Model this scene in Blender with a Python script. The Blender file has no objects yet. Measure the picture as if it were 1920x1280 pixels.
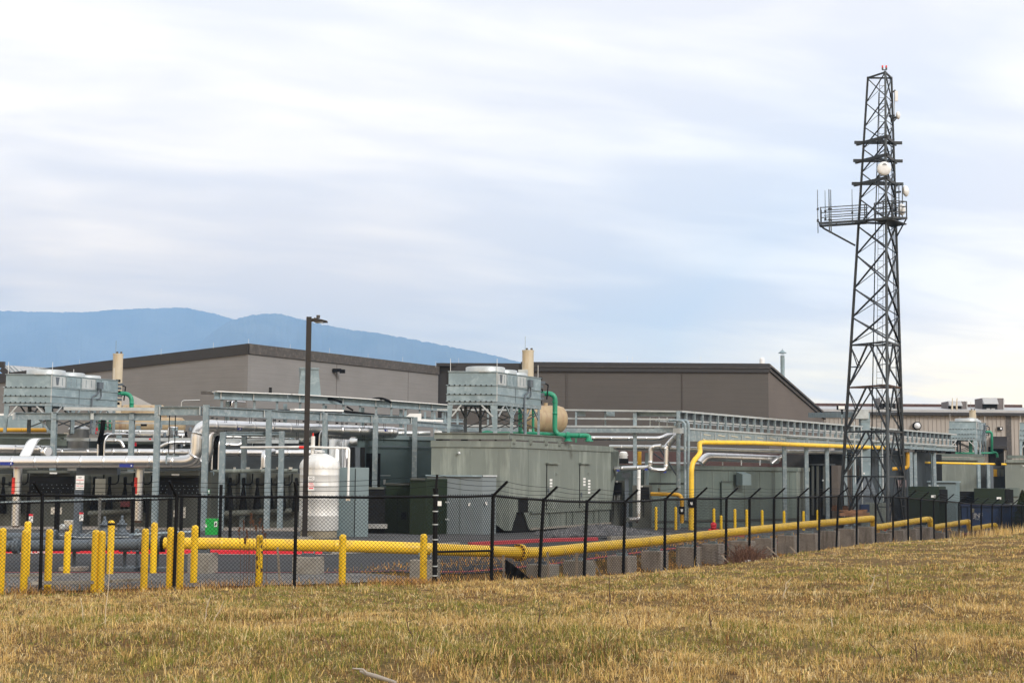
import bpy, math, random
import numpy as np
from mathutils import Vector, Matrix
R = math.radians
random.seed(7)
rng = np.random.default_rng(11)
S = bpy.context.scene
C = S.collection
# ------------------------------------------------------------------ camera
ZC = 2.75
FPX = 2667.0
PITCH = math.atan((888 - 640) / FPX)
ROLL = R(0.4)
_F = Vector((0, math.cos(PITCH), math.sin(PITCH)))
_R0 = Vector((1, 0, 0))
_U0 = Vector((0, -math.sin(PITCH), math.cos(PITCH)))
_R = _R0 * math.cos(ROLL) + _U0 * math.sin(ROLL)
_U = _U0 * math.cos(ROLL) - _R0 * math.sin(ROLL)
CAM = Vector((0, 0, ZC))
cd = bpy.data.cameras.new('camera')
cam = bpy.data.objects.new('camera', cd)
C.objects.link(cam)
m = Matrix((( _R.x, _U.x, -_F.x, 0), (_R.y, _U.y, -_F.y, 0), (_R.z, _U.z, -_F.z, ZC), (0, 0, 0, 1)))
cam.matrix_world = m
cd.sensor_width = 36.0
cd.lens = FPX / 1920 * 36
cd.clip_start = 0.1
cd.clip_end = 20000
S.camera = cam
# ------------------------------------------------------------------ view / light
S.view_settings.view_transform = 'Standard'
S.view_settings.look = 'None'
S.view_settings.gamma = 1
S.view_settings.use_curve_mapping = False
S.view_settings.exposure = 0.55
SUN_EL, SUN_AZ = R(31), R(138)          # azimuth clockwise from +Y (view direction)
sd = bpy.data.lights.new('sun', 'SUN')
sd.energy = 1.5
sd.angle = R(10)
sd.color = (1.0, 0.985, 0.955)
so = bpy.data.objects.new('sun', sd)
C.objects.link(so)
_sdir = Vector((math.sin(SUN_AZ) * math.cos(SUN_EL), math.cos(SUN_AZ) * math.cos(SUN_EL), math.sin(SUN_EL)))
so.rotation_euler = _sdir.to_track_quat('Z', 'Y').to_euler()
so.location = (60, -40, 60)
S.cycles.volume_bounces = 2
W_ = bpy.data.worlds.new("World")
S.world = W_
W_.use_nodes = True


class NT:
    """tiny node-tree helper"""
    def __init__(s, tree):
        s.t = tree
        s.n = tree.nodes
        s.l = tree.links

    def new(s, typ, **kw):
        nd = s.n.new(typ)
        for k, v in kw.items():
            setattr(nd, k, v)
        return nd

    def put(s, sock, v):
        if isinstance(v, bpy.types.NodeSocket):
            s.l.new(v, sock)
        else:
            sock.default_value = v

    def math(s, op, a, b=0.0, c=0.0, clamp=False):
        nd = s.new('ShaderNodeMath', operation=op, use_clamp=clamp)
        for i, v in enumerate((a, b, c)):
            s.put(nd.inputs[i], v)
        return nd.outputs[0]

    def noise(s, vec, scale, detail=3.0, rough=0.5, dist=0.0):
        nd = s.new('ShaderNodeTexNoise')
        if vec is not None:
            s.l.new(vec, nd.inputs['Vector'])
        nd.inputs['Scale'].default_value = scale
        nd.inputs['Detail'].default_value = detail
        nd.inputs['Roughness'].default_value = rough
        nd.inputs['Distortion'].default_value = dist
        return nd.outputs['Fac']

    def ramp(s, fac, stops, interp='LINEAR'):
        nd = s.new('ShaderNodeValToRGB')
        nd.color_ramp.interpolation = interp
        els = nd.color_ramp.elements
        while len(els) < len(stops):
            els.new(0.5)
        for e, (p, c) in zip(els, stops):
            e.position = p
            e.color = (c[0], c[1], c[2], 1) if hasattr(c, '__len__') else (c, c, c, 1)
        s.l.new(fac, nd.inputs[0])
        return nd.outputs[0]

    def mix(s, fac, a, b, mode='MIX'):
        nd = s.new('ShaderNodeMix', data_type='RGBA', blend_type=mode)
        s.put(nd.inputs[0], fac)
        for i, v in ((6, a), (7, b)):
            if isinstance(v, bpy.types.NodeSocket):
                s.l.new(v, nd.inputs[i])
            else:
                nd.inputs[i].default_value = (v[0], v[1], v[2], 1)
        return nd.outputs[2]


def build_world():
    t = NT(W_.node_tree)
    bg = t.n['Background']
    sky = t.new('ShaderNodeTexSky', sky_type='NISHITA', sun_disc=False)
    sky.sun_elevation = SUN_EL
    sky.sun_rotation = SUN_AZ
    sky.dust_density = 2.0
    tc = t.new('ShaderNodeTexCoord')
    sep = t.new('ShaderNodeSeparateXYZ')
    t.l.new(tc.outputs['Generated'], sep.inputs[0])
    x, y, z = sep.outputs
    zz = t.math('MAXIMUM', z, 0.0)
    den = t.math('ADD', zz, 0.16)
    px = t.math('DIVIDE', x, den)
    py = t.math('DIVIDE', y, den)
    # long streaks lying across the view and slightly tilted
    a = t.math('ADD', t.math('MULTIPLY', px, 0.55), t.math('MULTIPLY', py, 0.22))
    b = t.math('SUBTRACT', t.math('MULTIPLY', py, 1.25), t.math('MULTIPLY', px, 0.42))
    cv = t.new('ShaderNodeCombineXYZ')
    t.put(cv.inputs[0], a)
    t.put(cv.inputs[1], b)
    n1 = t.noise(cv.outputs[0], 0.9, 5.0, 0.48, 0.5)
    n2 = t.noise(cv.outputs[0], 3.4, 4.0, 0.5, 0.3)
    n = t.math('ADD', t.math('MULTIPLY', n1, 0.62), t.math('MULTIPLY', n2, 0.38))
    k = 14.4
    # base colour of the thick cloud by height above the horizon
    bl = t.ramp(zz, [(0.0, (1.42, 1.08, 0.58)), (0.05, (1.40, 1.06, 0.56)), (0.12, (1.08, 0.84, 0.58)),
                     (0.20, (0.88, 0.78, 0.68)), (0.31, (0.82, 0.77, 0.71)), (1.0, (0.74, 0.78, 0.82))])
    br = t.ramp(zz, [(0.0, (0.90, 0.80, 0.62)), (0.05, (0.82, 0.75, 0.66)), (0.12, (0.69, 0.655, 0.655)),
                     (0.20, (0.74, 0.70, 0.69)), (0.31, (0.80, 0.74, 0.70)), (1.0, (0.74, 0.78, 0.82))])
    sd0 = t.math('MULTIPLY_ADD', x, 3.2, 0.30, clamp=True)
    base = t.mix(sd0, bl, br)
    lit = t.mix(1.0, base, (1.22, 1.175, 1.10), 'MULTIPLY')
    warmc = t.mix(1.0, base, (1.38, 1.17, 0.72), 'MULTIPLY')
    base = t.mix(1.0, base, (0.905, 0.89, 0.92), 'MULTIPLY')
    f = t.ramp(n, [(0.44, 0.0), (0.51, 0.45), (0.58, 1.0)])
    # the cloud opens towards the low right: warm band; towards the left it stays pale blue
    side = t.math('MULTIPLY_ADD', x, 4.0, 0.15, clamp=True)
    low = t.math('SUBTRACT', 1.0, t.math('DIVIDE', zz, 0.12), clamp=True)
    warm = t.math('MULTIPLY', side, low, clamp=True)
    wf = t.math('MULTIPLY', warm, t.math('MULTIPLY_ADD', n, 7.0, -2.6, clamp=True), clamp=True)
    left = t.math('MULTIPLY_ADD', x, -3.0, 0.25, clamp=True)
    hi = t.math('MULTIPLY_ADD', zz, 6.0, -0.9, clamp=True)
    f3 = t.math('ADD', f, t.math('MULTIPLY', t.math('MULTIPLY', left, hi), 0.12), clamp=True)
    col = t.mix(f3, base, lit)
    col = t.mix(wf, col, warmc)
    tgt = t.mix(1.0, col, (k, k, k), 'MULTIPLY')
    out = t.mix(0.93, sky.outputs[0], tgt)
    t.l.new(out, bg.inputs['Color'])
    bg.inputs['Strength'].default_value = 0.083


build_world()


# ------------------------------------------------------------------ picture <-> place
def ray(u, v):
    return _F + _R * ((u - 960) / FPX) + _U * ((640 - v) / FPX)


def Wp(u, v, D):
    """place at depth D (metres along +Y) seen at photo pixel (u, v)"""
    d = ray(u, v)
    return CAM + d * (D / d.y)


def G(u, D, z):
    """place in photo column u at depth D and height z"""
    k = (u - 960) / FPX
    # (p.R) - k (p.F) = 0 with p = (x, D, z-ZC)
    a = _R - _F * k
    x = -(a.y * D + a.z * (z - ZC)) / a.x
    return Vector((x, D, z))


def Zv(v, u, D):
    return Wp(u, v, D).z


def dvec(deg):
    return Vector((math.cos(R(deg)), math.sin(R(deg)), 0))


# ------------------------------------------------------------------ ground shape
FC = Vector((-1.79, 34.0, 0))            # fence corner
FD = dvec(58.7)                          # run of the right-hand fence
FN = Vector((FD.y, -FD.x, 0))            # its outward normal


def fence_ts(x, y):
    """t along right fence, s = distance outside (+) or inside (-) of the fence line"""
    x = np.asarray(x, float)
    y = np.asarray(y, float)
    rx, ry = x - FC.x, y - FC.y
    t = rx * FD.x + ry * FD.y
    s1 = rx * FN.x + ry * FN.y
    s2 = FC.y + rx * 0.026 - y
    s = np.maximum(s1, s2)
    return t, s


ZE_T = [-60, -5.5, -2.8, 0, 7, 12, 19, 24, 34, 44, 50, 66, 90]
ZE = [-0.20, -0.17, 0.03, 0.16, -0.08, -0.2, -0.24, -0.16, -0.16, -0.39, -0.43, -0.72, -1.2]
ZP_T = [-80, 0, 20, 44, 60, 85, 120]
ZP = [0.08, 0.10, 0.12, -0.2, -0.5, -0.8, -0.9]


PITS = [(G(u_, D_, .7).x, D_, r_, d_) for u_, D_, r_, d_ in ((240, 20.8, .34, .13), (470, 19.9, .34, .10), (560, 19.8, .5, .15), (655, 19.6, .42, .13), (975, 13.6, .42, .10), (930, 18.8, .3, .09), (1550, 28, .7, .1), (60, 20.5, .5, .09))]


def hz(x, y, bump=True):
    x = np.asarray(x, float)
    y = np.asarray(y, float)
    t, s = fence_ts(x, y)
    ze = np.interp(t, ZE_T, ZE)
    zp = np.interp(t, ZP_T, ZP)
    k = np.clip((s - 0.4) / 17.0, 0, 1)
    out = ze + (0.93 - ze) * k
    if bump:
        w = np.clip((s - 0.4) / 3, 0, 1)
        for px_, py_, pr_, pd_ in PITS:
            out = out - pd_ * np.exp(-((x - px_) / (pr_ * 1.5)) ** 2 - ((y - py_) / pr_) ** 2)
        out = out + w * (0.045 * np.sin(x * 1.3 + 0.7 * y) * np.sin(y * 0.9 - 0.4 * x) + 0.03 * np.sin(2.9 * x + 1.1 * y + 1) + 0.05 * np.sin(0.5 * y + 0.3 * x))
    ki = np.clip((-s) / 3.0, 0, 1)
    ki = ki * ki * (3 - 2 * ki)
    inn = (ze - 0.06) * (1 - ki) + zp * ki
    dip = np.interp(t, [0.5, 4, 12, 50, 75], [0, .25, .5, .52, .4]) * np.clip(-s / .7, 0, 1) * np.clip((s + 3.5) / 1.1, 0, 1)
    inn = inn - dip
    edge = np.clip((0.4 - s) / 0.5, 0, 1)
    z = np.where(s > 0.4, out, ze * (1 - edge) + inn * edge)
    far = np.clip((np.hypot(x, y) - 180) / 300, 0, 1)
    return z * (1 - far) + (-1.0) * far


def hz1(x, y):
    return float(hz(x, y))


# ------------------------------------------------------------------ mesh builder
class MB:
    def __init__(s):
        s.v = []
        s.f = []
        s.sm = []

    def add(s, vs, fs, smooth=False):
        o = len(s.v)
        s.v += [tuple(p) for p in vs]
        s.f += [tuple(i + o for i in f) for f in fs]
        s.sm += [smooth] * len(fs)
        return s

    def box(s, c, sx, sy, sz, ax=None):
        """centre c, half sizes; ax = (X, Y, Z) unit axes"""
        X, Y, Z = ax or (Vector((1, 0, 0)), Vector((0, 1, 0)), Vector((0, 0, 1)))
        c = Vector(c)
        vs = [c + X * (i * sx) + Y * (j * sy) + Z * (k * sz) for i in (-1, 1) for j in (-1, 1) for k in (-1, 1)]
        return s.add(vs, [(0, 1, 3, 2), (4, 6, 7, 5), (0, 4, 5, 1), (2, 3, 7, 6), (0, 2, 6, 4), (1, 5, 7, 3)])

    def prism(s, poly, z0, z1):
        """plan polygon (counter-clockwise) from z0 to z1 (numbers or lists)"""
        n = len(poly)
        a = z0 if hasattr(z0, '__len__') else [z0] * n
        b = z1 if hasattr(z1, '__len__') else [z1] * n
        vs = [(p[0], p[1], a[i]) for i, p in enumerate(poly)] + [(p[0], p[1], b[i]) for i, p in enumerate(poly)]
        fs = [tuple(range(n - 1, -1, -1)), tuple(range(n, 2 * n))] + [(i, (i + 1) % n, n + (i + 1) % n, n + i) for i in range(n)]
        return s.add(vs, fs)

    def hull6(s, a, b):
        """two quads joined: a and b are lists of 4 points in the same turn"""
        vs = list(a) + list(b)
        return s.add(vs, [(3, 2, 1, 0), (4, 5, 6, 7)] + [(i, (i + 1) % 4, 4 + (i + 1) % 4, 4 + i) for i in range(4)])

    def bar(s, p, q, w, h, up=(0, 0, 1)):
        p, q = Vector(p), Vector(q)
        d = (q - p).normalized()
        u = Vector(up)
        if abs(d.dot(u)) > 0.95:
            u = Vector((0, 1, 0)) if abs(d.y) < .9 else Vector((1, 0, 0))
        x = d.cross(u).normalized()
        y = x.cross(d).normalized()
        return s.box((p + q) / 2, w / 2, h / 2, (q - p).length / 2, (x, y, d))

    def ibeam(s, p, q, w, h, tf=0.03, tw=0.03, up=(0, 0, 1)):
        p, q = Vector(p), Vector(q)
        d = (q - p).normalized()
        u = Vector(up)
        if abs(d.dot(u)) > 0.95:
            u = Vector((0, 1, 0))
        x = d.cross(u).normalized()
        y = x.cross(d).normalized()
        W2, H2, T = w / 2, h / 2, tw / 2
        pr = [(-W2, -H2), (W2, -H2), (W2, -H2 + tf), (T, -H2 + tf), (T, H2 - tf), (W2, H2 - tf), (W2, H2), (-W2, H2), (-W2, H2 - tf), (-T, H2 - tf), (-T, -H2 + tf), (-W2, -H2 + tf)]
        n = 12
        vs = [p + x * a + y * b for a, b in pr] + [q + x * a + y * b for a, b in pr]
        fs = [(i, (i + 1) % n, n + (i + 1) % n, n + i) for i in range(n)]
        for o in (0, n):
            fs += [(o, o + 1, o + 2, o + 11), (o + 11, o + 2, o + 3, o + 10), (o + 10, o + 3, o + 4, o + 9), (o + 9, o + 4, o + 5, o + 8), (o + 8, o + 5, o + 6, o + 7)]
        return s.add(vs, fs)

    def tube(s, pts, r, seg=12, caps=True, band=0.0, bulge=0.012, dome=False):
        pts = [Vector(p) for p in pts]
        rr = r if hasattr(r, '__len__') else [r] * len(pts)
        if band:
            P, Q = [pts[0]], [rr[0]]
            acc = band * 0.5
            for a, b, ra in zip(pts, pts[1:], rr):
                L = (b - a).length
                d = (b - a) / L if L else Vector((0, 0, 0))
                pos = band - acc
                while pos < L - 0.03:
                    for o, k in ((-.09, 0), (-.022, 0), (-.02, bulge * .5), (.02, bulge * .5), (.022, 0), (.09, 0)):
                        if 0 < pos + o < L:
                            P.append(a + d * (pos + o))
                            Q.append(ra + k)
                    pos += band
                acc = L - (pos - band)
                P.append(b)
                Q.append(ra)
            pts, rr = P, Q
        n = len(pts)
        tans = []
        for i in range(n):
            a = pts[i] - pts[i - 1] if i else pts[1] - pts[0]
            b = pts[i + 1] - pts[i] if i < n - 1 else a
            tt = a.normalized() + b.normalized()
            tans.append(tt.normalized() if tt.length > 1e-6 else a.normalized())
        t0 = tans[0]
        u = Vector((0, 0, 1)) if abs(t0.z) < .9 else Vector((0, 1, 0))
        x = t0.cross(u).normalized()
        vs, fs = [], []
        for i in range(n):
            x = (x - tans[i] * x.dot(tans[i])).normalized()
            y = tans[i].cross(x)
            for k in range(seg):
                an = 2 * math.pi * k / seg
                vs.append(pts[i] + (x * math.cos(an) + y * math.sin(an)) * rr[i])
        for i in range(n - 1):
            for k in range(seg):
                k2 = (k + 1) % seg
                fs.append((i * seg + k, i * seg + k2, (i + 1) * seg + k2, (i + 1) * seg + k))
        s.add(vs, fs, True)
        if caps:
            s.add(vs[:seg], [tuple(range(seg - 1, -1, -1))])
            s.add(vs[-seg:], [tuple(range(seg))])
        return s

    def lathe(s, prof, c, seg=20, axis=(0, 0, 1)):
        """prof: list of (radius, height) along axis from c"""
        A = Vector(axis).normalized()
        u = Vector((1, 0, 0)) if abs(A.x) < .9 else Vector((0, 1, 0))
        x = (u - A * u.dot(A)).normalized()
        y = A.cross(x)
        c = Vector(c)
        vs, fs = [], []
        for r_, h in prof:
            for k in range(seg):
                an = 2 * math.pi * k / seg
                vs.append(c + A * h + (x * math.cos(an) + y * math.sin(an)) * max(r_, 1e-4))
        for i in range(len(prof) - 1):
            for k in range(seg):
                k2 = (k + 1) % seg
                fs.append((i * seg + k, i * seg + k2, (i + 1) * seg + k2, (i + 1) * seg + k))
        s.add(vs, fs, True)
        s.add(vs[:seg], [tuple(range(seg - 1, -1, -1))])
        s.add(vs[-seg:], [tuple(range(seg))])
        return s

    def quad(s, a, b, c, d):
        return s.add([a, b, c, d], [(0, 1, 2, 3)])

    def mesh(s, name, org=(0, 0, 0)):
        me = bpy.data.meshes.new(name)
        ox, oy, oz = org
        me.from_pydata([(a - ox, b - oy, c - oz) for a, b, c in s.v], [], s.f)
        me.polygons.foreach_set('use_smooth', s.sm)
        me.update()
        return me

    def build(s, name, mat, parent=None, bevel=0.0):
        org = ROOT.get(parent.name, (0, 0, 0)) if parent else (0, 0, 0)
        me = s.mesh(name, org)
        me.materials.append(mat)
        o = bpy.data.objects.new(name, me)
        C.objects.link(o)
        if parent:
            o.parent = parent
            ROOT[o.name] = org
        if bevel:
            b = o.modifiers.new('bevel', 'BEVEL')
            b.width = bevel
            b.segments = 2
            b.limit_method = 'ANGLE'
        return o


ROOT = {}


def tag(o, label, cat, group=None, kind=None):
    if label:
        o['label'] = label
    if cat:
        o['category'] = cat
    if group:
        o['group'] = group
    if kind:
        o['kind'] = kind
    return o


def thing(name, label, cat, loc=(0, 0, 0), group=None):
    o = bpy.data.objects.new(name, None)
    o.empty_display_size = 0.3
    C.objects.link(o)
    o.location = loc
    ROOT[o.name] = tuple(loc)
    return tag(o, label, cat, group)


def copy_tree(o, delta, label=None, group=None):
    """copy a thing with its parts and sub-parts, moved by delta"""
    c = o.copy()
    C.objects.link(c)
    c.location = Vector(o.location) + Vector(delta)
    if label:
        c['label'] = label
    if group:
        c['group'] = group
    for ch in list(o.children):
        k = ch.copy()
        C.objects.link(k)
        k.parent = c
        for g in list(ch.children):
            h = g.copy()
            C.objects.link(h)
            h.parent = k
    return c


def bend(pts, rad, n=6):
    """round the corners of a polyline"""
    pts = [Vector(p) for p in pts]
    out = [pts[0]]
    for i in range(1, len(pts) - 1):
        a, b, c = pts[i - 1], pts[i], pts[i + 1]
        d1, d2 = (a - b), (c - b)
        rr = min(rad, d1.length * .49, d2.length * .49)
        p, q = b + d1.normalized() * rr, b + d2.normalized() * rr
        for k in range(n + 1):
            tt = k / n
            out.append(p * (1 - tt) ** 2 + b * (2 * tt * (1 - tt)) + q * tt ** 2)
    out.append(pts[-1])
    return out


def beam(parent, name, p, q, w, h, mat, up=(0, 0, 1)):
    return MB().ibeam(p, q, w, h, up=up).build(name, mat, parent)


def rod(parent, name, p, q, w, h, mat, up=(0, 0, 1)):
    return MB().bar(p, q, w, h, up).build(name, mat, parent)


def pipe(parent, name, pts, r, mat, rad=0.5, seg=14, band=0.0, n=6):
    return MB().tube(bend(pts, rad, n) if len(pts) > 2 else pts, r, seg, True, band).build(name, mat, parent)


def foot(u0, u1, D, depth, ang, D1=None):
    """plan polygon (ccw) of a block whose front runs from column u0 to u1 at depth D and whose sides run back at ang"""
    a = G(u0, D, 0.5)
    b = G(u1, D1 or D, 0.5)
    d = dvec(ang) * depth
    return [a, b, b + d, a + d]


def txt(parent, name, body, loc, size, mat, rz=0.0, ext=0.002):
    cu = bpy.data.curves.new(name, 'FONT')
    cu.body = body
    cu.size = size
    cu.align_x = 'CENTER'
    cu.align_y = 'CENTER'
    cu.extrude = ext
    cu.space_line = 0.9
    cu.materials.append(mat)
    tmp = bpy.data.objects.new(name, cu)
    me = bpy.data.meshes.new_from_object(tmp)
    bpy.data.objects.remove(tmp)
    o = bpy.data.objects.new(name, me)
    C.objects.link(o)
    org = ROOT.get(parent.name, (0, 0, 0)) if parent else (0, 0, 0)
    o.parent = parent
    o.location = Vector(loc) - Vector(org)
    o.rotation_euler = (R(90), 0, rz)
    return o


# ------------------------------------------------------------------ materials
KALB = .78
BRIGHT = ('yellow_sleeve', 'yellow_pipe_paint', 'red_kerb_paint', 'white_paint', 'white_tank_cladding', 'white_dish', 'bright_green_plastic', 'red_plastic')


def mat(name, col, rough=0.55, metal=0.0, var=0.12, scale=3.0, bump=0.0, bscale=30.0, dirt=None, dirt_amt=0.0, streak=False, spec=0.5, course=0):
    mt = bpy.data.materials.new(name)
    mt.use_nodes = True
    t = NT(mt.node_tree)
    b = t.n['Principled BSDF']
    b.inputs['Roughness'].default_value = rough
    b.inputs['Metallic'].default_value = metal
    b.inputs['Specular IOR Level'].default_value = spec
    col = tuple(c * KALB for c in col) if metal < .5 and name not in BRIGHT else col
    tc = t.new('ShaderNodeTexCoord')
    oi = t.new('ShaderNodeObjectInfo')
    vec = tc.outputs['Object']
    add = t.new('ShaderNodeVectorMath', operation='ADD')
    t.l.new(vec, add.inputs[0])
    cmb = t.new('ShaderNodeCombineXYZ')
    t.put(cmb.inputs[0], t.math('MULTIPLY', oi.outputs['Random'], 37.0))
    t.put(cmb.inputs[1], t.math('MULTIPLY', oi.outputs['Random'], 91.0))
    t.l.new(cmb.outputs[0], add.inputs[1])
    vec = add.outputs[0]
    n = t.noise(vec, scale, 5.0, 0.6)
    lo = tuple(max(0, c * (1 - var)) for c in col)
    hi = tuple(min(1, c * (1 + var)) for c in col)
    c = t.ramp(n, [(0.3, lo), (0.7, hi)])
    if dirt:
        v2 = vec
        if streak:
            mp = t.new('ShaderNodeMapping')
            mp.inputs['Scale'].default_value = (1, 1, 0.12)
            t.l.new(vec, mp.inputs['Vector'])
            v2 = mp.outputs[0]
        d = t.noise(v2, scale * 2.3, 6.0, 0.65, 0.3)
        df = t.ramp(d, [(0.5, 0.0), (0.68, dirt_amt)])
        c = t.mix(df, c, dirt)
    if course:
        sp = t.new('ShaderNodeSeparateXYZ')
        t.l.new(tc.outputs['Object'], sp.inputs[0])
        mp = t.new('ShaderNodeMapping')
        mp.inputs['Scale'].default_value = (.25, .25, 5.0)
        t.l.new(vec, mp.inputs['Vector'])
        hn = t.noise(mp.outputs[0], 1.6, 4.0, .6)
        ln_ = t.math('PINGPONG', t.math('DIVIDE', sp.outputs[2], course), .5)
        gap = t.ramp(ln_, [(0.0, .93), (0.10, 1.0)])
        c = t.mix(1.0, c, gap, 'MULTIPLY')
        c = t.mix(1.0, c, t.ramp(hn, [(.3, .94), (.7, 1.05)]), 'MULTIPLY')
    t.l.new(c, b.inputs['Base Color'])
    if bump:
        bn = t.new('ShaderNodeBump')
        bn.inputs['Strength'].default_value = bump
        bn.inputs['Distance'].default_value = 0.02
        t.l.new(t.noise(vec, bscale, 4.0, 0.6), bn.inputs['Height'])
        t.l.new(bn.outputs[0], b.inputs['Normal'])
    return mt


M = {}
M['galv'] = mat('galvanised_steel', (.27, .34, .37), .5, .2, .16, 2.2, .15, 60, (.5, .53, .53), .5)
M['galv_light'] = mat('bright_galvanised_steel', (.56, .60, .61), .42, .3, .14, 2.5, .1, 60)
M['galv_pale'] = mat('weathered_zinc_panel', (.27, .355, .39), .45, .2, .16, .9, .05, 40, (.42, .50, .53), .5)
M['clad'] = mat('aluminium_cladding', (.70, .69, .68), .33, 1.0, .05, 1.2, .08, 9)
M['clad_dull'] = mat('dull_cladding', (.62, .62, .60), .42, .9, .08, 1.5, .08, 12)
M['gen'] = mat('sage_paint', (.200, .226, .198), .5, 0, .07, .8, 0, 30, (.34, .37, .32), .5, True)
M['gen2'] = mat('grey_green_paint', (.13, .165, .145), .55, 0, .07, .8, 0, 30, (.2, .23, .2), .35, True)
M['teal'] = mat('blue_grey_paint', (.19, .25, .26), .5, 0, .08, 1.0)
M['darkcab'] = mat('charcoal_olive_paint', (.066, .071, .060), .6, 0, .15, 1.2)
M['darkcab2'] = mat('olive_grey_paint', (.115, .120, .099), .6, 0, .12, 1.2)
M['louver'] = mat('black_louver', (.010, .010, .010), .7, 0, .2, 3, spec=.2)
M['dgreen'] = mat('transformer_green', (.013, .024, .010), .6, 0, .15, 1, spec=.25)
M['black'] = mat('black_coating', (.005, .005, .006), .6, 0, .2, 4, spec=.15)
M['rubber'] = mat('black_rubber', (.007, .007, .007), .8, spec=.15)
M['bronze'] = mat('dark_bronze_paint', (.022, .016, .013), .45, .2, .15, 2)
M['yellow'] = mat('yellow_sleeve', (.90, .56, .008), .45, 0, .07, 2, 0, 30, (.42, .24, .03), .5, True)
M['ypipe'] = mat('yellow_pipe_paint', (.86, .53, .025), .42, 0, .10, 1.2, 0, 30, (.50, .33, .10), .55)
M['ypipe2'] = mat('amber_pipe_paint', (.72, .38, .02), .45, 0, .1, 1.5)
M['rust'] = mat('rusty_scuffs', (.10, .05, .03), .8)
M['greypipe'] = mat('slate_pipe_paint', (.115, .14, .165), .5, 0, .12, 2)
M['green'] = mat('green_pipe_paint', (.015, .30, .16), .4, 0, .12, 2)
M['bin'] = mat('bright_green_plastic', (.01, .33, .05), .45, 0, .08, 2)
M['white'] = mat('white_paint', (.78, .77, .74), .5, 0, .05, 2)
M['tank'] = mat('white_tank_cladding', (.74, .73, .70), .38, .25, .05, 1.5, 0, 30, (.55, .54, .5), .35, True)
M['tan'] = mat('tan_tank_paint', (.48, .36, .21), .6, 0, .1, 1.2, 0, 30, (.24, .13, .08), .75, True)
M['stack'] = mat('stained_stack', (.66, .57, .42), .6, .1, .10, 1.2, 0, 30, (.42, .28, .14), .6, True)
M['conc'] = mat('concrete', (.36, .33, .28), .85, 0, .16, 3, .4, 50, (.17, .14, .11), .55)
M['conc2'] = mat('damp_concrete', (.42, .365, .31), .85, 0, .2, 3, .4, 50, (.10, .08, .06), .6, True)
M['red'] = mat('red_kerb_paint', (.68, .02, .035), .55, 0, .12, 4)
M['pinkred'] = mat('faded_red_paint', (.52, .06, .07), .65, 0, .15, 4)
M['redlamp'] = mat('red_plastic', (.7, .03, .02), .4)
M['bluelab'] = mat('blue_label', (.015, .035, .28), .5)
M['dblue'] = mat('blue_dumpster_paint', (.008, .045, .15), .5, 0, .2, 1, 0, 30, (.06, .04, .03), .5)
M['wood'] = mat('weathered_wood', (.36, .29, .22), .85, 0, .2, 6)
M['timber'] = mat('stacked_timber', (.42, .22, .12), .8, 0, .2, 4)
M['brownwall'] = mat('brown_wall_panel', (.100, .087, .077), .7, 0, .07, .35, .1, 8, course=.4)
M['greywall'] = mat('grey_wall_panel', (.26, .247, .237), .75, 0, .06, .4, .15, 8, course=.4)
M['fascia'] = mat('dark_fascia', (.024, .022, .024), .5, 0, .15, .6)
M['fascia2'] = mat('weathered_fascia', (.075, .066, .060), .6, 0, .3, 1.6, 0, 30, (.2, .17, .14), .4)
M['siding'] = mat('tan_siding', (.46, .41, .36), .6, 0, .05, .6)
M['roofm'] = mat('pale_metal_roof', (.5, .5, .5), .45, .2, .08, .8)
M['redbrown'] = mat('red_brown_wall', (.09, .045, .038), .8, 0, .2, 2)
M['dish'] = mat('white_dish', (.72, .73, .74), .45)
M['tower'] = mat('dark_galvanised_lattice', (.034, .040, .046), .5, .3, .2, 3)
M['towerlight'] = mat('pale_lattice_leg', (.075, .088, .098), .5, .3, .15, 3)
M['cream'] = mat('cream_panel', (.68, .63, .48), .6)
# ------------------------------------------------------------------ ground sheets
def grid_mesh(xs, ys, zf, name):
    X, Y = np.meshgrid(xs, ys)
    Z = zf(X, Y)
    v = np.stack([X.ravel(), Y.ravel(), Z.ravel()], 1)
    nx, ny = len(xs), len(ys)
    i = np.arange(ny - 1)[:, None] * nx + np.arange(nx - 1)[None, :]
    f = np.stack([i, i + 1, i + nx + 1, i + nx], -1).reshape(-1, 4)
    me = bpy.data.meshes.new(name)
    me.from_pydata(v.tolist(), [], f.tolist())
    me.polygons.foreach_set('use_smooth', [True] * len(f))
    me.update()
    return me


def ground_mat():
    mt = bpy.data.materials.new('field_soil')
    mt.use_nodes = True
    t = NT(mt.node_tree)
    b = t.n['Principled BSDF']
    b.inputs['Roughness'].default_value = 0.95
    b.inputs['Specular IOR Level'].default_value = 0.1
    p = t.new('ShaderNodeNewGeometry').outputs['Position']
    c = t.ramp(t.noise(p, 0.9, 6, .65), [(0.3, (.11, .06, .028)), (0.5, (.20, .125, .05)), (0.7, (.15, .125, .04))])
    c2 = t.ramp(t.noise(p, 14, 4, .6), [(0.35, (.5, .5, .5)), (0.65, (1.2, 1.2, 1.2))])
    t.l.new(t.mix(1.0, c, c2, 'MULTIPLY'), b.inputs['Base Color'])
    bn = t.new('ShaderNodeBump')
    bn.inputs['Strength'].default_value = .8
    bn.inputs['Distance'].default_value = .05
    t.l.new(t.noise(p, 25, 5, .7), bn.inputs['Height'])
    t.l.new(bn.outputs[0], b.inputs['Normal'])
    return mt


def graded(a, b, fine, lo, hi, k=1.35):
    """fine spacing between a and b, growing outwards to lo / hi"""
    mid = list(np.arange(a, b + 1e-6, fine))
    r, s = [], fine
    x = b
    while x < hi:
        s *= k
        x += s
        r.append(x)
    l, s = [], fine
    x = a
    while x > lo:
        s *= k
        x -= s
        l.append(x)
    return np.array(l[::-1] + mid + r)


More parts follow.
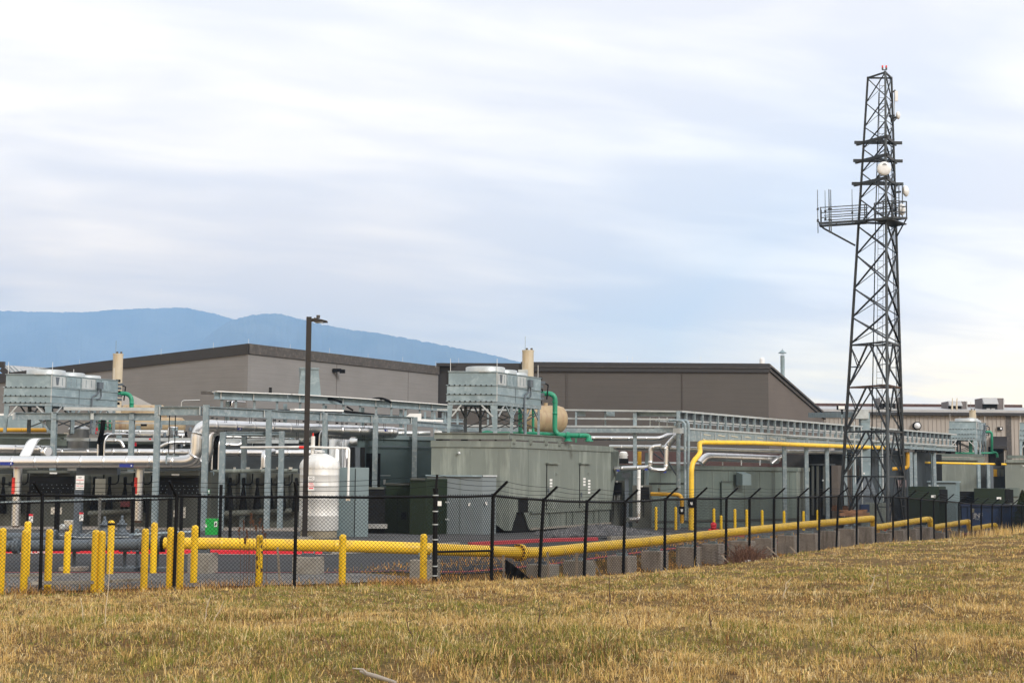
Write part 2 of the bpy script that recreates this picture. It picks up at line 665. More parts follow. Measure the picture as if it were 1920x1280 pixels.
gx = graded(-26, 62, 0.4, -8000, 900)
gy = graded(-6, 112, 0.4, -60, 10500)
go = bpy.data.objects.new('ground', grid_mesh(gx, gy, hz, 'ground'))
C.objects.link(go)
go.data.materials.append(ground_mat())
tag(go, 'rough field soil under the straw coloured grass, running on to the horizon', None, kind='structure')


def stone_mat(name, c0, c1, sc, bump=1.0):
    mt = bpy.data.materials.new(name)
    mt.use_nodes = True
    t = NT(mt.node_tree)
    b = t.n['Principled BSDF']
    b.inputs['Roughness'].default_value = 0.9
    p = t.new('ShaderNodeNewGeometry').outputs['Position']
    n = t.noise(p, sc, 4, .7)
    c = t.ramp(n, [(0.3, c0), (0.5, tuple((a + b_) / 2 for a, b_ in zip(c0, c1))), (0.72, c1)])
    w = t.ramp(t.noise(p, .35, 3, .5), [(0.3, (.75, .75, .75)), (0.7, (1.15, 1.13, 1.1))])
    t.l.new(t.mix(1.0, c, w, 'MULTIPLY'), b.inputs['Base Color'])
    bn = t.new('ShaderNodeBump')
    bn.inputs['Strength'].default_value = bump
    bn.inputs['Distance'].default_value = .03
    t.l.new(n, bn.inputs['Height'])
    t.l.new(bn.outputs[0], b.inputs['Normal'])
    return mt


def offset_line(s):
    """points of the fence line moved inside by s metres (rounded inner corner): left end, corner, right end"""
    L = [(-60, 33.0 - 60 * .026 + 1.5 + s * 0 , 0)]
    pts = []
    for x in np.arange(-70, -10.01, 4):
        pts.append((x, FC.y + (x - FC.x) * .026 + s))
    t0 = s * 0.55
    for t in np.arange(max(t0, 4), 85, 4):
        p = FC + FD * t - FN * s
        pts.append((p.x, p.y))
    return pts


def smooth_poly(pts, it=3):
    for _ in range(it):
        q = [pts[0]]
        for a, b in zip(pts, pts[1:]):
            q.append((a[0] * .75 + b[0] * .25, a[1] * .75 + b[1] * .25))
            q.append((a[0] * .25 + b[0] * .75, a[1] * .25 + b[1] * .75))
        q.append(pts[-1])
        pts = q
    return pts


def resample(pts, n):
    p = np.array(pts)
    d = np.r_[0, np.cumsum(np.hypot(*np.diff(p, axis=0).T))]
    t = np.linspace(0, d[-1], n)
    return np.stack([np.interp(t, d, p[:, 0]), np.interp(t, d, p[:, 1])], 1)


def strip(name, near, far, rows, n, dz, mt, label):
    a, b = resample(near, n), resample(far, n)
    mb = MB()
    k = np.linspace(0, 1, rows)[:, None, None]
    P = a[None] * (1 - k) + b[None] * k
    Z = hz(P[..., 0], P[..., 1]) + dz
    vs = [(P[i, j, 0], P[i, j, 1], Z[i, j]) for i in range(rows) for j in range(n)]
    fs = [(i * n + j, i * n + j + 1, (i + 1) * n + j + 1, (i + 1) * n + j) for i in range(rows - 1) for j in range(n - 1)]
    mb.add(vs, fs, True)
    o = mb.build(name, mt)
    tag(o, label, None, kind='structure')
    return o


near_edge = smooth_poly([(-70, 34.6), (-25, 36.4), (-8, 37.2), (-2.5, 38.2), (.6, 43.5), (5.5, 52.1), (12.3, 63.1), (22.3, 79.1), (38.3, 105)])
far_edge = smooth_poly([(-70, 45.6), (-25, 45.9), (-9, 46.3), (-4.5, 47.3), (-1.4, 52), (2.6, 57), (9, 63.5), (17, 74), (29, 93), (36, 104)])
yard_far = [(-70, 150), (-20, 150), (10, 150), (60, 150)]
strip('gravel_yard', [(x, y - .02) for x, y in far_edge], yard_far, 60, 90, 0.012, stone_mat('grey_gravel', (.025, .026, .028), (.11, .107, .105), 9),
      'grey gravel and paved yard under the plant equipment')
strip('asphalt_road', near_edge, far_edge, 14, 120, 0.02, stone_mat('asphalt', (.018, .019, .021), (.040, .041, .044), 30, .3),
      'dark asphalt service road between the fence and the red kerb')
gv_near = smooth_poly([(-70, 32.7), (-25, 33.8), (-8, 34.4), (-2.6, 34.6), (0.6, 38.6), (1.6, 40.4)])
gv_far = smooth_poly([(-70, 34.7), (-25, 36.5), (-8, 37.25), (-1.0, 38.1), (1.4, 41), (2.1, 42)])
strip('gravel_verge', gv_near, gv_far, 6, 90, 0.03, stone_mat('coarse_gravel', (.015, .015, .016), (.30, .29, .28), 11, 1.6),
      'coarse grey gravel verge just inside the fence')
# thin painted line on the near edge of the road
ln = [(x, y + .25) for x, y in near_edge[: len(near_edge) // 2 + 40]]
ln2 = [(x, y + .37) for x, y in near_edge[: len(near_edge) // 2 + 40]]
strip('road_line', ln, ln2, 2, 120, 0.026, M['pinkred'], 'thin red painted line along the near edge of the road')

# kerb: concrete with its face and top painted red in two runs
kp = [Wp(u, v, 1) for u, v in ()]
kpix = [(-60, 45.5), (0, 45.7), (150, 45.8), (310, 45.9), (480, 46.0), (600, 46.2), (660, 47.0), (740, 48.6), (800, 50.2), (870, 52), (960, 54), (1085, 57.2), (1180, 59.6), (1260, 62), (1340, 64.5), (1400, 67), (1500, 71)]
kpts = []
for u, D in kpix:
    p = G(u, D, .1)
    kpts.append((p.x, p.y))
kpts = smooth_poly(kpts, 2)
kr = [(p[0], p[1], hz1(*p)) for p in kpts]


def u_of(p):
    d = Vector(p) - CAM
    return 960 + FPX * d.dot(_R) / d.dot(_F)


def kerb_run(name, lo, hi, mt, label, w=.18, h=.16):
    mb = MB()
    seg = [p for p in kr if lo <= u_of(p) <= hi]
    vs = []
    for i, p in enumerate(seg):
        a = Vector(seg[max(i - 1, 0)])
        b = Vector(seg[min(i + 1, len(seg) - 1)])
        d = (b - a)
        d.z = 0
        d.normalize()
        nrm = Vector((-d.y, d.x, 0))
        q = Vector(p)
        vs += [q - Vector((0, 0, .1)), q + Vector((0, 0, h)), q + nrm * w + Vector((0, 0, h + .01)), q + nrm * w - Vector((0, 0, .1))]
    fs = []
    for i in range(len(seg) - 1):
        for k in range(3):
            fs.append((i * 4 + k, i * 4 + 4 + k, i * 4 + 5 + k, i * 4 + 1 + k))
    e = (len(seg) - 1) * 4
    fs += [(0, 1, 2, 3), (e + 3, e + 2, e + 1, e)]
    mb.add(vs, fs)
    return tag(mb.build(name, mt), label, None, kind='structure')


kerb_run('kerb', -80, 622, M['red'], 'red painted kerb along the far side of the road, left part', .2, .15)
kerb_run('kerb', 622, 868, M['conc'], 'bare concrete kerb between the two red runs', .2, .16)
kerb_run('kerb', 868, 1130, M['pinkred'], 'red painted kerb behind the flange of the yellow pipe', .15, .14)
kerb_run('kerb', 1130, 1300, M['conc'], 'bare concrete kerb beside the rubble heap', .2, .16)
kerb_run('kerb', 1300, 1400, M['pinkred'], 'short red kerb run by the red hydrant', .15, .14)
# gutter edge below the left kerb
gut = [p for p in kr if -80 <= u_of(p) <= 860]
strip('kerb_gutter', [(p[0], p[1] - .35) for p in gut], [(p[0], p[1] - .02) for p in gut], 2, 80, .03, M['conc'], 'pale concrete gutter at the foot of the kerb')
kt = thing('kerb_lettering', 'white words stencilled on the red kerb at the far left', 'lettering', G(20, 45.7, .1))
for uu, body in ((34, 'NO PARKING'), (66, 'FIRE LANE')):
    D = np.interp(uu, [k[0] for k in kpix], [k[1] for k in kpix])
    p = G(uu, D, 0)
    txt(kt, 'word', body, (p.x, D - .02, hz1(p.x, D) + .07), .15, M['white'])

# ------------------------------------------------------------------ mountains
DM = 9000.0
ridge_pix = [(-500, 600), (-250, 590), (-120, 586), (0, 583), (60, 584), (130, 585), (175, 584), (220, 580), (280, 578), (330, 576.5), (350, 577), (380, 583), (410, 590), (440, 598.5), (470, 590), (500, 588), (525, 588), (560, 597),
             (610, 609), (650, 617), (700, 623), (740, 630), (780, 637), (810, 643), (850, 651), (900, 660), (940, 669), (980, 680), (1030, 694), (1100, 714), (1200, 744)]
RZ = 70


def ridge(name, pix, D, depth, mt, label, seed):
    r = np.random.default_rng(seed)
    us = np.arange(pix[0][0], pix[-1][0], 1.6)
    vs = np.interp(us, [p[0] for p in pix], [p[1] for p in pix])
    rough = np.convolve(r.normal(0, 1, len(us)), np.ones(5) / 5, 'same') * 1.0 + r.normal(0, .5, len(us))
    top = [Wp(u, v + e, D) for u, v, e in zip(us, vs, rough)]
    n = len(us)
    rows = 14
    verts, faces = [], []
    for i in range(rows + 6):
        if i <= rows:
            k = i / rows                    # from foot (0) up to crest (1)
            yy = D - depth * (1 - k)
            hk = k ** 1.15
        else:
            k = (i - rows) / 6
            yy = D + depth * .7 * k
            hk = 1 - k
        for j, p in enumerate(top):
            gul = 0 if i >= rows else (math.sin(j * .028 + 5 * k) + .6 * math.sin(j * .067 - 7 * k) + .4 * math.sin(j * .15 + 11 * k)) * 75 * math.sin(math.pi * k) + r.normal(0, 1.0)
            verts.append((p.x * (1 if i > rows else yy / D) , yy, -3 + (p.z + 3) * hk + gul))
    for i in range(rows + 5):
        for j in range(n - 1):
            faces.append((i * n + j, i * n + j + 1, (i + 1) * n + j + 1, (i + 1) * n + j))
    mb = MB()
    mb.add(verts, faces, True)
    return tag(mb.build(name, mt), label, None, kind='structure')


mm = mat('wooded_mountain', (.10, .10, .085), .95, 0, .75, .0016, 0, 30, (.02, .03, .03), .8)  # mottling stands for trees and for slope shading put into the colour
ridge('mountain', ridge_pix[:1] + [(-300, 592), (-120, 586)] + ridge_pix[3:14] + [(470, 612), (520, 630), (600, 660), (700, 690), (850, 740), (1000, 790)], DM + 1800, 3300, mm, 'long wooded mountain ridge, hazy blue, on the left skyline', 3)
ridge('mountain', [(250, 740), (330, 690), (390, 630), (425, 604), (440, 599)] + ridge_pix[14:], DM, 2700, mm, 'nearer wooded ridge falling away to the right, hazy blue', 5)


def haze_box():
    mb = MB()
    mb.box((-4000, 5800, 600), 5300, 6000, 625)
    mt = bpy.data.materials.new('haze_air')
    mt.use_nodes = True
    t = NT(mt.node_tree)
    t.n.remove(t.n['Principled BSDF'])
    v = t.new('ShaderNodeVolumePrincipled')
    v.inputs['Color'].default_value = (.37, .63, .99, 1)
    v.inputs['Density'].default_value = HAZE_D
    v.inputs['Anisotropy'].default_value = 0.0
    t.l.new(v.outputs[0], t.n['Material Output'].inputs['Volume'])
    o = mb.build('haze', mt)
    tag(o, 'pale blue air between the plant and the mountains', None, kind='stuff')


HAZE_D = 1.4e-4
USE_HAZE = True
if USE_HAZE:
    haze_box()

# ------------------------------------------------------------------ grey building (left)
def wall_build(parent, name, a, b, z0, za, zb, mt, thick=.3):
    """vertical wall from plan point a to b, top running from za to zb"""
    a, b = Vector(a), Vector(b)
    d = (b - a).normalized()
    n = Vector((-d.y, d.x, 0)) * thick
    mb = MB()
    mb.prism([(a.x, a.y), (b.x, b.y), (b.x + n.x, b.y + n.y), (a.x + n.x, a.y + n.y)], z0, [za, zb, zb, za])
    return mb.build(name, mt, parent)


def sloped_band(parent, name, a, b, za, zb, h, out, mt):
    a, b = Vector(a), Vector(b)
    d = (b - a).normalized()
    n = Vector((d.y, -d.x, 0)) * out
    m2 = Vector((-d.y, d.x, 0)) * .25
    p0, p1 = a + n, b + n
    q0, q1 = a + m2, b + m2
    mb = MB()
    mb.prism([(p0.x, p0.y), (p1.x, p1.y), (q1.x, q1.y), (q0.x, q0.y)], [za - h, zb - h, zb - h, za - h], [za, zb, zb, za])
    return mb.build(name, mt, parent)


gc = Wp(466, 644, 100)
gr = Wp(822, 686.5, 122)
gl = Wp(105, 688, 110)
gl2 = Wp(-60, 708, 115)
gb = thing('grey_building', 'large grey panelled building with dark fascia and a low sloping roof, left of centre', 'building', (gc.x, gc.y, -1))
wall_build(gb, 'wall', (gc.x, gc.y, 0), (gr.x, gr.y, 0), -1, gc.z - .05, gr.z - .05, M['greywall'])
wall_build(gb, 'wall', (gl2.x, gl2.y, 0), (gc.x, gc.y, 0), -1, gl2.z - .05, gc.z - .05, M['greywall'])
sloped_band(gb, 'fascia', (gc.x, gc.y, 0), (gr.x, gr.y, 0), gc.z, gr.z, .72, .12, M['fascia2'])
sloped_band(gb, 'fascia', (gl2.x, gl2.y, 0), (gc.x + .05, gc.y, 0), gl2.z, gc.z + .004, .74, .12, M['fascia'])
rb = MB()
bk = Vector((-6.0, 160, 0))
rb.add([(gl2.x, gl2.y, gl2.z - .1), (gc.x, gc.y, gc.z - .1), (gr.x, gr.y, gr.z - .1), (gr.x - 19, gr.y + 11, gr.z - 1.2)], [(0, 1, 2, 3)])
rb.build('roof', M['fascia'], gb)
# panel joints: horizontal rebates read as fine courses
d_ = (gr - gc)
d_.z = 0
d_.normalize()
n_ = Vector((d_.y, -d_.x, 0))
for k in (10.5, 20.5):
    p = gc + d_ * k
    ztop = gc.z + (gr.z - gc.z) * k / (gr - gc).length - .75
    rod(gb, 'joint', (p.x + n_.x * .01, p.y + n_.y * .01, 0), (p.x + n_.x * .01, p.y + n_.y * .01, ztop), .05, .02, mat('grey_joint_gap', (.17, .155, .145), .8))  # thin grey strip marking a panel joint
# wall vent, wall camera, sheet-metal hood
pv = Wp(504, 733, 102.2)
vb = MB()
vb.box((pv.x, pv.y, pv.z), .2, .12, .26)
vent = tag(vb.build('wall_vent', M['louver']), 'small black louvred vent on the grey wall, near its corner', 'vent')
for k in range(4):
    rod(vent, 'slat', (pv.x - .2, pv.y - .135, pv.z - .19 + k * .125), (pv.x + .2, pv.y - .135, pv.z - .19 + k * .125), .03, .02, M['fascia2'])
pc = Wp(632, 694, 108.8)
wl = thing('wall_floodlight', 'small black floodlight on an arm high on the grey wall', 'floodlight', pc)
MB().box(pc, .32, .2, .12).build('lamp_head', M['black'], wl)
rod(wl, 'arm', pc + Vector((-.1, .1, .05)), pc + Vector((-.4, .9, .12)), .08, .08, M['black'])
MB().box(pc + Vector((.42, -.05, -.08)), .2, .16, .14).build('lamp_head', M['black'], wl)
ph = [Wp(559, 741, 97), Wp(602, 741, 97), Wp(597, 691, 97), Wp(565, 690, 97)]
hd = MB()
hd.hull6([ph[0], ph[1], ph[2], ph[3]], [ph[0] + Vector((-.1, 1.6, .3)), ph[1] + Vector((-.3, 1.6, .3)), ph[2] + Vector((-.4, .9, .1)), ph[3] + Vector((-.3, .9, .1))])
ho = tag(hd.build('duct_hood', M['galv_pale']), 'tapered sheet metal hood behind the lamp post, rising above the rack', 'hood')
rod(ho, 'rim', ph[3] + Vector((-.05, -.03, 0)), ph[2] + Vector((.05, -.03, 0)), .08, .12, M['galv'])
hb = MB()
hb.box((ph[0] + ph[1]) / 2 + Vector((-.2, .7, -.1)), 1.1, 1.0, .1)
hb.build('base', M['galv_light'], ho)

# dark recess between the two big buildings
dr = thing('recess_block', 'narrow black recessed wall between the grey and the brown building', 'building', G(829, 122.5, -1))
MB().prism(foot(804, 845, 122.6, 6, 90), -1, Zv(686, 830, 122.4)).build('wall', M['fascia'], dr)
MB().prism(foot(815, 852, 121.9, 6, 90), Zv(686, 830, 122), Zv(680.5, 830, 122)).build('roof_edge', M['fascia'], dr)

# ------------------------------------------------------------------ brown building
Db = 122.0
zt = Zv(680, 1220, Db)
bl, br = G(842, Db + .2, 0), G(1443, Db, 0)
bs = G(1548, 135.5, 0)
bb = thing('brown_building', 'long dark brown panelled building with black parapet and sloping right end', 'building', (br.x, br.y, -1))
wall_build(bb, 'wall', (bl.x, bl.y, 0), (br.x, br.y, 0), -1, zt - .3, zt - .3, M['brownwall'])
zs = Zv(774, 1545, 135.5)
wall_build(bb, 'wall', (br.x, br.y, 0), (bs.x, bs.y, 0), -1, zt - .3, zs - .3, mat('sunlit_brown_panel', (.145, .118, .100), .7, 0, .07, .35, .1, 8, course=.4))  # sunlight on the end wall is put into this lighter brown
sloped_band(bb, 'fascia', (G(975, Db, 0).x, Db + .05, 0), (br.x + .1, Db, 0), zt, zt, .78, .15, M['fascia'])
sloped_band(bb, 'fascia', (bl.x, Db + .25, 0), (G(975, Db, 0).x - .02, Db + .25, 0), zt - .12, zt - .12, .72, .15, M['fascia'])
sloped_band(bb, 'fascia_lip', (G(976, Db, 0).x, Db - .12, 0), (br.x + .1, Db - .17, 0), zt - .36, zt - .36, .06, .08, M['fascia2'])
sloped_band(bb, 'fascia', (br.x, br.y, 0), (bs.x, bs.y, 0), zt, zs, .62, .15, M['fascia2'])
sloped_band(bb, 'fascia_lip', (br.x + .1, br.y, 0), (bs.x + .1, bs.y, 0), zt - .3, zs - .3, .05, .24, M['fascia'])
rb = MB()
rb.add([(bl.x, Db + .3, zt - .1), (br.x, Db + .1, zt - .1), (bs.x, bs.y, zs - .1), (bl.x, bs.y, zs - .1)], [(0, 1, 2, 3)])
rb.build('roof', M['fascia'], bb)
for uu in (1063, 1280):
    p = G(uu, Db - .012, 0)
    rod(bb, 'joint', (p.x, p.y, 0), (p.x, p.y, zt - .8), .05, .02, mat('brown_joint_gap', (.085, .067, .057), .8))
pd = Wp(1429, 676, 124)
dm = MB().lathe([(.24, -.3), (.24, .06), (.2, .2), (.1, .28), (0, .3)], pd, 14)
tag(dm.build('roof_dome', M['dish']), 'small translucent dome vent on the brown roof near its corner', 'roof vent')
for uu, vv in ((285, 667), (146, 678)):
    pass
# lightning rods on the roofs
def air_rod(u, D, v0, v1, label, r=.009):
    p = Wp(u, v0, D)
    q = Wp(u, v1, D)
    tag(MB().tube([p, Vector((p.x, p.y, q.z))], r, 6).build('lightning_rod', M['white']), label, 'lightning rod', 'thin rods along the roof edges')


for uu, vv, D in ((302, 659, 104), (400, 647, 101.5), (466, 640, 100.2), (544, 650, 105), (618, 657.5, 109), (690, 668, 114), (755, 674, 118), (817, 682, 121), (860, 676, 122.6), (149, 679, 109)):
    air_rod(uu, D, vv + 6, vv - 5, {302: 'thin pale lightning rod over the left slope of the grey roof, left of its peak', 400: 'thin pale rod midway up the left slope of the grey roof', 466: 'thin pale rod at the peak corner of the grey roof', 544: 'thin pale rod just left of the lamp post on the grey roof', 618: 'thin pale rod just right of the lamp head on the grey roof', 690: 'thin pale rod midway along the right slope of the grey roof', 755: 'thin pale rod on the lower right slope of the grey roof', 817: 'thin pale rod at the low right end of the grey roof', 860: 'thin pale rod above the black recess beside the brown roof', 149: 'thin pale rod at the low left end of the grey roof'}[uu])
for uu in (1176, 1186, 1314):
    air_rod(uu, Db + 1, 680, 668, {1176: 'left rod of a close pair on the brown parapet', 1186: 'right rod of a close pair on the brown parapet', 1314: 'lone thin rod on the brown parapet near the roof dome'}[uu])

# flue with conical cap behind the brown gable
pf = Wp(1467.5, 705, 127)
fl = thing('roof_flue', 'galvanised round flue with a cone cap above the brown gable roof', 'flue', (pf.x, pf.y, 9))
z1 = Zv(668, 1467, 127)
MB().tube([(pf.x, pf.y, 8.5), (pf.x, pf.y, z1)], .19, 14).build('pipe', M['galv_pale'], fl)
MB().lathe([(.17, 0), (.20, .02), (.20, .05), (.05, .05)], (pf.x, pf.y, z1), 14).build('collar', M['galv'], fl)
for a in range(3):
    an = a * 2.1 + .3
    rod(fl, 'bracket', (pf.x + .14 * math.cos(an), pf.y + .14 * math.sin(an), z1 + .03), (pf.x + .14 * math.cos(an), pf.y + .14 * math.sin(an), z1 + .32), .03, .03, M['galv'])
MB().lathe([(.38, 0), (.37, .03), (.12, .24), (.03, .3), (.02, .42)], (pf.x, pf.y, z1 + .28), 16).build('cap', M['galv_pale'], fl)

# ------------------------------------------------------------------ tan building (right)
Dt = 140.0
zw = Zv(776, 1720, Dt)
tl, tr = G(1528, Dt, 0), G(2300, Dt, 0)
tb = thing('tan_building', 'low tan building of vertical ribbed siding with a pale metal roof, far right', 'building', (tl.x, Dt, -2))
# ribbed siding: a real folded sheet
def ribbed(x0, x1, y, z0, z1, pitch=.42):
    mb = MB()
    prof = []
    x = x0
    while x < x1:
        prof += [(x, 0), (x + pitch * .72, 0), (x + pitch * .78, -.05), (x + pitch * .94, -.05)]
        x += pitch
    prof.append((x1, 0))
    vs = [(a, y + b, z0) for a, b in prof] + [(a, y + b, z1) for a, b in prof]
    n = len(prof)
    mb.add(vs, [(i, i + 1, n + i + 1, n + i) for i in range(n - 1)])
    return mb


xs_ = G(1892, Dt, 5).x
ribbed(tl.x, xs_ - .25, Dt, -2, zw).build('siding', M['siding'], tb)
ribbed(xs_ + .25, tr.x, Dt, -2, zw).build('siding', M['siding'], tb)
MB().box((xs_, Dt, zw / 2 - 1), .26, .08, zw / 2 + 1).build('downpipe', M['fascia2'], tb)
MB().box(((tl.x + tr.x) / 2, Dt + 9, zw / 2 - 1), (tr.x - tl.x) / 2, 8.8, zw / 2 + .95).build('wall', M['siding'], tb)
eave = MB()
eave.box(((tl.x + tr.x) / 2, Dt - .2, zw + .02), (tr.x - tl.x) / 2 + .3, .3, .14)
eave.build('gutter', M['fascia'], tb)
zr = Zv(762, 1720, Dt + 12)
rf = MB()
rf.add([(tl.x - .4, Dt - .5, zw + .17), (tr.x + .4, Dt - .5, zw + .17), (tr.x + .4, Dt + 12, zr), (tl.x - .4, Dt + 12, zr), (tl.x - .4, Dt + 30, zw), (tr.x, Dt + 30, zw)], [(0, 1, 2, 3), (3, 2, 5, 4)])
rf.build('roof', M['roofm'], tb)
rod(tb, 'eave_trim', (tl.x - .4, Dt - .52, zw + .3), (tr.x + .4, Dt - .52, zw + .3), .04, .22, M['roofm'])
rod(tb, 'ridge_cap', (tl.x, Dt + 12, zr + .12), (G(1916, Dt + 12, 9).x, Dt + 12, zr + .12), .5, .3, M['redbrown'])
# roof units
def roof_unit(u0, u1, vt, vb, label, hood):
    D = Dt + 7
    p0, p1 = Wp(u0, vb + 3, D), Wp(u1, vb + 3, D)
    zt2 = Zv(vt, (u0 + u1) / 2, D)
    z0 = p0.z - .5
    th = thing('rooftop_unit', label, 'air conditioner', (p0.x, D, z0), 'air conditioners on the tan roof')
    w = p1.x - p0.x
    MB().box((p0.x + w / 2, D + 1.2, (z0 + zt2) / 2), w / 2, 1.2, (zt2 - z0) / 2).build('casing',  mat('unit_casing', (.17, .145, .14), .6), th, .03)
    MB().box((p0.x + w * .34, D - .04, z0 + (zt2 - z0) * .38), w * .34, .04, (zt2 - z0) * .30).build('coil_panel', M['louver'], th)
    hp = [(p0.x + .02, D - .5, z0 + (zt2 - z0) * .66), (p0.x + w * .68, D - .5, z0 + (zt2 - z0) * .66), (p0.x + w * .68, D - .02, zt2 - .03), (p0.x + .02, D - .02, zt2 - .03)]
    MB().hull6([Vector(a) for a in hp], [Vector((a[0], D - .02, a[2])) for a in hp[:2]] + [Vector((a[0], D + .01, a[2])) for a in hp[2:]]).build('hood', M['roofm'], th)
    MB().box((p1.x + .02, D + 1.2, (z0 + zt2) / 2 + .05), .03, .9, (zt2 - z0) / 2 * .8).build('end_grille', M['louver'], th)
    for k in (.26, .48):
        MB().box((p0.x + w * k, D - .09, z0 + (zt2 - z0) * .35), .18, .02, .16).build('access_plate', M['roofm'], th)
    rod(th, 'corner_post', (p1.x - .05, D - .03, z0), (p1.x - .05, D - .03, zt2), .1, .05, M['roofm'])


roof_unit(1650, 1692, 745, 766, 'low roof unit seen through the lattice tower', True)
roof_unit(1778, 1814, 752, 766, 'smallest roof unit, with two yellow vent pipes before it', True)
roof_unit(1842, 1883, 746, 768, 'tallest roof unit, at the right end of the tan roof', True)
for uu in (1785.5, 1794):
    p = Wp(uu, 770, Dt + 3)
    q = Wp(uu + .5, 746, Dt + 3)
    tag(MB().tube([p - Vector((0, 0, .6)), p + Vector((0, 0, .5)), q], [.09, .09, .03], 8).build('vent_pipe', M['stack']), '%s of the two slim yellow vent pipes before the smallest roof unit' % ('left one' if uu < 1790 else 'right one'), 'vent pipe', 'yellow vent pipes on the tan roof')
# round wall fan, awning, wall lamp, dark door under the awning
pfan = Wp(1718.5, 798, Dt - .1)
fn = thing('wall_fan', 'round white wall vent with black rim on the tan siding', 'vent', pfan)
MB().lathe([(.40, .0), (.40, .3), (.30, .3), (.30, .1)], pfan, 24, (0, -1, 0)).build('rim', M['black'], fn)
MB().lathe([(.33, .2), (.31, .34), (.2, .44), (0, .48)], pfan, 20, (0, -1, 0)).build('cover', M['dish'], fn)
aw = [Wp(1858, 818, Dt - .1), Wp(1888, 818, Dt - .1), Wp(1888, 836, Dt - 1.8), Wp(1858, 836, Dt - 1.8)]
mb = MB()
mb.hull6([aw[3], aw[2], aw[1], aw[0]], [aw[3] + Vector((0, 0, -.25)), aw[2] + Vector((0, 0, -.25)), Vector((aw[1].x, aw[1].y, aw[3].z - .25)), Vector((aw[0].x, aw[0].y, aw[3].z - .25))])
tag(mb.build('door_awning', M['fascia']), 'black sloping awning over the doorway of the tan building', 'awning')
p = Wp(1875, 803, Dt - .15)
wlp = thing('wall_lamp', 'small black wall lamp with a white lens above the awning', 'wall lamp', p)
MB().box(p, .24, .12, .15).build('housing', M['black'], wlp)
MB().box(p + Vector((.06, -.13, 0)), .09, .02, .09).build('lens', M['dish'], wlp)
MB().box(Wp(1868, 868, Dt - .05), .75, .06, 1.6).build('doorway', M['louver'], tb)
# ------------------------------------------------------------------ perimeter fence
def on_line(u, s=0.0):
    """point of the right-hand fence line (moved inside by s) in photo column u -> (x, y, t)"""
    k = (u - 960) / FPX
    bx, by = FC.x - FN.x * s, FC.y - FN.y * s
    t = (k * by - bx) / (FD.x - k * FD.y)
    return bx + FD.x * t, by + FD.y * t, t


def front_pt(u):
    D = 33.7
    for _ in range(3):
        p = G(u, D, 1)
        D = FC.y + (p.x - FC.x) * .026
    return p.x, D


ORD = ['first', 'second', 'third', 'fourth', 'fifth', 'sixth', 'seventh', 'eighth', 'ninth', 'tenth', 'eleventh', 'twelfth', 'thirteenth', 'fourteenth', 'fifteenth', 'sixteenth', 'seventeenth', 'eighteenth', 'nineteenth', 'twentieth']


def wires(p, q, h0, h1, pitch=.094, r=.0062, spike=.045):
    """chain-link between two post feet p, q with mesh heights h0, h1: real crossing wires"""
    mb = MB()
    p, q = Vector(p), Vector(q)
    L = (q - p).length
    d = (q - p) / L
    nrm = Vector((d.y, -d.x, 0)).normalized()
    hmax = max(h0, h1) + spike
    zig = Vector((0, 0, 1))

    def P(s, z):
        k = s / L
        hh = (h0 * (1 - k) + h1 * k)
        return p + d * s + zig * (z * hh / (max(h0, h1)))
    n = int((L + hmax) / pitch) + 1
    for i in range(-int(hmax / pitch) - 1, int(L / pitch) + 1):
        for sg in (1, -1):
            s0 = i * pitch
            a, b = 0.0, hmax
            if s0 < 0:
                a = -s0
            if s0 + b > L:
                b = L - s0
            if b - a < .02:
                continue
            if sg > 0:
                A, B = P(s0 + a, a), P(s0 + b, b)
            else:
                A, B = P(L - s0 - a, a), P(L - s0 - b, b)
            A = A + nrm * (.003 * sg)
            B = B + nrm * (.003 * sg)
            dd = (B - A).normalized()
            up = dd.cross(nrm).normalized()
            vs = []
            for X in (A, B):
                vs += [X + nrm * r, X - nrm * r * .5 + up * r * .87, X - nrm * r * .5 - up * r * .87]
            mb.add(vs, [(0, 1, 4, 3), (1, 2, 5, 4), (2, 0, 3, 5)], True)
    return mb


fence = thing('chain_link_fence', 'black chain link fence with barbed wire arms along the edge of the grass', 'fence', (FC.x, FC.y, .1))
FP = []      # (foot, top, arm vector, radius)
for u, zt_, arm in ((-190, 2.17, (-.1, -.3, .32)), (76, 2.17, (-.12, -.30, .32)), (329, 2.17, (-.12, -.30, .36)), (554, 2.17, (-.03, -.12, .36))):
    x, y = front_pt(u)
    z = hz1(x, y) - .04
    lean = -.035 if u in (76,) else .02
    FP.append((Vector((x + (lean * -1 if u == 76 else -.01), y, z)), Vector((x, y, zt_)), Vector(arm), .042))
FP.append((Vector((FC.x, FC.y, .08)), Vector((FC.x, FC.y, 2.30)), Vector((.03, .05, .42)), .058))
right_posts = [(927, 2.2), (1021, 2.06), (1102, 1.98), (1173, 1.95), (1248, 1.99), (1304, 1.99), (1362, 1.97), (1405, 1.95), (1451, 1.94), (1496, 1.93), (1535, 1.93), (1571, 1.93), (1605, 1.92), (1640, 1.87), (1672, 1.82), (1700, 1.75),
               (1724, 1.66), (1748, 1.58), (1771, 1.51), (1795, 1.4), (1818, 1.29), (1837, 1.22), (1857, 1.16), (1874, 1.1), (1893, 1.06), (1912, 1.02), (1932, .98), (1956, .94)]
for i, (u, zt_) in enumerate(right_posts):
    x, y, t = on_line(u)
    z = hz1(x, y) - .05
    ln_ = [.04, .14, .10, .07, .04, .03, .05, .03, .05, .05][i % 10] * (1 if i < 12 else .5)
    top = Vector((x, y, zt_))
    FP.append((Vector((x, y, z)) - FN * ln_, top, FN * .42 + Vector((0, 0, .36)), .047))
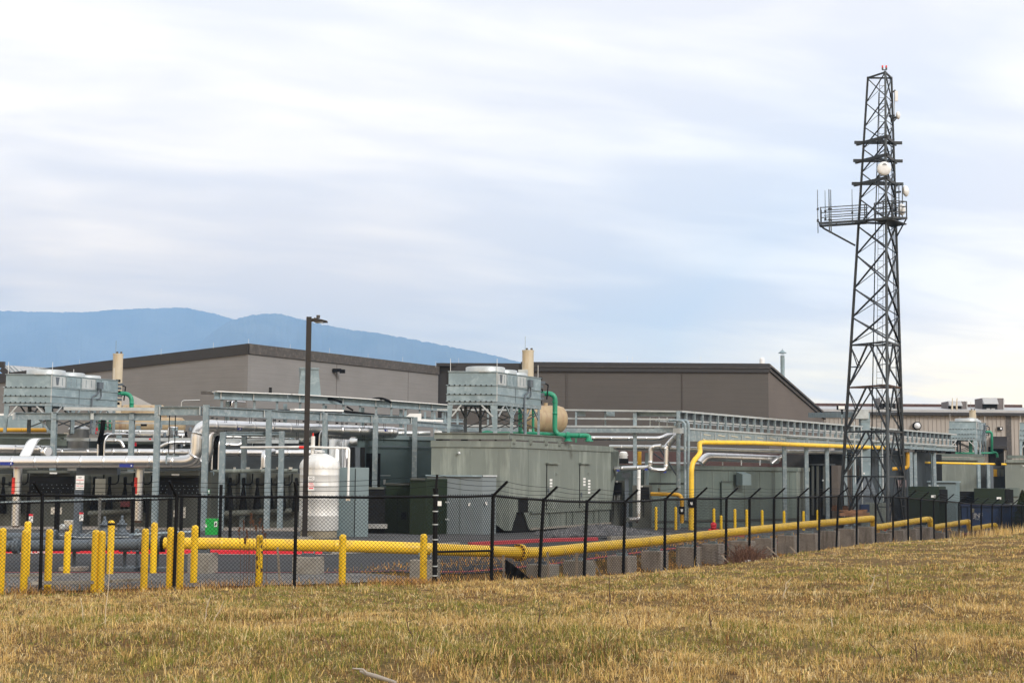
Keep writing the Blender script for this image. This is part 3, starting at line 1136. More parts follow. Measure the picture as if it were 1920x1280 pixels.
for i, (a, b, arm, r) in enumerate(FP):
    term = i == 4
    po = MB().tube([a - Vector((0, 0, .15)), a.lerp(b, .5), b + (b - a).normalized() * (.05 if not term else .02)], r, 10).build('post', M['black'], fence)
    if term:
        MB().tube([b + Vector((0, 0, .02)), b + Vector((0, 0, .10))], .07, 10).build('post_cap', M['black'], po)
        for k in (.12, .22, .50, .66, .8, .97):
            pp = a.lerp(b, k)
            MB().tube([pp - Vector((0, 0, .012)), pp + Vector((0, 0, .012))], r + .012, 10).build('tie_band', M['galv_light'], po)
        MB().box(b + Vector((.10, -.07, -.26)), .045, .01, .055).build('tag', M['white'], po)
    MB().bar(b + Vector((0, 0, .0)), b + arm, .055, .05).build('barb_arm', M['black'], po)
for i in range(len(FP) - 1):
    (a, b, arm, r), (a2, b2, arm2, r2) = FP[i], FP[i + 1]
    if i == 4:
        b = b - Vector((0, 0, .1))
    if i == 3:
        b2 = b2 - Vector((0, 0, .1))
    mid = b.lerp(b2, .5) - Vector((0, 0, .015))
    MB().tube([b, mid, b2], .030, 8).build('top_rail', M['black'], fence)
    o = wires(a + Vector((0, 0, .03)), a2 + Vector((0, 0, .03)), b.z - a.z - .03, b2.z - a2.z - .03, .094 if i < 4 else .105, .0046 if i < 4 else (.0062 if i < 11 else .005)).build('chain_link_mesh', M['black'], fence)
    o['kind'] = 'stuff'
    for k in (.38, .68, .98):
        p, q = FP[i][1] + arm * k, FP[i + 1][1] + arm2 * k
        n = 7
        pts = [p.lerp(q, j / n) + Vector((0, 0, -.05 * math.sin(math.pi * j / n) + random.uniform(-.006, .006))) for j in range(n + 1)]
        MB().tube(pts, .0055, 4, False).build('barbed_wire', M['black'], fence)
# brace rail and truss rod in the first bay right of the corner
a, b = FP[4], FP[5]
p, q = a[0].lerp(a[1], .37), b[0].lerp(b[1], .38)
MB().tube([p, q], .028, 8).build('brace_rail', M['black'], fence)
MB().tube([q, a[0] + (b[0] - a[0]) * .35 + Vector((0, 0, .1))], .008, 6).build('truss_rod', M['black'], fence)
# second, inner fence: black posts and one pale rail in front of the equipment row
inner = thing('inner_fence', 'row of black posts with a thin pale rail before the dark equipment cabinets', 'fence', (-19, 55, .1))
zi = Zv(937, 180, 55)
ip = []
for u, vt in ((-40, 905), (53, 921), (107, 918), (249, 912), (276, 925), (318, 912), (340, 915), (373, 925), (413, 908), (432, 936)):
    g_ = G(u, 55, 1)
    w = .16 if u in (107, 318) else .11
    z0 = hz1(g_.x, 55)
    MB().box((g_.x, 55, (z0 + Zv(vt, u, 55)) / 2), w / 2, w / 2, (Zv(vt, u, 55) - z0) / 2).build('post', M['black'], inner)
MB().bar((G(-40, 54.9, 1).x, 54.9, Zv(942, -40, 54.9)), (G(335, 54.9, 1).x, 54.9, Zv(931, 335, 54.9)), .03, .05).build('rail', M['galv'], inner)
MB().bar((G(-40, 54.85, 1).x, 54.85, Zv(945, -40, 54.9)), (G(335, 54.85, 1).x, 54.85, Zv(935, 335, 54.9)), .03, .06).build('rail', M['black'], inner)

# ------------------------------------------------------------------ bollards
bol = {}


def bollard_mesh(h, r, scuff=False):
    key = (round(h, 2), r, scuff)
    if key not in bol:
        mb = MB()
        mb.lathe([(r, -.55), (r, h - .07), (r * .97, h - .045), (r * .82, h - .015), (r * .5, h + .005), (0, h + .01)], (0, 0, 0), 16)
        me = mb.mesh('bollard')
        me.materials.append(M['yellow'])
        bol[key] = me
    return bol[key]


def bollard(u, vb, vt, label, r=.086, band=None, group='yellow bollards behind the fence', D=None, yoff=0, z0=None):
    zg = .09 if z0 is None else z0
    D = D or max(34.15, (ZC - zg) * FPX / (vb - (888 + (u - 960) * .007)))
    g_ = G(u, D, .6)
    h = Zv(vt, u, D) - zg
    o = bpy.data.objects.new('bollard', bollard_mesh(round(h, 2), r))
    C.objects.link(o)
    o.location = (g_.x, D, zg)
    ROOT[o.name] = (g_.x, D, zg)
    tag(o, label, 'bollard', group)
    if band:
        MB().lathe([(r + .002, 0), (r + .008, .005), (r + .008, .055), (r + .002, .06)], (g_.x, D, zg + h - band), 16).build('band', M['black'], o)
    return o


front = [(3, 1093, 990, 'yellow bollard cut by the left edge of the photo'),
         (46, 1103, 993, 'lower front bollard of the overlapping pair left of the first fence post'),
         (91, 1093, 992, 'yellow bollard just right of the first black fence post from the left'),
         (178, 1100, 993, 'left one of two touching yellow bollards before the grey pipes'),
         (190, 1101, 995, 'right one of two touching yellow bollards before the grey pipes'),
         (271, 1092, 991, 'yellow bollard before the flange where grey pipe meets yellow pipe'),
         (319, 1090, 988, 'yellow bollard touching the left side of the second fence post'),
         (338, 1095, 996, 'shorter yellow bollard just right of the second fence post'),
         (364, 1086, 985, 'yellow bollard before the first concrete block of the yellow pipe'),
         (642, 1090, 1002, 'lone yellow bollard before the yellow pipe, below the teal cabinet'),
         (794, 1092, 1001, 'yellow bollard beside the fence corner post, before a concrete block')]
for u, vb, vt, lb in front:
    bollard(u, vb, vt, lb)
o = bollard(486, 1090, 1003, 'scuffed yellow bollard with dark chipped patches behind the tall dry weed')
for k in range(9):
    an = random.uniform(-2.6, -.5)
    zz = random.uniform(.15, 1.1)
    c = Vector(o.location) + Vector((math.cos(an) * .086, math.sin(an) * .086, zz))
    MB().box(c, random.uniform(.008, .025), .006, random.uniform(.02, .05), (Vector((-math.sin(an), math.cos(an), 0)), Vector((math.cos(an), math.sin(an), 0)), Vector((0, 0, 1)))).build('chip', M['rust'], o)
for u, vb, vt, lb, bd in ((50, 1078, 977, 'taller rear bollard of the overlapping pair left of the first fence post', None),
                          (126, 1075, 996, 'rear yellow bollard showing under the grey pipe, below the valve actuator', None),
                          (207, 1075, 976, 'rear yellow bollard with a black band near its top, between the valves', .11),
                          (288, 1073, 979, 'rear yellow bollard rising behind the end of the grey pipe', None)):
    bollard(u, vb, vt, lb, band=bd)
# far bollards by the right enclosures
far_b = [(1230, 992, 950, 'slim yellow bollard beside the silver pipe foot, behind the fence'), (1267, 991, 950, 'slim yellow bollard left of the steel column with the yellow risers'), (1338.5, 993, 953, 'yellow bollard just behind the red hydrant'),
         (1352, 992, 966, 'short yellow bollard right of the red hydrant'), (1378, 992, 954, 'yellow bollard under the left end of the grey vent box'), (1400, 990, 955, 'yellow bollard against the sage enclosure, right of the vent box'),
         (1429, 988, 956, 'yellow bollard against the middle of the sage enclosure'), (1470, 988, 957, 'yellow bollard near the right end of the sage enclosure'), (1506.5, 988, 958, 'yellow bollard at the right corner of the sage enclosure'), (1533, 986, 956, 'yellow bollard beside the black doorway of the dark enclosure')]
for u, vb, vt, lb in far_b:
    bollard(u, vb, vt, lb, .075, None, 'yellow bollards before the right enclosures', None, 0, -.15)

# ------------------------------------------------------------------ yellow gas main
ym = thing('yellow_pipeline', 'fat yellow gas pipe on concrete blocks running along the inside of the fence', 'pipeline', (G(312, 37.6, .8).x, 37.6, .8))
path = [(308, 1018), (371, 1018), (480, 1020), (558, 1021.5), (650, 1023), (786, 1027.5)]
pts = [Wp(u, v, 37.6) for u, v in path]
for u, v in ((860, 1031), (925, 1033), (960, 1035), (990, 1035.5), (1025, 1034.5), (1097, 1026.5), (1172, 1019.5), (1244, 1012), (1303, 1005), (1362, 998.5), (1459, 988.5), (1530, 981.5), (1604, 974.5), (1633, 971.7)):
    x, y, t = on_line(u, 2.0)
    pts.append(Wp(u, v, y))
e1 = pts[-1]


def ypt(u, v):
    x, y, t = on_line(u, 2.0)
    return Wp(u, v, y)


def smooth3(P, it=2):
    for _ in range(it):
        q = [P[0]]
        for a, b in zip(P, P[1:]):
            q += [a.lerp(b, .25), a.lerp(b, .75)]
        q.append(P[-1])
        P = q
    return P


seg1 = smooth3(pts)
dn = Vector((0, 0, -.52))
l1 = ypt(1642, 988)
MB().tube(seg1, .157, 18, True, 3.0, .006).build('pipe_run', M['ypipe'], ym)
e_dir = (pts[-1] - pts[-2]).normalized()
ends = [(pts[-1], ypt(1643, 988), ypt(1738, 973)), (ypt(1741, 973), ypt(1750, 988), ypt(1811, 978)), (ypt(1814, 978), ypt(1820, 991), ypt(1862, 984)), (ypt(1864, 984), ypt(1870, 997), ypt(1900, 992))]
for top, low, nxt in ends:
    MB().tube(bend([top - e_dir * .05, top + e_dir * .38, Vector((top.x, top.y, low.z)) + e_dir * .42, low + e_dir * .9], .3, 6), .157, 16).build('step_elbow', M['ypipe'], ym)
    MB().tube([low + e_dir * .8, nxt], .157, 16, True, 4.0, .006).build('pipe_run', M['ypipe'], ym)
# flange with bolts at u=972
x, y, t = on_line(974, 2.0)
fc = Wp(974, 1035.2, y)
fd = (ypt(985, 1035.4) - ypt(962, 1035)).normalized()
fl_ = MB().tube([fc - fd * .07, fc + fd * .07], .245, 22).build('flange', M['ypipe'], ym)
for k in range(14):
    an = 2 * math.pi * k / 14
    sx = Vector((0, 0, 1)).cross(fd).normalized()
    c = fc + (sx * math.cos(an) + Vector((0, 0, 1)) * math.sin(an)) * .215
    MB().tube([c - fd * .12, c + fd * .12], .026, 8).build('bolt', M['rust'], fl_)
# blocks with saddles
blk = thing
blocks = [(380, 1036, 37.6), (578, 1043, 37.6), (797, 1048, 37.6)] + [(u, v, None) for u, v in ((1020, 1057), (1088, 1050), (1167, 1041), (1228, 1032), (1291, 1024.5), (1335, 1018.5), (1390, 1013), (1434, 1008), (1477, 1003), (1515, 999), (1553, 994.5), (1588, 990.5), (1620, 986.5),
          (1654, 998.5), (1678, 993.5), (1703, 990.5), (1729, 987.5), (1756, 997.5), (1785, 994), (1842, 1002))]
for i, (u, vt, D) in enumerate(blocks):
    if D is None:
        x, y, t = on_line(u, 2.0)
        ax = FD
    else:
        y = D
        x = G(u, D, .3).x
        ax = Vector((.18, .98, 0)).normalized() if u < 800 else Vector((.2, .98, 0)).normalized()
    z1 = Zv(vt, u, y)
    z0 = hz1(x, y) - .25
    left = i < 3
    w = (.30 if i == 0 else .34) if left else random.uniform(.36, .43)
    ax2 = Vector((ax.y, -ax.x, 0))
    if left:
        lb = ['pale concrete block under the yellow pipe, beside the leftmost yellow pipe bollard', 'pale concrete block under the yellow pipe, at the foot of the black lamp post', 'pale concrete block under the yellow pipe, beside the fence corner post'][i]
    else:
        lb = '%s concrete block under the yellow pipe counting right from the pipe flange' % (ORD[i - 3] if i - 3 < 20 else 'last')
    b_ = MB()
    b_.box(Vector((x, y, (z0 + z1) / 2)), w, .32 if left else random.uniform(.30, .36), (z1 - z0) / 2, (ax2, ax, Vector((0, 0, 1))))
    bo = thing('support_block', lb, 'support block', (x, y, z0), 'concrete blocks under the yellow pipe')
    b_.build('block', M['conc'] if i < 5 else M['conc2'], bo, .025)
    sd_ = MB().box(Vector((x, y, z1 + .035)), .16, .10, .05, (ax2, ax, Vector((0, 0, 1))))
    sd_.build('saddle', M['greypipe'] if i < 4 else M['galv'], bo)
    for sgn in (-1, 1):
        MB().bar(Vector((x, y, z1)) + ax2 * (.13 * sgn), Vector((x, y, z1 + .17)) + ax2 * (.17 * sgn), .03, .08).build('clamp', M['galv'], bo)

# ------------------------------------------------------------------ grey valve station at the left end of the yellow pipe
vs_ = thing('grey_pipe_run', 'slate grey steel pipe run joining the left end of the yellow pipe', 'pipe run', (G(150, 37.8, .7).x, 37.8, .1))
D1 = 37.7
MB().tube(smooth3([Wp(-60, 1024, D1 + .2), Wp(60, 1022.5, D1 + .1), Wp(180, 1021.5, D1), Wp(262, 1020, D1), Wp(303, 1018.5, D1)], 1), .148, 18, True, 2.2, .01).build('main_pipe', M['greypipe'], vs_)
for u, r_ in ((265, .2), (272, .2), (300, .215), (306, .215), (28, .2), (34, .2)):
    c = Wp(u, 1018.7 + (310 - u) * .015, D1)
    MB().tube([c - Vector((.035, 0, 0)), c + Vector((.035, 0, 0))], r_, 20).build('flange', M['greypipe'] if u != 306 else M['black'], vs_)
MB().tube([Wp(-60, 1007, 40), Wp(60, 1006.5, 40), Wp(165, 1008, 40), Wp(250, 1009, 40)], .125, 16, True, 1.6, .02).build('bypass_pipe', M['greypipe'], vs_)
MB().tube([Wp(165, 1008, 40), Wp(228, 1003.5, 40.3), Wp(300, 999.5, 40.6), Wp(366, 996.5, 41)], .045, 8).build('thin_pipe', M['galv'], vs_)
MB().tube([Wp(112, 1003, 38.6), Wp(150, 1007, 38.2), Wp(240, 1006, 38)], .018, 6).build('sense_line', M['galv_light'], vs_)
MB().tube(bend([Wp(156, 1006, 39), Wp(166, 997, 39), Wp(182, 994, 39), Wp(200, 998, 39)], .2), .008, 5).build('sense_line', M['galv_light'], vs_)


def pressure_valve(u, v0, vt, D, label):
    c = Wp(u, v0, D)
    k = (v0 - vt) * D / FPX / .48
    th = thing('relief_valve', label, 'valve', c, 'grey valves standing on the grey pipes')
    MB().lathe([(.17, -.05), (.21, .0), (.21, .05), (.14, .09)], c, 18).build('bonnet_flange', M['greypipe'], th)
    MB().lathe([(.13, .09 * k), (.13, .12 * k), (.118, .125 * k), (.118, .255 * k), (.145, .26 * k), (.145, .30 * k), (.075, .31 * k), (.07, .39 * k), (.035, .40 * k), (.035, .50 * k), (0, .505 * k)], c, 16).build('spring_case', M['greypipe'], th)
    MB().tube([c + Vector((0, 0, -.04)), c + Vector((0, 0, -.22))], .12, 12).build('stem', M['greypipe'], th)


pressure_valve(195.5, 1003, 969.5, 40, 'grey flanged valve with pointed spring case left of the banded bollard')
pressure_valve(228, 1003, 968, 40, 'grey flanged valve with pointed spring case right of the banded bollard')
va = thing('valve_actuator', 'grey valve with gauge and meter box at the left of the grey pipes', 'valve', Wp(124, 1008, 38.9))
c = Wp(124, 1005, 38.9)
MB().lathe([(.12, -.2), (.2, -.1), (.22, .02), (.13, .09), (.07, .12)], c, 16).build('valve_body', M['greypipe'], va)
MB().lathe([(.2, 0), (.2, .06)], c + Vector((-.32, 0, -.02)), 16, (1, 0, 0)).build('flange', M['greypipe'], va)
MB().lathe([(.2, 0), (.2, .06)], c + Vector((.26, 0, -.02)), 16, (1, 0, 0)).build('flange', M['greypipe'], va)
gp = Wp(117, 987, 38.7)
MB().lathe([(.075, 0), (.075, .04), (.06, .045)], gp, 16, (0, -1, 0)).build('gauge', M['galv_light'], va)
rod(va, 'gauge_stem', c + Vector((-.06, 0, .08)), gp + Vector((0, .02, -.05)), .02, .02, M['galv'])
MB().box(Wp(129, 983, 38.9), .115, .06, .12).build('meter_box', M['clad_dull'], va, .01)
MB().box(Wp(132.5, 991, 38.8), .03, .04, .11).build('yellow_handle', M['yellow'], va)
MB().box(Wp(126, 996, 38.8), .04, .05, .05).build('bracket', M['rust'], va)
vw = thing('small_gate_valve', 'small hand valve on the thin pipe by the rear bollard', 'valve', Wp(288, 1003, 40.3))
c = Wp(290, 1000, 40.3)
MB().lathe([(.05, -.12), (.07, -.08), (.05, 0), (.03, .1)], c, 12).build('valve_body', M['greypipe'], vw)
MB().tube([c + Vector((-.1, 0, .1)), c + Vector((.13, 0, .09))], .014, 8).build('hand_lever', M['wood'], vw)
cg = thing('cock_valve', 'small tap on the thin pipe between valve and bollard', 'valve', Wp(255, 1001, 40.5))
c = Wp(255, 998, 40.5)
MB().tube(bend([c + Vector((0, 0, -.05)), c + Vector((0, 0, .09)), c + Vector((.06, 0, .09)), c + Vector((.07, 0, .04))], .04), .026, 8).build('spout', M['galv'], cg)
for i, (u, vt, vb, D) in enumerate(((138, 1030, 1080, 38.2), (233, 1030, 1078, 38.2), (257, 1030, 1076, 38.6), (294, 1030, 1074, 38.2))):
    c = G(u, D, .1)
    lb = ['pipe stand under the grey pipe right of the small rear bollard', 'pipe stand under the grey pipe right of the banded bollard', 'pipe stand under the grey pipe left of the flange', 'pipe stand under the flange at the end of the grey pipe'][i]
    th = thing('pipe_stand', lb, 'pipe stand', c, 'stands under the grey pipes')
    z1 = Zv(vt, u, D)
    MB().tube([(c.x, D, .1), (c.x, D, z1)], .05, 10).build('leg', M['greypipe'], th)
    MB().box((c.x, D, .12), .33, .25, .1).build('footing', M['greypipe'] if i else M['conc2'], th, .02)
    MB().box((c.x, D, z1 - .02), .13, .12, .03).build('saddle', M['greypipe'], th)
for i, (u0, u1, v) in enumerate(((10, 345 - 215, 1077), (75, 178, 1089), (210, 262, 1084))):
    pass
# pale kerb edges of the pad under the valves
for i, (u0, v0, u1, v1) in enumerate(((14, 1076, 136, 1074), (60, 1089, 176, 1087.5), (208, 1085, 262, 1082))):
    p, q = G(u0, (ZC - .13) * FPX / (v0 - 882), .13), G(u1, (ZC - .13) * FPX / (v1 - 882.5), .13)
    tag(MB().bar(p, q, .10, .07).build('pad_edging', M['conc']), ['pale concrete edging behind the left bollards', 'pale edging strip on the gravel left of the touching bollards', 'short pale edging strip right of the touching bollards'][i], 'edging')

# ------------------------------------------------------------------ lamp post
DL = 57.0
lp0 = G(571, DL, .08)
lpz = Zv(594, 578, DL)
lp = thing('lamp_post', 'tall square dark bronze lamp post with one flat lamp head', 'lamp post', (lp0.x, DL, .05))
MB().box((lp0.x, DL, (lpz + .05) / 2), .105, .105, (lpz - .05) / 2, (Vector((.98, .17, 0)), Vector((-.17, .98, 0)), Vector((0, 0, 1)))).build('pole', M['bronze'], lp, .01)
ha, hb_ = Wp(583, 600, DL), Wp(614, 603, DL)
MB().hull6([ha + Vector((0, -.07, -.06)), ha + Vector((0, .07, -.06)), ha + Vector((0, .07, .06)), ha + Vector((0, -.07, .06))],
           [ha + Vector((.15, -.07, -.06)), ha + Vector((.15, .07, -.06)), ha + Vector((.15, .07, .06)), ha + Vector((.15, -.07, .06))]).build('arm', M['bronze'], lp)
h1 = ha + Vector((.15, 0, .0))
hd_ = MB()
hd_.hull6([h1 + Vector((0, -.2, -.09)), h1 + Vector((0, .2, -.09)), h1 + Vector((0, .2, .09)), h1 + Vector((0, -.2, .09))],
          [Vector((hb_.x, DL - .12, h1.z - .1)), Vector((hb_.x, DL + .12, h1.z - .1)), Vector((hb_.x, DL + .12, h1.z - .03)), Vector((hb_.x, DL - .12, h1.z - .03))])
hh = hd_.build('lamp_head', M['bronze'], lp, .01)
MB().box(h1 + Vector((.2, 0, -.1)), .16, .14, .012).build('lens', M['dish'], hh)
MB().tube([h1 + Vector((.14, 0, .08)), h1 + Vector((.14, 0, .2))], .075, 10).build('light_sensor', M['fascia2'], hh)
MB().box((lp0.x, DL, .12), .3, .3, .1).build('base_plate', M['conc'], lp)


def sign(u, vt, vb, w_px, D, label, lines, red=True, mount=None, name='sign', base=M['white'], txtmat=None):
    z1, z0 = Zv(vt, u, D), Zv(vb, u, D)
    c = Wp(u, (vt + vb) / 2, D)
    w = w_px * D / FPX
    th = thing(name, label, 'sign', (c.x, c.y, z0))
    MB().box((c.x, c.y, (z0 + z1) / 2), w / 2, .008, (z1 - z0) / 2).build('panel', base, th)
    for body, zf, sz, mt in lines:
        txt(th, 'lettering', body, (c.x, c.y - .012, z0 + (z1 - z0) * zf), (z1 - z0) * sz, mt)
    return th, c, w, z0, z1


sg, c, w, z0, z1 = sign(583.5, 892.5, 918.5, 11.5, 56.7, 'white NO PARKING FIRE LANE sign on the lamp post, before the white tank', [('NO', .86, .2, M['black']), ('PARKING', .68, .13, M['black']), ('FIRE', .46, .19, M['red']), ('LANE', .29, .19, M['red'])])
MB().box((c.x, c.y - .012, z0 + (z1 - z0) * .59), w * .42, .004, .012).build('rule', M['black'], sg)
MB().box((c.x, c.y - .012, z0 + (z1 - z0) * .14), w * .36, .004, .02).build('arrow', M['red'], sg)

# silt fence: stakes and black fabric
def stake(u0, v0, u1, v1, D, label, w=.045, mt=None):
    p, q = Wp(u0, v0, D), Wp(u1, v1, D)
    p = p + (p - q).normalized() * .15
    tag(MB().bar(p, q, w, w * .8).build('wooden_stake', mt or M['wood']), label, 'stake', 'wooden stakes by the fence')


def dfence(u, s):
    return on_line(u, s)[1]


stake(945, 1090, 943.5, 1040, dfence(944, .5), 'upright weathered stake at the left end of the black fabric', .06)
stake(1029, 1082, 1026.5, 1034, dfence(1027, .5), 'upright stake right of the second leaning fence post', .06)
stake(1381.5 - 300, 1080, 1381 - 300, 1036, dfence(1081, .6), 'upright stake before the second concrete block', .08)
stake(1127, 1078, 1112, 1048, dfence(1120, .4), 'stake leaning left right of the third fence post', .05)
stake(1145, 1062, 1148, 1047, dfence(1147, .5), 'short pale stake before the third concrete block', .04)
stake(1176, 1078, 1158, 1045, dfence(1167, .3), 'pale stake leaning left by the fourth fence post', .045)
stake(1207, 1062, 1198, 1046, dfence(1203, .4), 'short dark stake leaning left beyond the fourth fence post', .05)
stake(1273, 1072, 1272, 1025, dfence(1272, .6), 'thin upright stake behind the fifth bay of the right fence', .04)
stake(1314, 1068, 1314, 1025, dfence(1314, .6), 'thin upright stake just right of the sixth right fence post', .04)
stake(1347, 1062, 1327, 1048, dfence(1337, .2), 'pale stake fallen to the left by the dry red bush', .045)
stake(1379, 1067, 1353, 1040, dfence(1366, -.3), 'long pale stake fallen against the fence left of the red bush', .05)
stake(1456, 1040, 1438, 1024, dfence(1447, -.2), 'pale stake leaning on the fence right of the red bush', .05)
stake(1500, 1043, 1481, 1024, dfence(1490, -.2), 'second pale stake leaning on the fence right of the red bush', .05)
stake(1603, 1040, 1607, 1025, dfence(1605, -.5), 'short white stake standing in the grass at the fence foot', .05)
stake(1687, 1021, 1701, 1011, dfence(1694, -.5), 'pale stick leaning right in the grass at the fence foot', .04)
stake(524.5, 1088, 520.5, 1025, 35.2, 'slim grey stake leaning before the yellow pipe, left of the third fence post', .05)
D = dfence(955, .55)
fb = MB()
r_ = np.random.default_rng(4)
top = [Wp(947 + 46 * k, 1048 + 36 * k ** 1.1, D - .05 + .12 * math.sin(k * 22)) for k in np.linspace(0, 1, 15)]
bot = [Wp(948 + 46 * k, 1089, D - .08 + .12 * math.sin(k * 22 + .8)) for k in np.linspace(0, 1, 15)]
n = 15
bk = [p + Vector((0.01, .03, 0)) for p in top] + [p + Vector((0.01, .03, 0)) for p in bot]
fb.add(top + bot + bk, [(i, i + 1, n + i + 1, n + i) for i in range(n - 1)] + [(2 * n + i + 1, 2 * n + i, 3 * n + i, 3 * n + i + 1) for i in range(n - 1)] + [(i + 1, i, 2 * n + i, 2 * n + i + 1) for i in range(n - 1)])
tag(fb.build('silt_fabric', M['rubber']), 'triangle of black sagging silt fabric at the fence foot, left of the pipe flange', 'fabric')
D = dfence(1460, -.1)
fb = MB()
fb.hull6([Wp(1445, 1050, D), Wp(1470, 1050, D), Wp(1461, 1044, D + .1), Wp(1450, 1040, D + .1)], [Wp(1447, 1050, D + .4), Wp(1470, 1050, D + .4), Wp(1461, 1045, D + .3), Wp(1450, 1041, D + .3)])
tag(fb.build('silt_fabric', M['rubber']), 'small crumpled black fabric scrap right of the dry red bush', 'fabric')
# ------------------------------------------------------------------ left pipe rack
ZT = 5.68


def col(parent, u, D, ztop, w=.25, name='column', z0=None, mt=None, lean=0):
    p = G(u, D, 3.0)
    zb = (hz1(p.x, D) - .1) if z0 is None else z0
    return MB().ibeam((p.x, D, zb), (p.x, D, ztop), w, w, .035, .03, (0, 1, 0)).build(name, mt or M['galv'], parent)


rk = thing('pipe_rack', 'galvanised steel pipe rack carrying the big silver pipe, left of the lamp post', 'pipe rack', G(385, 64, .1))
cols = [(293, 64.4), (384, 64), (502.5, 67), (608, 69.8), (703, 72.4), (777, 74.3)]
for u, D in cols:
    col(rk, u, D, ZT + (.06 if u < 400 else -.02))
for (u, D), (u2, D2) in zip(cols, cols[1:]):
    p, q = G(u, D, ZT - .21), G(u2, D2, ZT - .21)
    d = (q - p).normalized()
    MB().ibeam(p + d * .14, q - d * .14, .25, .40).build('beam', M['galv'], rk)
    for e, s_ in ((p + d * .2, 1), (q - d * .2, -1)):
        MB().box(e, .02, .16, .18).build('end_plate', M['galv_light'], rk)
# second bay further back on the left
for u in (99, 245):
    col(rk, u, 71, 5.66)
for u0, u1 in ((27, 97), (101, 243), (247, 292)):
    MB().ibeam(G(u0, 71, 5.45), G(u1, 71, 5.45), .25, .36).build('beam', M['galv'], rk)
MB().box(G(173, 70.85, 5.45), .08, .02, .16).build('end_plate', M['galv_light'], rk)
MB().box(G(27, 70.85, 5.45), .05, .14, .18).build('end_plate', M['galv_light'], rk)
MB().bar(G(121, 70.8, 5.82), G(292, 70.8, 5.82), .3, .16).build('tray', M['galv_light'], rk)
rod(rk, 'brace', Wp(70, 780, 71.2), Wp(96, 812, 71.2), .1, .1, M['galv'])
rod(rk, 'beam', G(290, 66, 5.0), G(385, 66, 5.0), .2, .2, M['galv'])
for u, D, vt in ((416.5, 64.8, 810), (457, 68.5, 810), (527, 67.5, 808)):
    col(rk, u, D, Zv(vt, u, D), .24)
MB().ibeam(G(417, 65.2, Zv(812, 417, 65)), G(527, 68, Zv(812, 527, 67.5)), .2, .14).build('beam', M['galv'], rk)
# rear beams seen through the rack, pale horizontals
for u0, u1, v, D, h in ((114, 372, 823.5, 75, .16), (418, 560, 827.5, 76, .18), (370, 600, 822, 79, .12)):
    p, q = Wp(u0, v, D), Wp(u1, v, D + .5)
    rod(rk, 'beam', p, q, .12, h, M['galv_light'])
for u0, u1, v, D in ((150, 290, 792, 76), (295, 372, 791, 76), (120, 330, 813, 77)):
    rod(rk, 'rail', Wp(u0, v, D), Wp(u1, v + 1, D), .07, .09, M['clad_dull'])

# big silver pipe: low run, riser, high run to a domed end, with a twin behind
sp = thing('silver_pipe', 'large silver pipe running low, rising by a column, then on high to a domed end', 'pipe', Wp(368, 862, 65.5))
ds = 65.6
low = [Wp(-40, 866, ds), Wp(367.5, 864.5, ds)]
A = Wp(367.5, 865.0, ds)
B = Wp(370.5, 797.5, ds)
hi_end = Wp(738, 804.5, 73.8)
B = Vector((A.x + .02, ds, B.z))
hi_end.z = B.z - .02
rr = .285
MB().tube(bend([low[0], A, B, B + (hi_end - B) * .999], .62, 8), rr, 22, True, 1.05, .010).build('pipe_run', M['clad'], sp)
dd = (hi_end - B).normalized()
MB().lathe([(rr, 0), (rr * .93, .10), (rr * .7, .2), (rr * .3, .26), (0, .27)], hi_end - dd * .02, 22, dd).build('end_cap', M['clad'], sp)
sp2 = thing('silver_pipe', 'twin silver pipe close behind the big riser, turning over beside the column', 'pipe', Wp(382, 862, 66.3))
off = Vector((.36, .66, -.05))
MB().tube(bend([A + off + Vector((-6, .1, -.02)), A + off, B + off + Vector((0, 0, -.12)), B + off + Vector((0, 0, -.12)) + dd * 8.2], .6, 8), rr * .93, 20, True, 1.05, .01).build('pipe_run', M['clad'], sp2)
sp3 = thing('silver_pipe', 'lower silver pipe with a domed end behind the column, under the high run', 'pipe', Wp(700, 828, 74.5))
p, q = Wp(652, 828.5, 74.6), Wp(738, 829, 75)
q.z = p.z
MB().tube(bend([p + Vector((-.1, .9, .1)), p, q], .4), .21, 18, True, 1.0, .02).build('pipe_run', M['clad_dull'], sp3)
d3 = (q - p).normalized()
MB().lathe([(.21, 0), (.19, .08), (.12, .16), (0, .2)], q, 18, d3).build('end_cap', M['clad_dull'], sp3)
MB().tube([p + Vector((.75, 0, 0)), p + Vector((1.3, 0, .03))], .245, 16).build('valve_jacket', M['clad'], sp3)
# blue flow labels on the pipes
for own, (u0, u1, v, D) in ((sp, (0, 24, 868.5, ds - rr)), (sp, (224, 250, 872.5, ds - rr + .02)), (sp, (436, 453, 803.5, 66.9)), (sp, (642, 654, 806.5, 71.6)), (sp, (715, 727, 806.5, 73.1)), (sp3, (715, 727, 830.5, 74.6))):
    c = Wp((u0 + u1) / 2, v, D - .06)
    o = MB().box(c, (u1 - u0) / 2 * D / FPX, .012, .055 if u0 > 400 else .075).build('flow_label', M['bluelab'], own)
    MB().tube([c + Vector(((u1 - u0) * .36 * D / FPX, -.013, 0)), c + Vector(((u1 - u0) * .36 * D / FPX, -.02, 0))], .03, 10).build('arrow', M['white'], o)
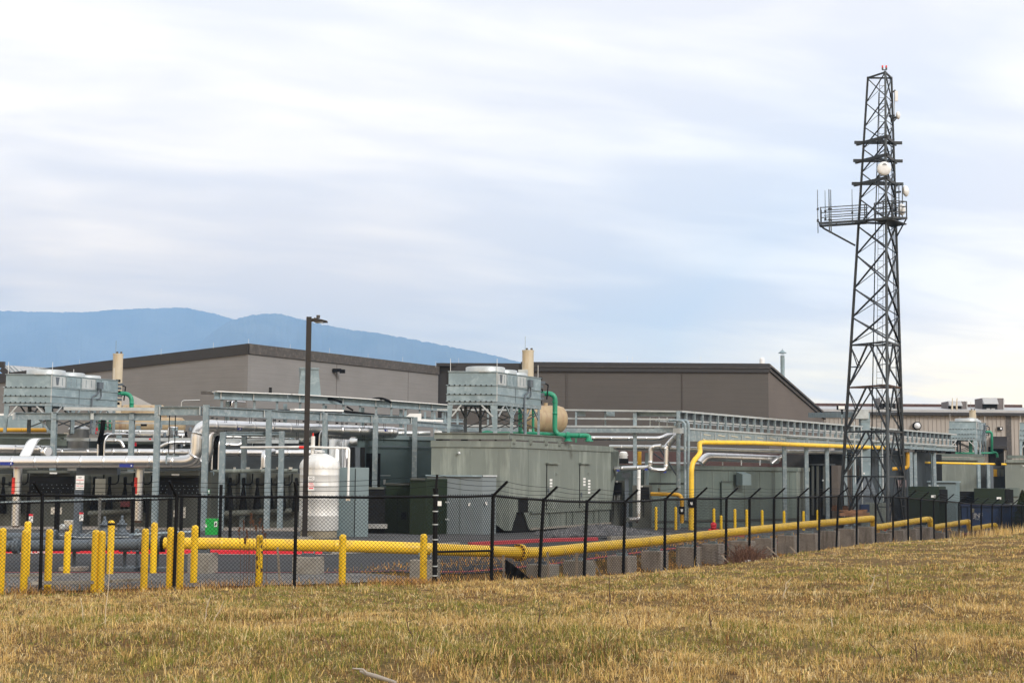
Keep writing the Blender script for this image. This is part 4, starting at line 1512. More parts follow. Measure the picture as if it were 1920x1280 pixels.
# hanger rods over the high pipe
for k in np.linspace(.02, .95, 9):
    c = B + (hi_end - B) * k
    if k > .05:
        for dx in (-.05, .05):
            rod(rk, 'hanger', c + dd * dx + Vector((0, -.3, -.55)), c + dd * dx + Vector((0, -.3, .62)), .018, .018, M['black'])
for u in (318, 329):
    rod(rk, 'hanger', Wp(u, 778, 64.7), Wp(u - 2, 850, 64.7), .035, .035, M['black'])
    rod(rk, 'hanger_foot', Wp(u - 2, 850, 64.7), Wp(u - 6, 856, 64.7), .05, .05, M['galv'])
rod(rk, 'cross_bar', Wp(311, 855.5, 64.7), Wp(336, 854.5, 64.7), .06, .06, M['galv'])
rod(rk, 'drop', Wp(312, 856, 64.6), Wp(312, 869, 64.6), .06, .06, M['galv'])
# clips along the beam bottoms
for u in range(398, 700, 9):
    if rng.random() < .4:
        D = np.interp(u, [c_[0] for c_ in cols], [c_[1] for c_ in cols]) + .3
        c = G(u, D, ZT - .47 - rng.uniform(0, .05))
        MB().box(c, .03 + rng.uniform(0, .05), .03, .035).build('clip', M['greypipe'] if rng.random() < .6 else M['black'], rk)

# long silver pipes further back, running level behind the columns
lp_ = thing('silver_pipe', 'long level silver pipe behind the columns, above the dark cabinets', 'pipe', Wp(200, 848, 74))
MB().tube([Wp(92, 847, 74.5), Wp(595, 849.5, 76.5)], .20, 18, True, 1.3, .02).build('pipe_run', M['clad'], lp_)
lp2 = thing('silver_pipe', 'short fat silver pipe at the left edge, above the big silver run', 'pipe', Wp(20, 840, 73))
MB().tube([Wp(-40, 840.5, 73), Wp(96, 842.5, 73.6)], .22, 18, True, 1.2, .02).build('pipe_run', M['clad'], lp2)
MB().tube([Wp(-40, 857, 70), Wp(0, 858, 70)], .1, 10).build('branch', M['clad_dull'], lp2)
lp3 = thing('silver_pipe', 'silver pipe with flanges high behind the second column, left', 'pipe', Wp(300, 815, 77))
MB().tube([Wp(200, 815, 77), Wp(352, 816.5, 77.6)], .13, 14, True, .7, .03).build('pipe_run', M['clad'], lp3)
lp4 = thing('silver_pipe', 'slim silver pipe just above the flanged one, left', 'pipe', Wp(300, 809, 77.5))
MB().tube([Wp(214, 809, 77.5), Wp(345, 810, 78)], .11, 12, True, .9, .02).build('pipe_run', M['clad_dull'], lp4)
# silver elbow ducts (cable ladders) arching over
def arch_duct(pts, w, label, mt=None, thick=.1):
    th = thing('arched_duct', label, 'cable duct', pts[0])
    P = bend(pts, 1.1, 9)
    vs, fs = [], []
    for i, p in enumerate(P):
        vs += [p + Vector((-w / 2, 0, 0)), p + Vector((w / 2, 0, 0)), p + Vector((w / 2, .12, 0)), p + Vector((-w / 2, .12, 0))]
    n = len(P)
    for i in range(n - 1):
        for k in range(4):
            fs.append((i * 4 + k, i * 4 + (k + 1) % 4, i * 4 + 4 + (k + 1) % 4, i * 4 + 4 + k))
    MB().add(vs, fs).build('cover', mt or M['white'], th)
    for s_ in (-1, 1):
        MB().tube([p + Vector((s_ * w / 2, -.02, 0)) for p in P], .03, 6).build('side_rail', M['clad'], th)


arch_duct([Wp(45, 858, 66.8), Wp(60, 828, 67.5), Wp(68, 821, 69.5), Wp(90, 822, 72)], .46, 'broad white cable duct sloping up and over behind the low silver pipe, far left', M['white'])


def cable_arch(u, vb, vt, D, label, w=.34, run=30, tv=None):
    th = thing('cable_arch', label, 'cable tray', Wp(u, vb, D), 'arched cable trays over the cabinets')
    for dx, nm in ((-w / 2, 'side_rail'), (w / 2, 'side_rail')):
        x0 = Wp(u, vb, D).x + dx
        zb, zt_ = Zv(vb, u, D), Zv(vt, u, D)
        P = bend([Vector((x0, D, zb)), Vector((x0, D, zt_)), Vector((x0 + run * D / FPX, D + 1.2, zt_ + .02))], .75, 8)
        MB().tube(P, .045, 8).build(nm, M['clad'], th)
    P = bend([Vector((x0 - w / 2, D + .05, zb)), Vector((x0 - w / 2, D + .05, zt_ + .03)), Vector((x0 - w / 2 + run * D / FPX, D + 1.25, zt_ + .05))], .75, 8)
    vs, fs = [], []
    for p in P:
        vs += [p + Vector((-w * .36, 0, 0)), p + Vector((w * .36, 0, 0)), p + Vector((w * .36, .06, 0)), p + Vector((-w * .36, .06, 0))]
    for i in range(len(P) - 1):
        for k in range(4):
            fs.append((i * 4 + k, i * 4 + (k + 1) % 4, i * 4 + 4 + (k + 1) % 4, i * 4 + 4 + k))
    MB().add(vs, fs).build('cables', M['rubber'], th)


cable_arch(189, 855, 813, 71.5, 'arched tray of black cables between the two left columns', .32, 36)
cable_arch(403, 880, 815, 66.5, 'arched tray of black cables just right of the big silver riser', .30, 14)
cable_arch(592, 840, 806, 70, 'arched tray of black cables above the white tank', .34, 20)
cable_arch(430, 760, 752, 84, 'small arched white cable tray high beside the grey building', .3, 18)
tag(MB().tube(bend([Wp(340, 762, 84), Wp(341, 751, 84), Wp(375, 750, 84)], .2), .035, 6).build('conduit', M['clad_dull']), 'thin bent conduit standing up left of the small high cable arch', 'conduit')
tag(MB().tube(bend([Wp(194, 787, 70.6), Wp(192, 806, 70.6), Wp(186, 830, 71.2)], .6), .12, 8).build('cable_bundle', M['rubber']), 'thick black cable bundle curving down behind the back beam, left', 'cable')
p = Wp(80, 844, 73)
o_ = MB().lathe([(.26, 0), (.28, .05), (.28, .3), (.2, .32)], Wp(84, 848, 70.8), 18, (.75, -.66, .1))
tag(o_.build('duct_elbow', M['clad']), 'open silver duct elbow beside the broad white duct', 'duct')
# steel vessel behind the beams, left
tk = thing('steel_vessel', 'small upright steel vessel with domed top between the left columns', 'vessel', Wp(147, 836, 76))
c = Wp(147, 838, 76)
zt_ = Zv(806, 147, 76) - c.z
MB().lathe([(.53, -2.5), (.53, zt_), (.56, zt_ + .02), (.56, zt_ + .06), (.5, zt_ + .12), (.3, zt_ + .22), (0, zt_ + .26)], c, 22).build('shell', M['clad_dull'], tk)
tk2 = thing('steel_vessel', 'pale clad upright cylinder behind the hanger rods left of the silver riser', 'vessel', Wp(322, 830, 76))
c = Wp(324, 838, 76)
zt_ = Zv(802, 324, 76) - c.z
MB().lathe([(.24, -.5), (.24, zt_ - .02), (.26, zt_), (.26, zt_ + .05), (.1, zt_ + .08)], c, 18).build('shell', M['clad'], tk2)
tk3 = thing('steel_vessel', 'shiny upright steel cylinder right of the white tank, behind a column', 'vessel', Wp(630, 880, 72))
c = Wp(628.5, 866, 72.5)
zt_ = Zv(811, 628.5, 72.5) - c.z
MB().lathe([(.33, -3.4), (.33, zt_), (.29, zt_ + .03)], c, 20).build('shell', M['clad_dull'], tk3)
tk4 = thing('steel_vessel', 'slimmer shiny steel cylinder beside the first, right of the white tank', 'vessel', Wp(647, 870, 73))
c = Wp(648, 868, 73)
zt_ = Zv(813, 648, 73) - c.z
MB().lathe([(.2, -3.3), (.2, zt_), (.17, zt_ + .03)], c, 18).build('shell', M['clad'], tk4)
# stubby piping and valves behind the rack (brown/tan tank part, red valves)
tt = thing('tan_tank', 'brown horizontal tank seen through the rack behind the left columns', 'tank', Wp(270, 797, 80))
MB().lathe([(0, -.12), (.3, -.06), (.46, .1), (.48, .3), (.48, 3.6), (.46, 3.8), (.3, 3.96), (0, 4.0)], Wp(212, 797, 80), 20, (1, .12, 0)).build('shell', M['tan'], tt)
MB().box(Wp(262, 808, 80), .12, .35, .3).build('saddle', M['galv'], tt)

# ------------------------------------------------------------------ high cable trays above the left rack
ht = thing('upper_rack', 'upper galvanised tray rack with bright top plates, receding from the grey building corner', 'tray rack', Wp(404, 745, 80.4))
U = [(402, 742), (455, 744), (540, 747), (628, 752), (720, 758), (800, 763.5), (840, 766.5)]
zU = 6.98
PU = []
for u, v in U:
    D = (zU - ZC) * FPX / ((888 + (u - 960) * .007) - v)
    PU.append(G(u, D, zU))
for p, q in zip(PU, PU[1:]):
    MB().ibeam(p, q - (q - p).normalized() * .03, .22, .40).build('beam', M['galv_pale'], ht)
    MB().bar(p + Vector((0, 0, .225)), q + Vector((0, 0, .222)), .8, .05).build('cover_plate', M['white'], ht)
tot = 0
for p, q in zip(PU, PU[1:]):
    n = max(2, int((q - p).length / 1.35))
    for k in range(n):
        c = p.lerp(q, (k + .5) / n)
        MB().bar(c + Vector((0, .12, -.2)), c + Vector((0, .12, -.95)), .13, .1).build('stub_post', M['galv'], ht)
        if k % 2 == 0:
            MB().box(c + Vector((0, -.13, 0)), .03, .02, .2).build('stiffener', M['galv_light'], ht)
    MB().bar(p + Vector((0, .15, -.98)), q + Vector((0, .15, -.98)), .16, .10).build('rail', M['galv_light'], ht)
    MB().bar(p + Vector((0, 1.4, -.62)), q + Vector((0, 1.4, -.62)), .1, .07).build('rail', M['greypipe'], ht)
for u0, u1, v in ((377, 400, 736), (404, 427, 736)):
    p, q = Wp(u0, v, 80.2), Wp(u1, v, 80.2)
    o = MB().box((p + q) / 2, (q.x - p.x) / 2, .06, .085).build('tray_end', M['fascia2'], ht)
d50 = dvec(56)
p = Wp(390, 735.4, 80.3)
for k, dx in ((0, -.35), (1, .42)):
    s_ = p + Vector((dx + .18, .1, 0))
    MB().bar(s_, s_ + Vector((5.2, 6.2, -.02)), .62, .15).build('tray', M['galv_light'], ht)
for u, D in ((427, 81), (535, 83.6), (610, 85.2), (680, 87.5), (752, 90)):
    c = G(u, D, 6.7)
    MB().bar((c.x, D, 4.4), (c.x, D, 6.75), .2, .2).build('column', M['galv_pale'], ht)
# black cable loops rising from the upper rack
for u, D, lab in ((615, 84, 'low black cable arch on the upper rack beside the hood'), (712, 87, 'higher black cable arch on the upper rack before the grey wall')):
    k = 22 if u == 712 else 26
    P = [Wp(u - k, 752, D), Wp(u - k * .5, 747.5, D), Wp(u, 746 if u == 712 else 747.5, D), Wp(u + k * .5, 748.5, D), Wp(u + k, 754, D)]
    tag(MB().tube(smooth3(P, 2), .075, 8).build('cable_loop', M['rubber']), lab, 'cable')
# lower rail stack right of the left rack, under the upper rack
lr = thing('low_rack', 'galvanised beams and rails running right behind the end of the left rack', 'tray rack', Wp(780, 795, 76))
MB().ibeam(Wp(779, 794, 75.4), Wp(868, 801, 80), .2, .26).build('beam', M['galv'], lr)
MB().ibeam(Wp(700, 782, 80), Wp(868, 789, 84), .2, .2).build('beam', M['galv'], lr)
for u in (760, 797, 815, 835, 858):
    rod(lr, 'post', Wp(u, 772, 81), Wp(u, 800, 81), .12, .1, M['galv_pale'])
rod(lr, 'rail', Wp(780, 787, 80), Wp(828, 789, 81), .3, .12, M['white'])
MB().hull6([Wp(761, 781, 80), Wp(790, 786, 80), Wp(790, 775, 80), Wp(768, 775, 80)], [Wp(761, 781, 82), Wp(790, 786, 82), Wp(790, 775, 82), Wp(768, 775, 82)]).build('white_cover', M['white'], lr)
rod(lr, 'tray', Wp(548, 767.5, 78), Wp(640, 770, 80), .5, .10, M['white'])
rod(lr, 'cable', Wp(640, 770, 80), Wp(700, 777, 81), .25, .10, M['rubber'])
rod(lr, 'cable', Wp(650, 762, 80.5), Wp(662, 769, 80.5), .12, .10, M['rubber'])
col(lr, 759.5, 76.5, Zv(792, 760, 76.5), .12)
col(lr, 814, 79, Zv(790, 814, 79), .12, z0=4.0)
pp_ = thing('silver_pipe', 'dull silver pipe with a rounded white end behind the end of the left rack', 'pipe', Wp(800, 810, 78))
MB().tube([Wp(742, 812, 77.5), Wp(806, 812, 78)], .12, 14, True, .8, .01).build('pipe_run', M['clad_dull'], pp_)
MB().lathe([(.15, 0), (.15, .25), (.1, .4), (0, .44)], Wp(814, 811, 77.9), 14, (1, .1, 0)).build('end_cap', M['white'], pp_)

# ------------------------------------------------------------------ dark equipment cabinets behind the fence, left
def cabinet(u0, u1, vt, vb, D, depth, ang, label, body, louver=None, name='equipment_cabinet', plate=None, group='dark equipment cabinets under the left rack'):
    zb = -.1
    zt_ = Zv(vt, (u0 + u1) / 2, D)
    p0 = G(u0, D, 1)
    th = thing(name, label, 'cabinet', (p0.x, D, 0), group)
    MB().prism(foot(u0, u1, D, depth, ang), zb, zt_).build('body', body, th, .01)
    return th, zt_


def louver_panel(th, u0, u1, vt, vb, D):
    z1, z0 = Zv(vt, u0, D), Zv(vb, u0, D)
    x0, x1 = G(u0, D, 3).x, G(u1, D, 3).x
    MB().box(((x0 + x1) / 2, D - .03, (z0 + z1) / 2), (x1 - x0) / 2, .03, (z1 - z0) / 2).build('louver_panel', M['louver'], th)
    r_ = MB()
    n = 9
    for j in range(3):
        for k in range(n):
            c = Vector((x0 + (x1 - x0) * (k + .6 + (j % 2) * .3) / n, D - .065, z1 - (z1 - z0) * (.5 + .2 * j)))
            r_.box(c, .018, .008, .012)
    o = r_.build('rivets', M['galv'], th)
    o['kind'] = 'stuff'


def funnel(th, u, vt, vb, D, big=True):
    """black cable boot: narrow neck with a flared skirt, and a bent hose"""
    c1, c2 = Wp(u, vt, D), Wp(u, vb, D)
    h = c1.z - c2.z
    z = c2.z
    pr = [(.20, 0), (.19, h * .12), (.13, h * .45), (.055, h * .74), (.05, h * .76), (.085, h * .78), (.085, h * .98), (.03, h)]
    MB().lathe(pr, (c1.x, D, z), 8).build('cable_boot', M['rubber'], th)
    MB().tube(bend([(c1.x + .05, D - .03, z + h * .79), (c1.x + .30, D - .03, z + h * .79), (c1.x + .42, D - .03, z + h * .86), (c1.x + .43, D - .02, z + h * 1.12)], .12), .035, 6).build('hose', M['rubber'], th)


Dc = 68.0
c1, z_ = cabinet(-60, 54, 888, 1000, Dc, 6, 62, 'dark olive cabinet with black cable boots at the left edge', M['darkcab2'])
for u in (-20, 7, 36):
    funnel(c1, u, 893, 962, Dc - .25)
c2, z_ = cabinet(52, 138.5, 881.5, 1000, Dc - .6, 6, 62, 'dark cabinet with black louvred panel, behind the tall sign column', M['darkcab'])
louver_panel(c2, 57, 140, 892, 924, Dc - .62)
rod(c2, 'top_rail', Wp(52, 884, Dc - .75), Wp(131, 884, Dc - .75), .2, .12, M['darkcab2'])
MB().box(Wp(100, 886.5, Dc - .88), .17, .02, .035).build('name_plate', M['white'], c2)
for u0, u1 in ((95.5, 103), (110, 116)):
    MB().box(Wp((u0 + u1) / 2, 957, Dc - .64), (u1 - u0) / 2 * Dc / FPX, .01, .16).build('notice', M['clad_dull'], c2)
MB().box(Wp(185, 882, 66.9), .95, .3, .18).build('head_box', M['greypipe'], c2)
c3, z_ = cabinet(140, 286, 886, 1000, Dc + .3, 6, 62, 'dark olive cabinet with black cable boots between the two louvred ones', M['darkcab2'])
for u in (178, 206, 235, 268):
    funnel(c3, u, 893, 960, Dc - .05)
rod(c3, 'ledge', Wp(178, 884.5, Dc), Wp(286, 884.5, Dc), .12, .035, M['clad_dull'])
c4, z_ = cabinet(284, 394, 883.5, 1000, Dc - .7, 6, 62, 'dark cabinet with black louvred panel behind the second fence post', M['darkcab'])
louver_panel(c4, 299, 374, 894, 926, Dc - .72)
rod(c4, 'top_rail', Wp(282, 888, Dc - .85), Wp(375, 888, Dc - .85), .2, .14, M['darkcab2'])
rod(c4, 'top_rail', Wp(310, 883.5, Dc - .8), Wp(375, 883.5, Dc - .8), .2, .08, M['darkcab2'])
MB().box(Wp(329, 889.5, Dc - .98), .18, .02, .04).build('name_plate', M['white'], c4)
for u0, u1, v0, v1 in ((325.5, 329, 955, 969), (338, 348, 950, 970)):
    MB().box(Wp((u0 + u1) / 2, (v0 + v1) / 2, Dc - .75), (u1 - u0) / 2 * Dc / FPX, .01, (v1 - v0) / 2 * Dc / FPX).build('notice', M['clad_dull'], c4)
MB().box(Wp(391.5, 921, Dc - .75), .05, .02, .1).build('notice', M['green'], c4)
MB().box(Wp(391.5, 921, Dc - .78), .03, .01, .07).build('notice', M['white'], c4)
c5, z_ = cabinet(392, 566, 886.5, 1000, Dc + .6, 5, 62, 'dark olive cabinet with a row of black cable boots left of the white tank', M['darkcab2'])
for u in (405, 432, 457, 483, 507.5, 531, 556):
    funnel(c5, u, 895, 958, Dc + .2)
    rod(c5, 'rib', Wp(u + 12, 890, Dc + .58), Wp(u + 12, 955, Dc + .58), .05, .05, M['darkcab'])
MB().tube([Wp(412, 963, Dc - .2), Wp(430, 962, Dc - .2), Wp(556, 957, Dc + .3)], .145, 14, True, 1.6, .01).build('lower_pipe', M['darkcab2'], c5)
MB().tube([Wp(399, 883, Dc - .3), Wp(558, 882, Dc + .1)], .10, 14, True, .9, .012).build('header_pipe', M['gen'], c5)
MB().lathe([(.0, -.02), (.12, -.01), (.12, .04)], Wp(397, 887.5, Dc - .6), 18, (-.45, .9, 0)).build('blank_flange', M['galv_pale'], c5)
for u in (440, 465, 490, 520, 545):
    MB().box(Wp(u, 877.5, Dc - .1), .05 + .03 * (u % 2), .05, .05).build('fitting', M['clad_dull'], c5)
MB().tube([Wp(178, 879, Dc - .3), Wp(255, 878, Dc - .1), Wp(300, 878, Dc)], .07, 12, True, 1.0, .01).build('header_pipe', M['gen'], c3)
MB().tube([Wp(-40, 876, Dc - .3), Wp(70, 877, Dc - .1)], .085, 12, True, 1.0, .01).build('header_pipe', M['gen'], c1)
MB().tube([Wp(165, 962, Dc - .5), Wp(245, 958, Dc - .2)], .13, 14, True, 1.6, .01).build('lower_pipe', M['darkcab2'], c3)
MB().box(Wp(235, 944, Dc - .2), .22, .05, .14).build('red_valve', mat('dark_red_paint', (.16, .02, .03), .5), c3)
# skid base under the cabinets: pale slab
sb = MB()
sb.prism([tuple(G(-60, 64.3, 0))[:2], tuple(G(575, 65, 0))[:2], tuple(G(590, 75, 0))[:2], tuple(G(-60, 75, 0))[:2]], -.3, .14)
tag(sb.build('equipment_slab', M['conc2']), 'low concrete slab under the dark cabinets and the left rack', 'slab')
# clear space behind: back wall of units, shade under the rack put into their dark colours
for u0, u1, vt, D, lb, mt in ((-60, 130, 822, 80, 'sage enclosure behind the left columns, under the left cooling unit', mat('shade_teal', (.05, .062, .06), .6)), (130, 420, 830, 82, 'shade-darkened teal enclosure behind the columns, left of the silver riser', mat('shade_slate', (.035, .043, .046), .6)), (400, 600, 826, 81, 'shade-darkened enclosure behind the rack, left of the white tank', mat('shade_blue_slate', (.05, .06, .065), .6))):
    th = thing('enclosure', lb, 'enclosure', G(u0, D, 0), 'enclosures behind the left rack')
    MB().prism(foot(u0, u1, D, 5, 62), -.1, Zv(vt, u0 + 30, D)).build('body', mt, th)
    rod(th, 'roof_edge', G(u0, D - .05, Zv(vt, u0 + 30, D) + .02), G(u1, D - .05, Zv(vt, u0 + 30, D) + .02), .2, .14, M['gen2'])
# silver uprights with red arrows
for i, (u, vt, vb, D) in enumerate(((29.5, 877, 985, 66.4), (259, 879, 975, 66.6))):
    lb = ['clad silver standpipe with a red marker at the far left', 'clad silver standpipe with a red marker left of the front columns'][i]
    c = G(u, D, .2)
    th = thing('standpipe', lb, 'standpipe', c, 'silver standpipes with red markers')
    z1, z0 = Zv(vt, u, D), Zv(vb, u, D)
    MB().tube([(c.x, D, z0), (c.x, D, z1)], .20, 18).build('pipe', M['clad'], th)
    MB().tube([(c.x, D, z1 - .03), (c.x, D, z1 + .03)], .22, 18).build('collar', M['clad_dull'], th)
    MB().tube([(c.x, D, z0 - .1), (c.x, D, z0 + .35)], .16, 14).build('valve', M['rust'], th)
    MB().box((c.x - .12, D - .19, Zv(910, u, D)), .06, .03, .38).build('marker', M['redlamp'], th)
    MB().box((c.x - .27, D - .2, Zv(907, u, D)), .05, .05, .1).build('lever', M['black'], th)
# tall sign column with two signs, grey back of a sign
tc_ = thing('sign_column', 'grey steel column carrying a white safety sign, behind the left fence', 'column', G(149, 61, .1))
col(tc_, 150, 61, Zv(905, 150, 61), .30, 'column', None, M['greypipe'])
sg, c, w, z0, z1 = sign(150, 891, 917.5, 15.5, 60.8, 'white safety sign with red and black words at the head of the grey column', [('NO', .86, .14, M['black']), ('SMOKING', .68, .12, M['red']), ('OR', .55, .08, M['black']), ('PARKING', .42, .12, M['black']), ('FIRE LANE', .26, .115, M['red'])])
MB().box((c.x, c.y - .012, z0 + (z1 - z0) * .12), w * .22, .004, .012).build('rule', M['black'], sg)
for u, v0, v1, lb, D in ((58, 963, 979, 'small white warning notice with red head on the black post at the left', 54.9), (152.5, 960, 976, 'small white warning notice on the grey sign column', 60.8)):
    sg, c, w, z0, z1 = sign(u, v0, v1, 7.5, D, lb, [])
    MB().box((c.x, c.y - .012, z1 - .04), w / 2, .004, .04).build('head_strip', M['red'], sg)
    MB().bar((c.x + .03, c.y - .012, z1 - .1), (c.x - .04, c.y - .012, z0 + .06), .04, .01).build('symbol', M['black'], sg)
bp = thing('sign', 'bare grey back of a road sign on a steel post, left of the second standpipe', 'sign', G(186, 53, .1))
z1, z0 = Zv(897, 186, 53), Zv(928, 186, 53)
c = G(186, 53, 1)
MB().box((c.x, 53, (z0 + z1) / 2), .19, .008, (z1 - z0) / 2).build('panel', mat('sign_back', (.20, .20, .17), .5, .3), bp, .003)
rod(bp, 'post', (c.x, 53.05, .05), (c.x - .02, 53.05, Zv(900, 186, 53)), .10, .06, mat('sign_post', (.16, .16, .15), .6, .2))

# ------------------------------------------------------------------ white tank, bin, teal cabinet, transformers
Dw = 57.4
tw = thing('white_tank', 'white clad vertical tank with ribbed dome top behind the lamp post', 'tank', G(597.5, Dw + .85, .1))
cx = G(597.5, Dw + .8, 1).x
cy = Dw + .85
zs = Zv(875, 597, Dw + .3)
zt_ = Zv(846, 597, Dw + .8)
R_ = .80
H = zt_ - zs
MB().lathe([(R_ * .985, .42), (R_, .44), (R_, 1.0), (R_ + .006, 1.01), (R_, 1.03), (R_, 1.68), (R_ + .006, 1.69), (R_, 1.71), (R_, 2.2), (R_ + .006, 2.21), (R_, 2.23), (R_, zs - .34), (R_ + .006, zs - .33), (R_, zs - .31), (R_, zs - .05)], (cx, cy, 0), 48).build('shell', M['tank'], tw)
# dome of gores
NG = 28
g_ = MB()
vs, fs = [], []
lv = [(0.0, 1.0), (.14, 1.0), (.34, .96), (.56, .84), (.76, .63), (.9, .4), (1.0, .17)]
seg = NG * 4
for hk, rk_ in lv:
    for k in range(seg):
        an = 2 * math.pi * k / seg
        r1 = R_ * 1.015 * rk_ * (1 + .012 * abs(math.sin(an * NG / 2)))
        zz = zs - .05 + H * hk - (.035 * (1 - abs(math.sin(an * NG / 2))) if hk == 0 else 0)
        vs.append((cx + r1 * math.cos(an), cy + r1 * math.sin(an), zz))
for i in range(len(lv) - 1):
    for k in range(seg):
        fs.append((i * seg + k, i * seg + (k + 1) % seg, (i + 1) * seg + (k + 1) % seg, (i + 1) * seg + k))
fs.append(tuple((len(lv) - 1) * seg + k for k in range(seg)))
g_.add(vs, fs, True).build('dome', M['tank'], tw)
MB().lathe([(R_ * .93, .0), (R_ * .93, .44)], (cx, cy, 0), 36).build('skirt', mat('tan_skirt', (.34, .29, .2), .7), tw)
MB().lathe([(R_ * .90, -.1), (R_ * .9, .15)], (cx, cy, 0), 36).build('plinth', M['white'], tw)
MB().tube([(cx - .30, cy, zt_ - .15), (cx - .30, cy, zt_ + .62)], .085, 12).build('nozzle', M['tank'], tw)
MB().tube([(cx - .30, cy, zt_ + .62), (cx - .30, cy, zt_ + .75)], .03, 8).build('nozzle_tip', M['redlamp'], tw)
MB().lathe([(.22, 0), (.2, .06), (.06, .1)], (cx - .02, cy, zt_ - .03), 16).build('manway', M['tank'], tw)
wp = thing('white_pipe', 'slim white pipe passing over the white tank and dropping before the teal cabinet', 'pipe', Wp(600, 837, Dw))
MB().tube(bend([Wp(452, 838.5, 60), Wp(540, 838, 58.2), Wp(574, 837.5, Dw + .8), Wp(654.5, 840, Dw + .3), Wp(652.5, 935, Dw + .3)], .1, 4), .048, 10).build('pipe_run', M['white'], wp)
MB().tube([Wp(561, 838.3, Dw + .75), Wp(571, 838.1, Dw + .78)], .058, 10).build('red_joint', M['redlamp'], wp)
MB().box(Wp(652.5, 935, Dw + .3), .08, .07, .07).build('pipe_foot', M['clad'], wp)
tb_ = thing('teal_cabinet', 'tall blue grey cabinet with two door leaves right of the white tank', 'cabinet', G(634, 59, 0))
za = Zv(876, 665, 59)
MB().prism([tuple(G(631, 59, 1))[:2], tuple(G(665.5, 59, 1))[:2], tuple(G(690.5, 59.2, 1))[:2], tuple(G(690.5, 60.6, 1))[:2], tuple(G(631, 60.6, 1))[:2]], 0, za).build('body', M['teal'], tb_, .01)
MB().box(G(665.6, 58.985, za / 2), .012, .01, za / 2 - .05).build('door_gap', M['black'], tb_)
MB().box(G(690.6, 59.3, za * .31), .02, .03, .04).build('handle', M['black'], tb_)
gb_ = thing('green_bin', 'bright green square bin with a white notice, before the second front column', 'bin', G(398, 60, 0))
MB().box(G(398, 60.2, Zv(972, 398, 60) / 2), .245, .24, Zv(972, 398, 60) / 2).build('body', M['bin'], gb_, .01)
MB().box(G(404.5, 59.95, Zv(982, 404, 60)), .06, .012, .11).build('notice', M['white'], gb_)
MB().box(G(404.5, 59.935, Zv(982, 404, 60)), .03, .006, .05).build('symbol', M['black'], gb_)
MB().box(G(386.5, 59.97, Zv(985, 387, 60)), .03, .02, .06).build('handle', M['white'], gb_)
# black / dark green transformers
tf = [(688, 722, 914, 63.5, 'black unit with a ribbed top right of the teal cabinet', M['louver']), (722, 770, 906.5, 64, 'dark green transformer box, lower and left of its twin', M['dgreen']), (768, 829, 897, 62.5, 'taller dark green transformer box by the fence corner post', M['dgreen'])]
for i, (u0, u1, vt, D, lb, mt) in enumerate(tf):
    th = thing('transformer', lb, 'transformer', G(u0, D, 0), 'dark transformers by the fence corner')
    z1 = Zv(vt, u0, D)
    um = u1 - 30 if i == 2 else u1
    MB().prism([tuple(G(u0, D, 1))[:2], tuple(G(um, D, 1))[:2]] + ([tuple(G(u1 + 9, D + 1.6, 1))[:2]] if i == 2 else []) + [tuple(G(u1, D + 2.2, 1))[:2], tuple(G(u0, D + 2.2, 1))[:2]], 0, z1).build('body', mt, th, .015)
    rod(th, 'lid', G(u0 + 2, D - .03, z1 - .01), G(um - 2, D - .03, z1 - .01), .08, .09, M['darkcab'] if i else M['darkcab2'])
    if i == 1:
        MB().box(G(745, D - .02, z1 * .42), .01, .01, z1 * .40).build('door_gap', M['black'], th)
        MB().box(G(757, D - .03, z1 * .38), .12, .03, .16).build('latch_box', M['black'], th)
    if i == 2:
        for v in (941, 973):
            MB().box(Wp(839, v, D + 1.2), .09, .05, .03).build('hinge', M['galv_light'], th)
    if i == 0:
        MB().box(G(705, D - .3, .42), .5, .14, .1).build('skid', M['clad_dull'], th)
# teal enclosure and dark doorway behind
te = thing('enclosure', 'long blue grey enclosure behind the columns, between the tank and the big sage enclosure', 'enclosure', G(668, 73, 0))
MB().prism([tuple(G(668, 72.5, 1))[:2], tuple(G(812, 75.5, 1))[:2], tuple(G(812, 80, 1))[:2], tuple(G(668, 78, 1))[:2]], 0, Zv(821, 700, 73)).build('body', mat('dark_teal_paint', (.085, .125, .125), .5, 0, .1, .8), te)
rod(te, 'roof_edge', G(668, 72.4, Zv(819, 700, 73)), G(812, 75.4, Zv(819, 700, 73)), .15, .2, M['teal'])
rod(te, 'trim', G(690, 72.7, Zv(836, 700, 73)), G(812, 75.3, Zv(836, 700, 73)), .08, .04, M['greypipe'])
MB().box(G(699, 72.9, 1.6), .36, .06, 2.15).build('doorway', M['louver'], te)
MB().box(G(721, 73.6, Zv(903, 721, 73.5)), .05, .1, .12).build('latch', M['galv_light'], te)
rod(te, 'handrail', G(712, 73, Zv(891, 712, 73)), G(732, 73.4, Zv(891, 732, 73)), .03, .03, M['galv_light'])
for u, mt in ((661, M['louver']), (671, M['greypipe']), (680, M['louver'])):
    rod(te, 'upright', G(u, 72.2, .5), G(u, 72.2, Zv(838, u, 72)), .22, .12, mt)

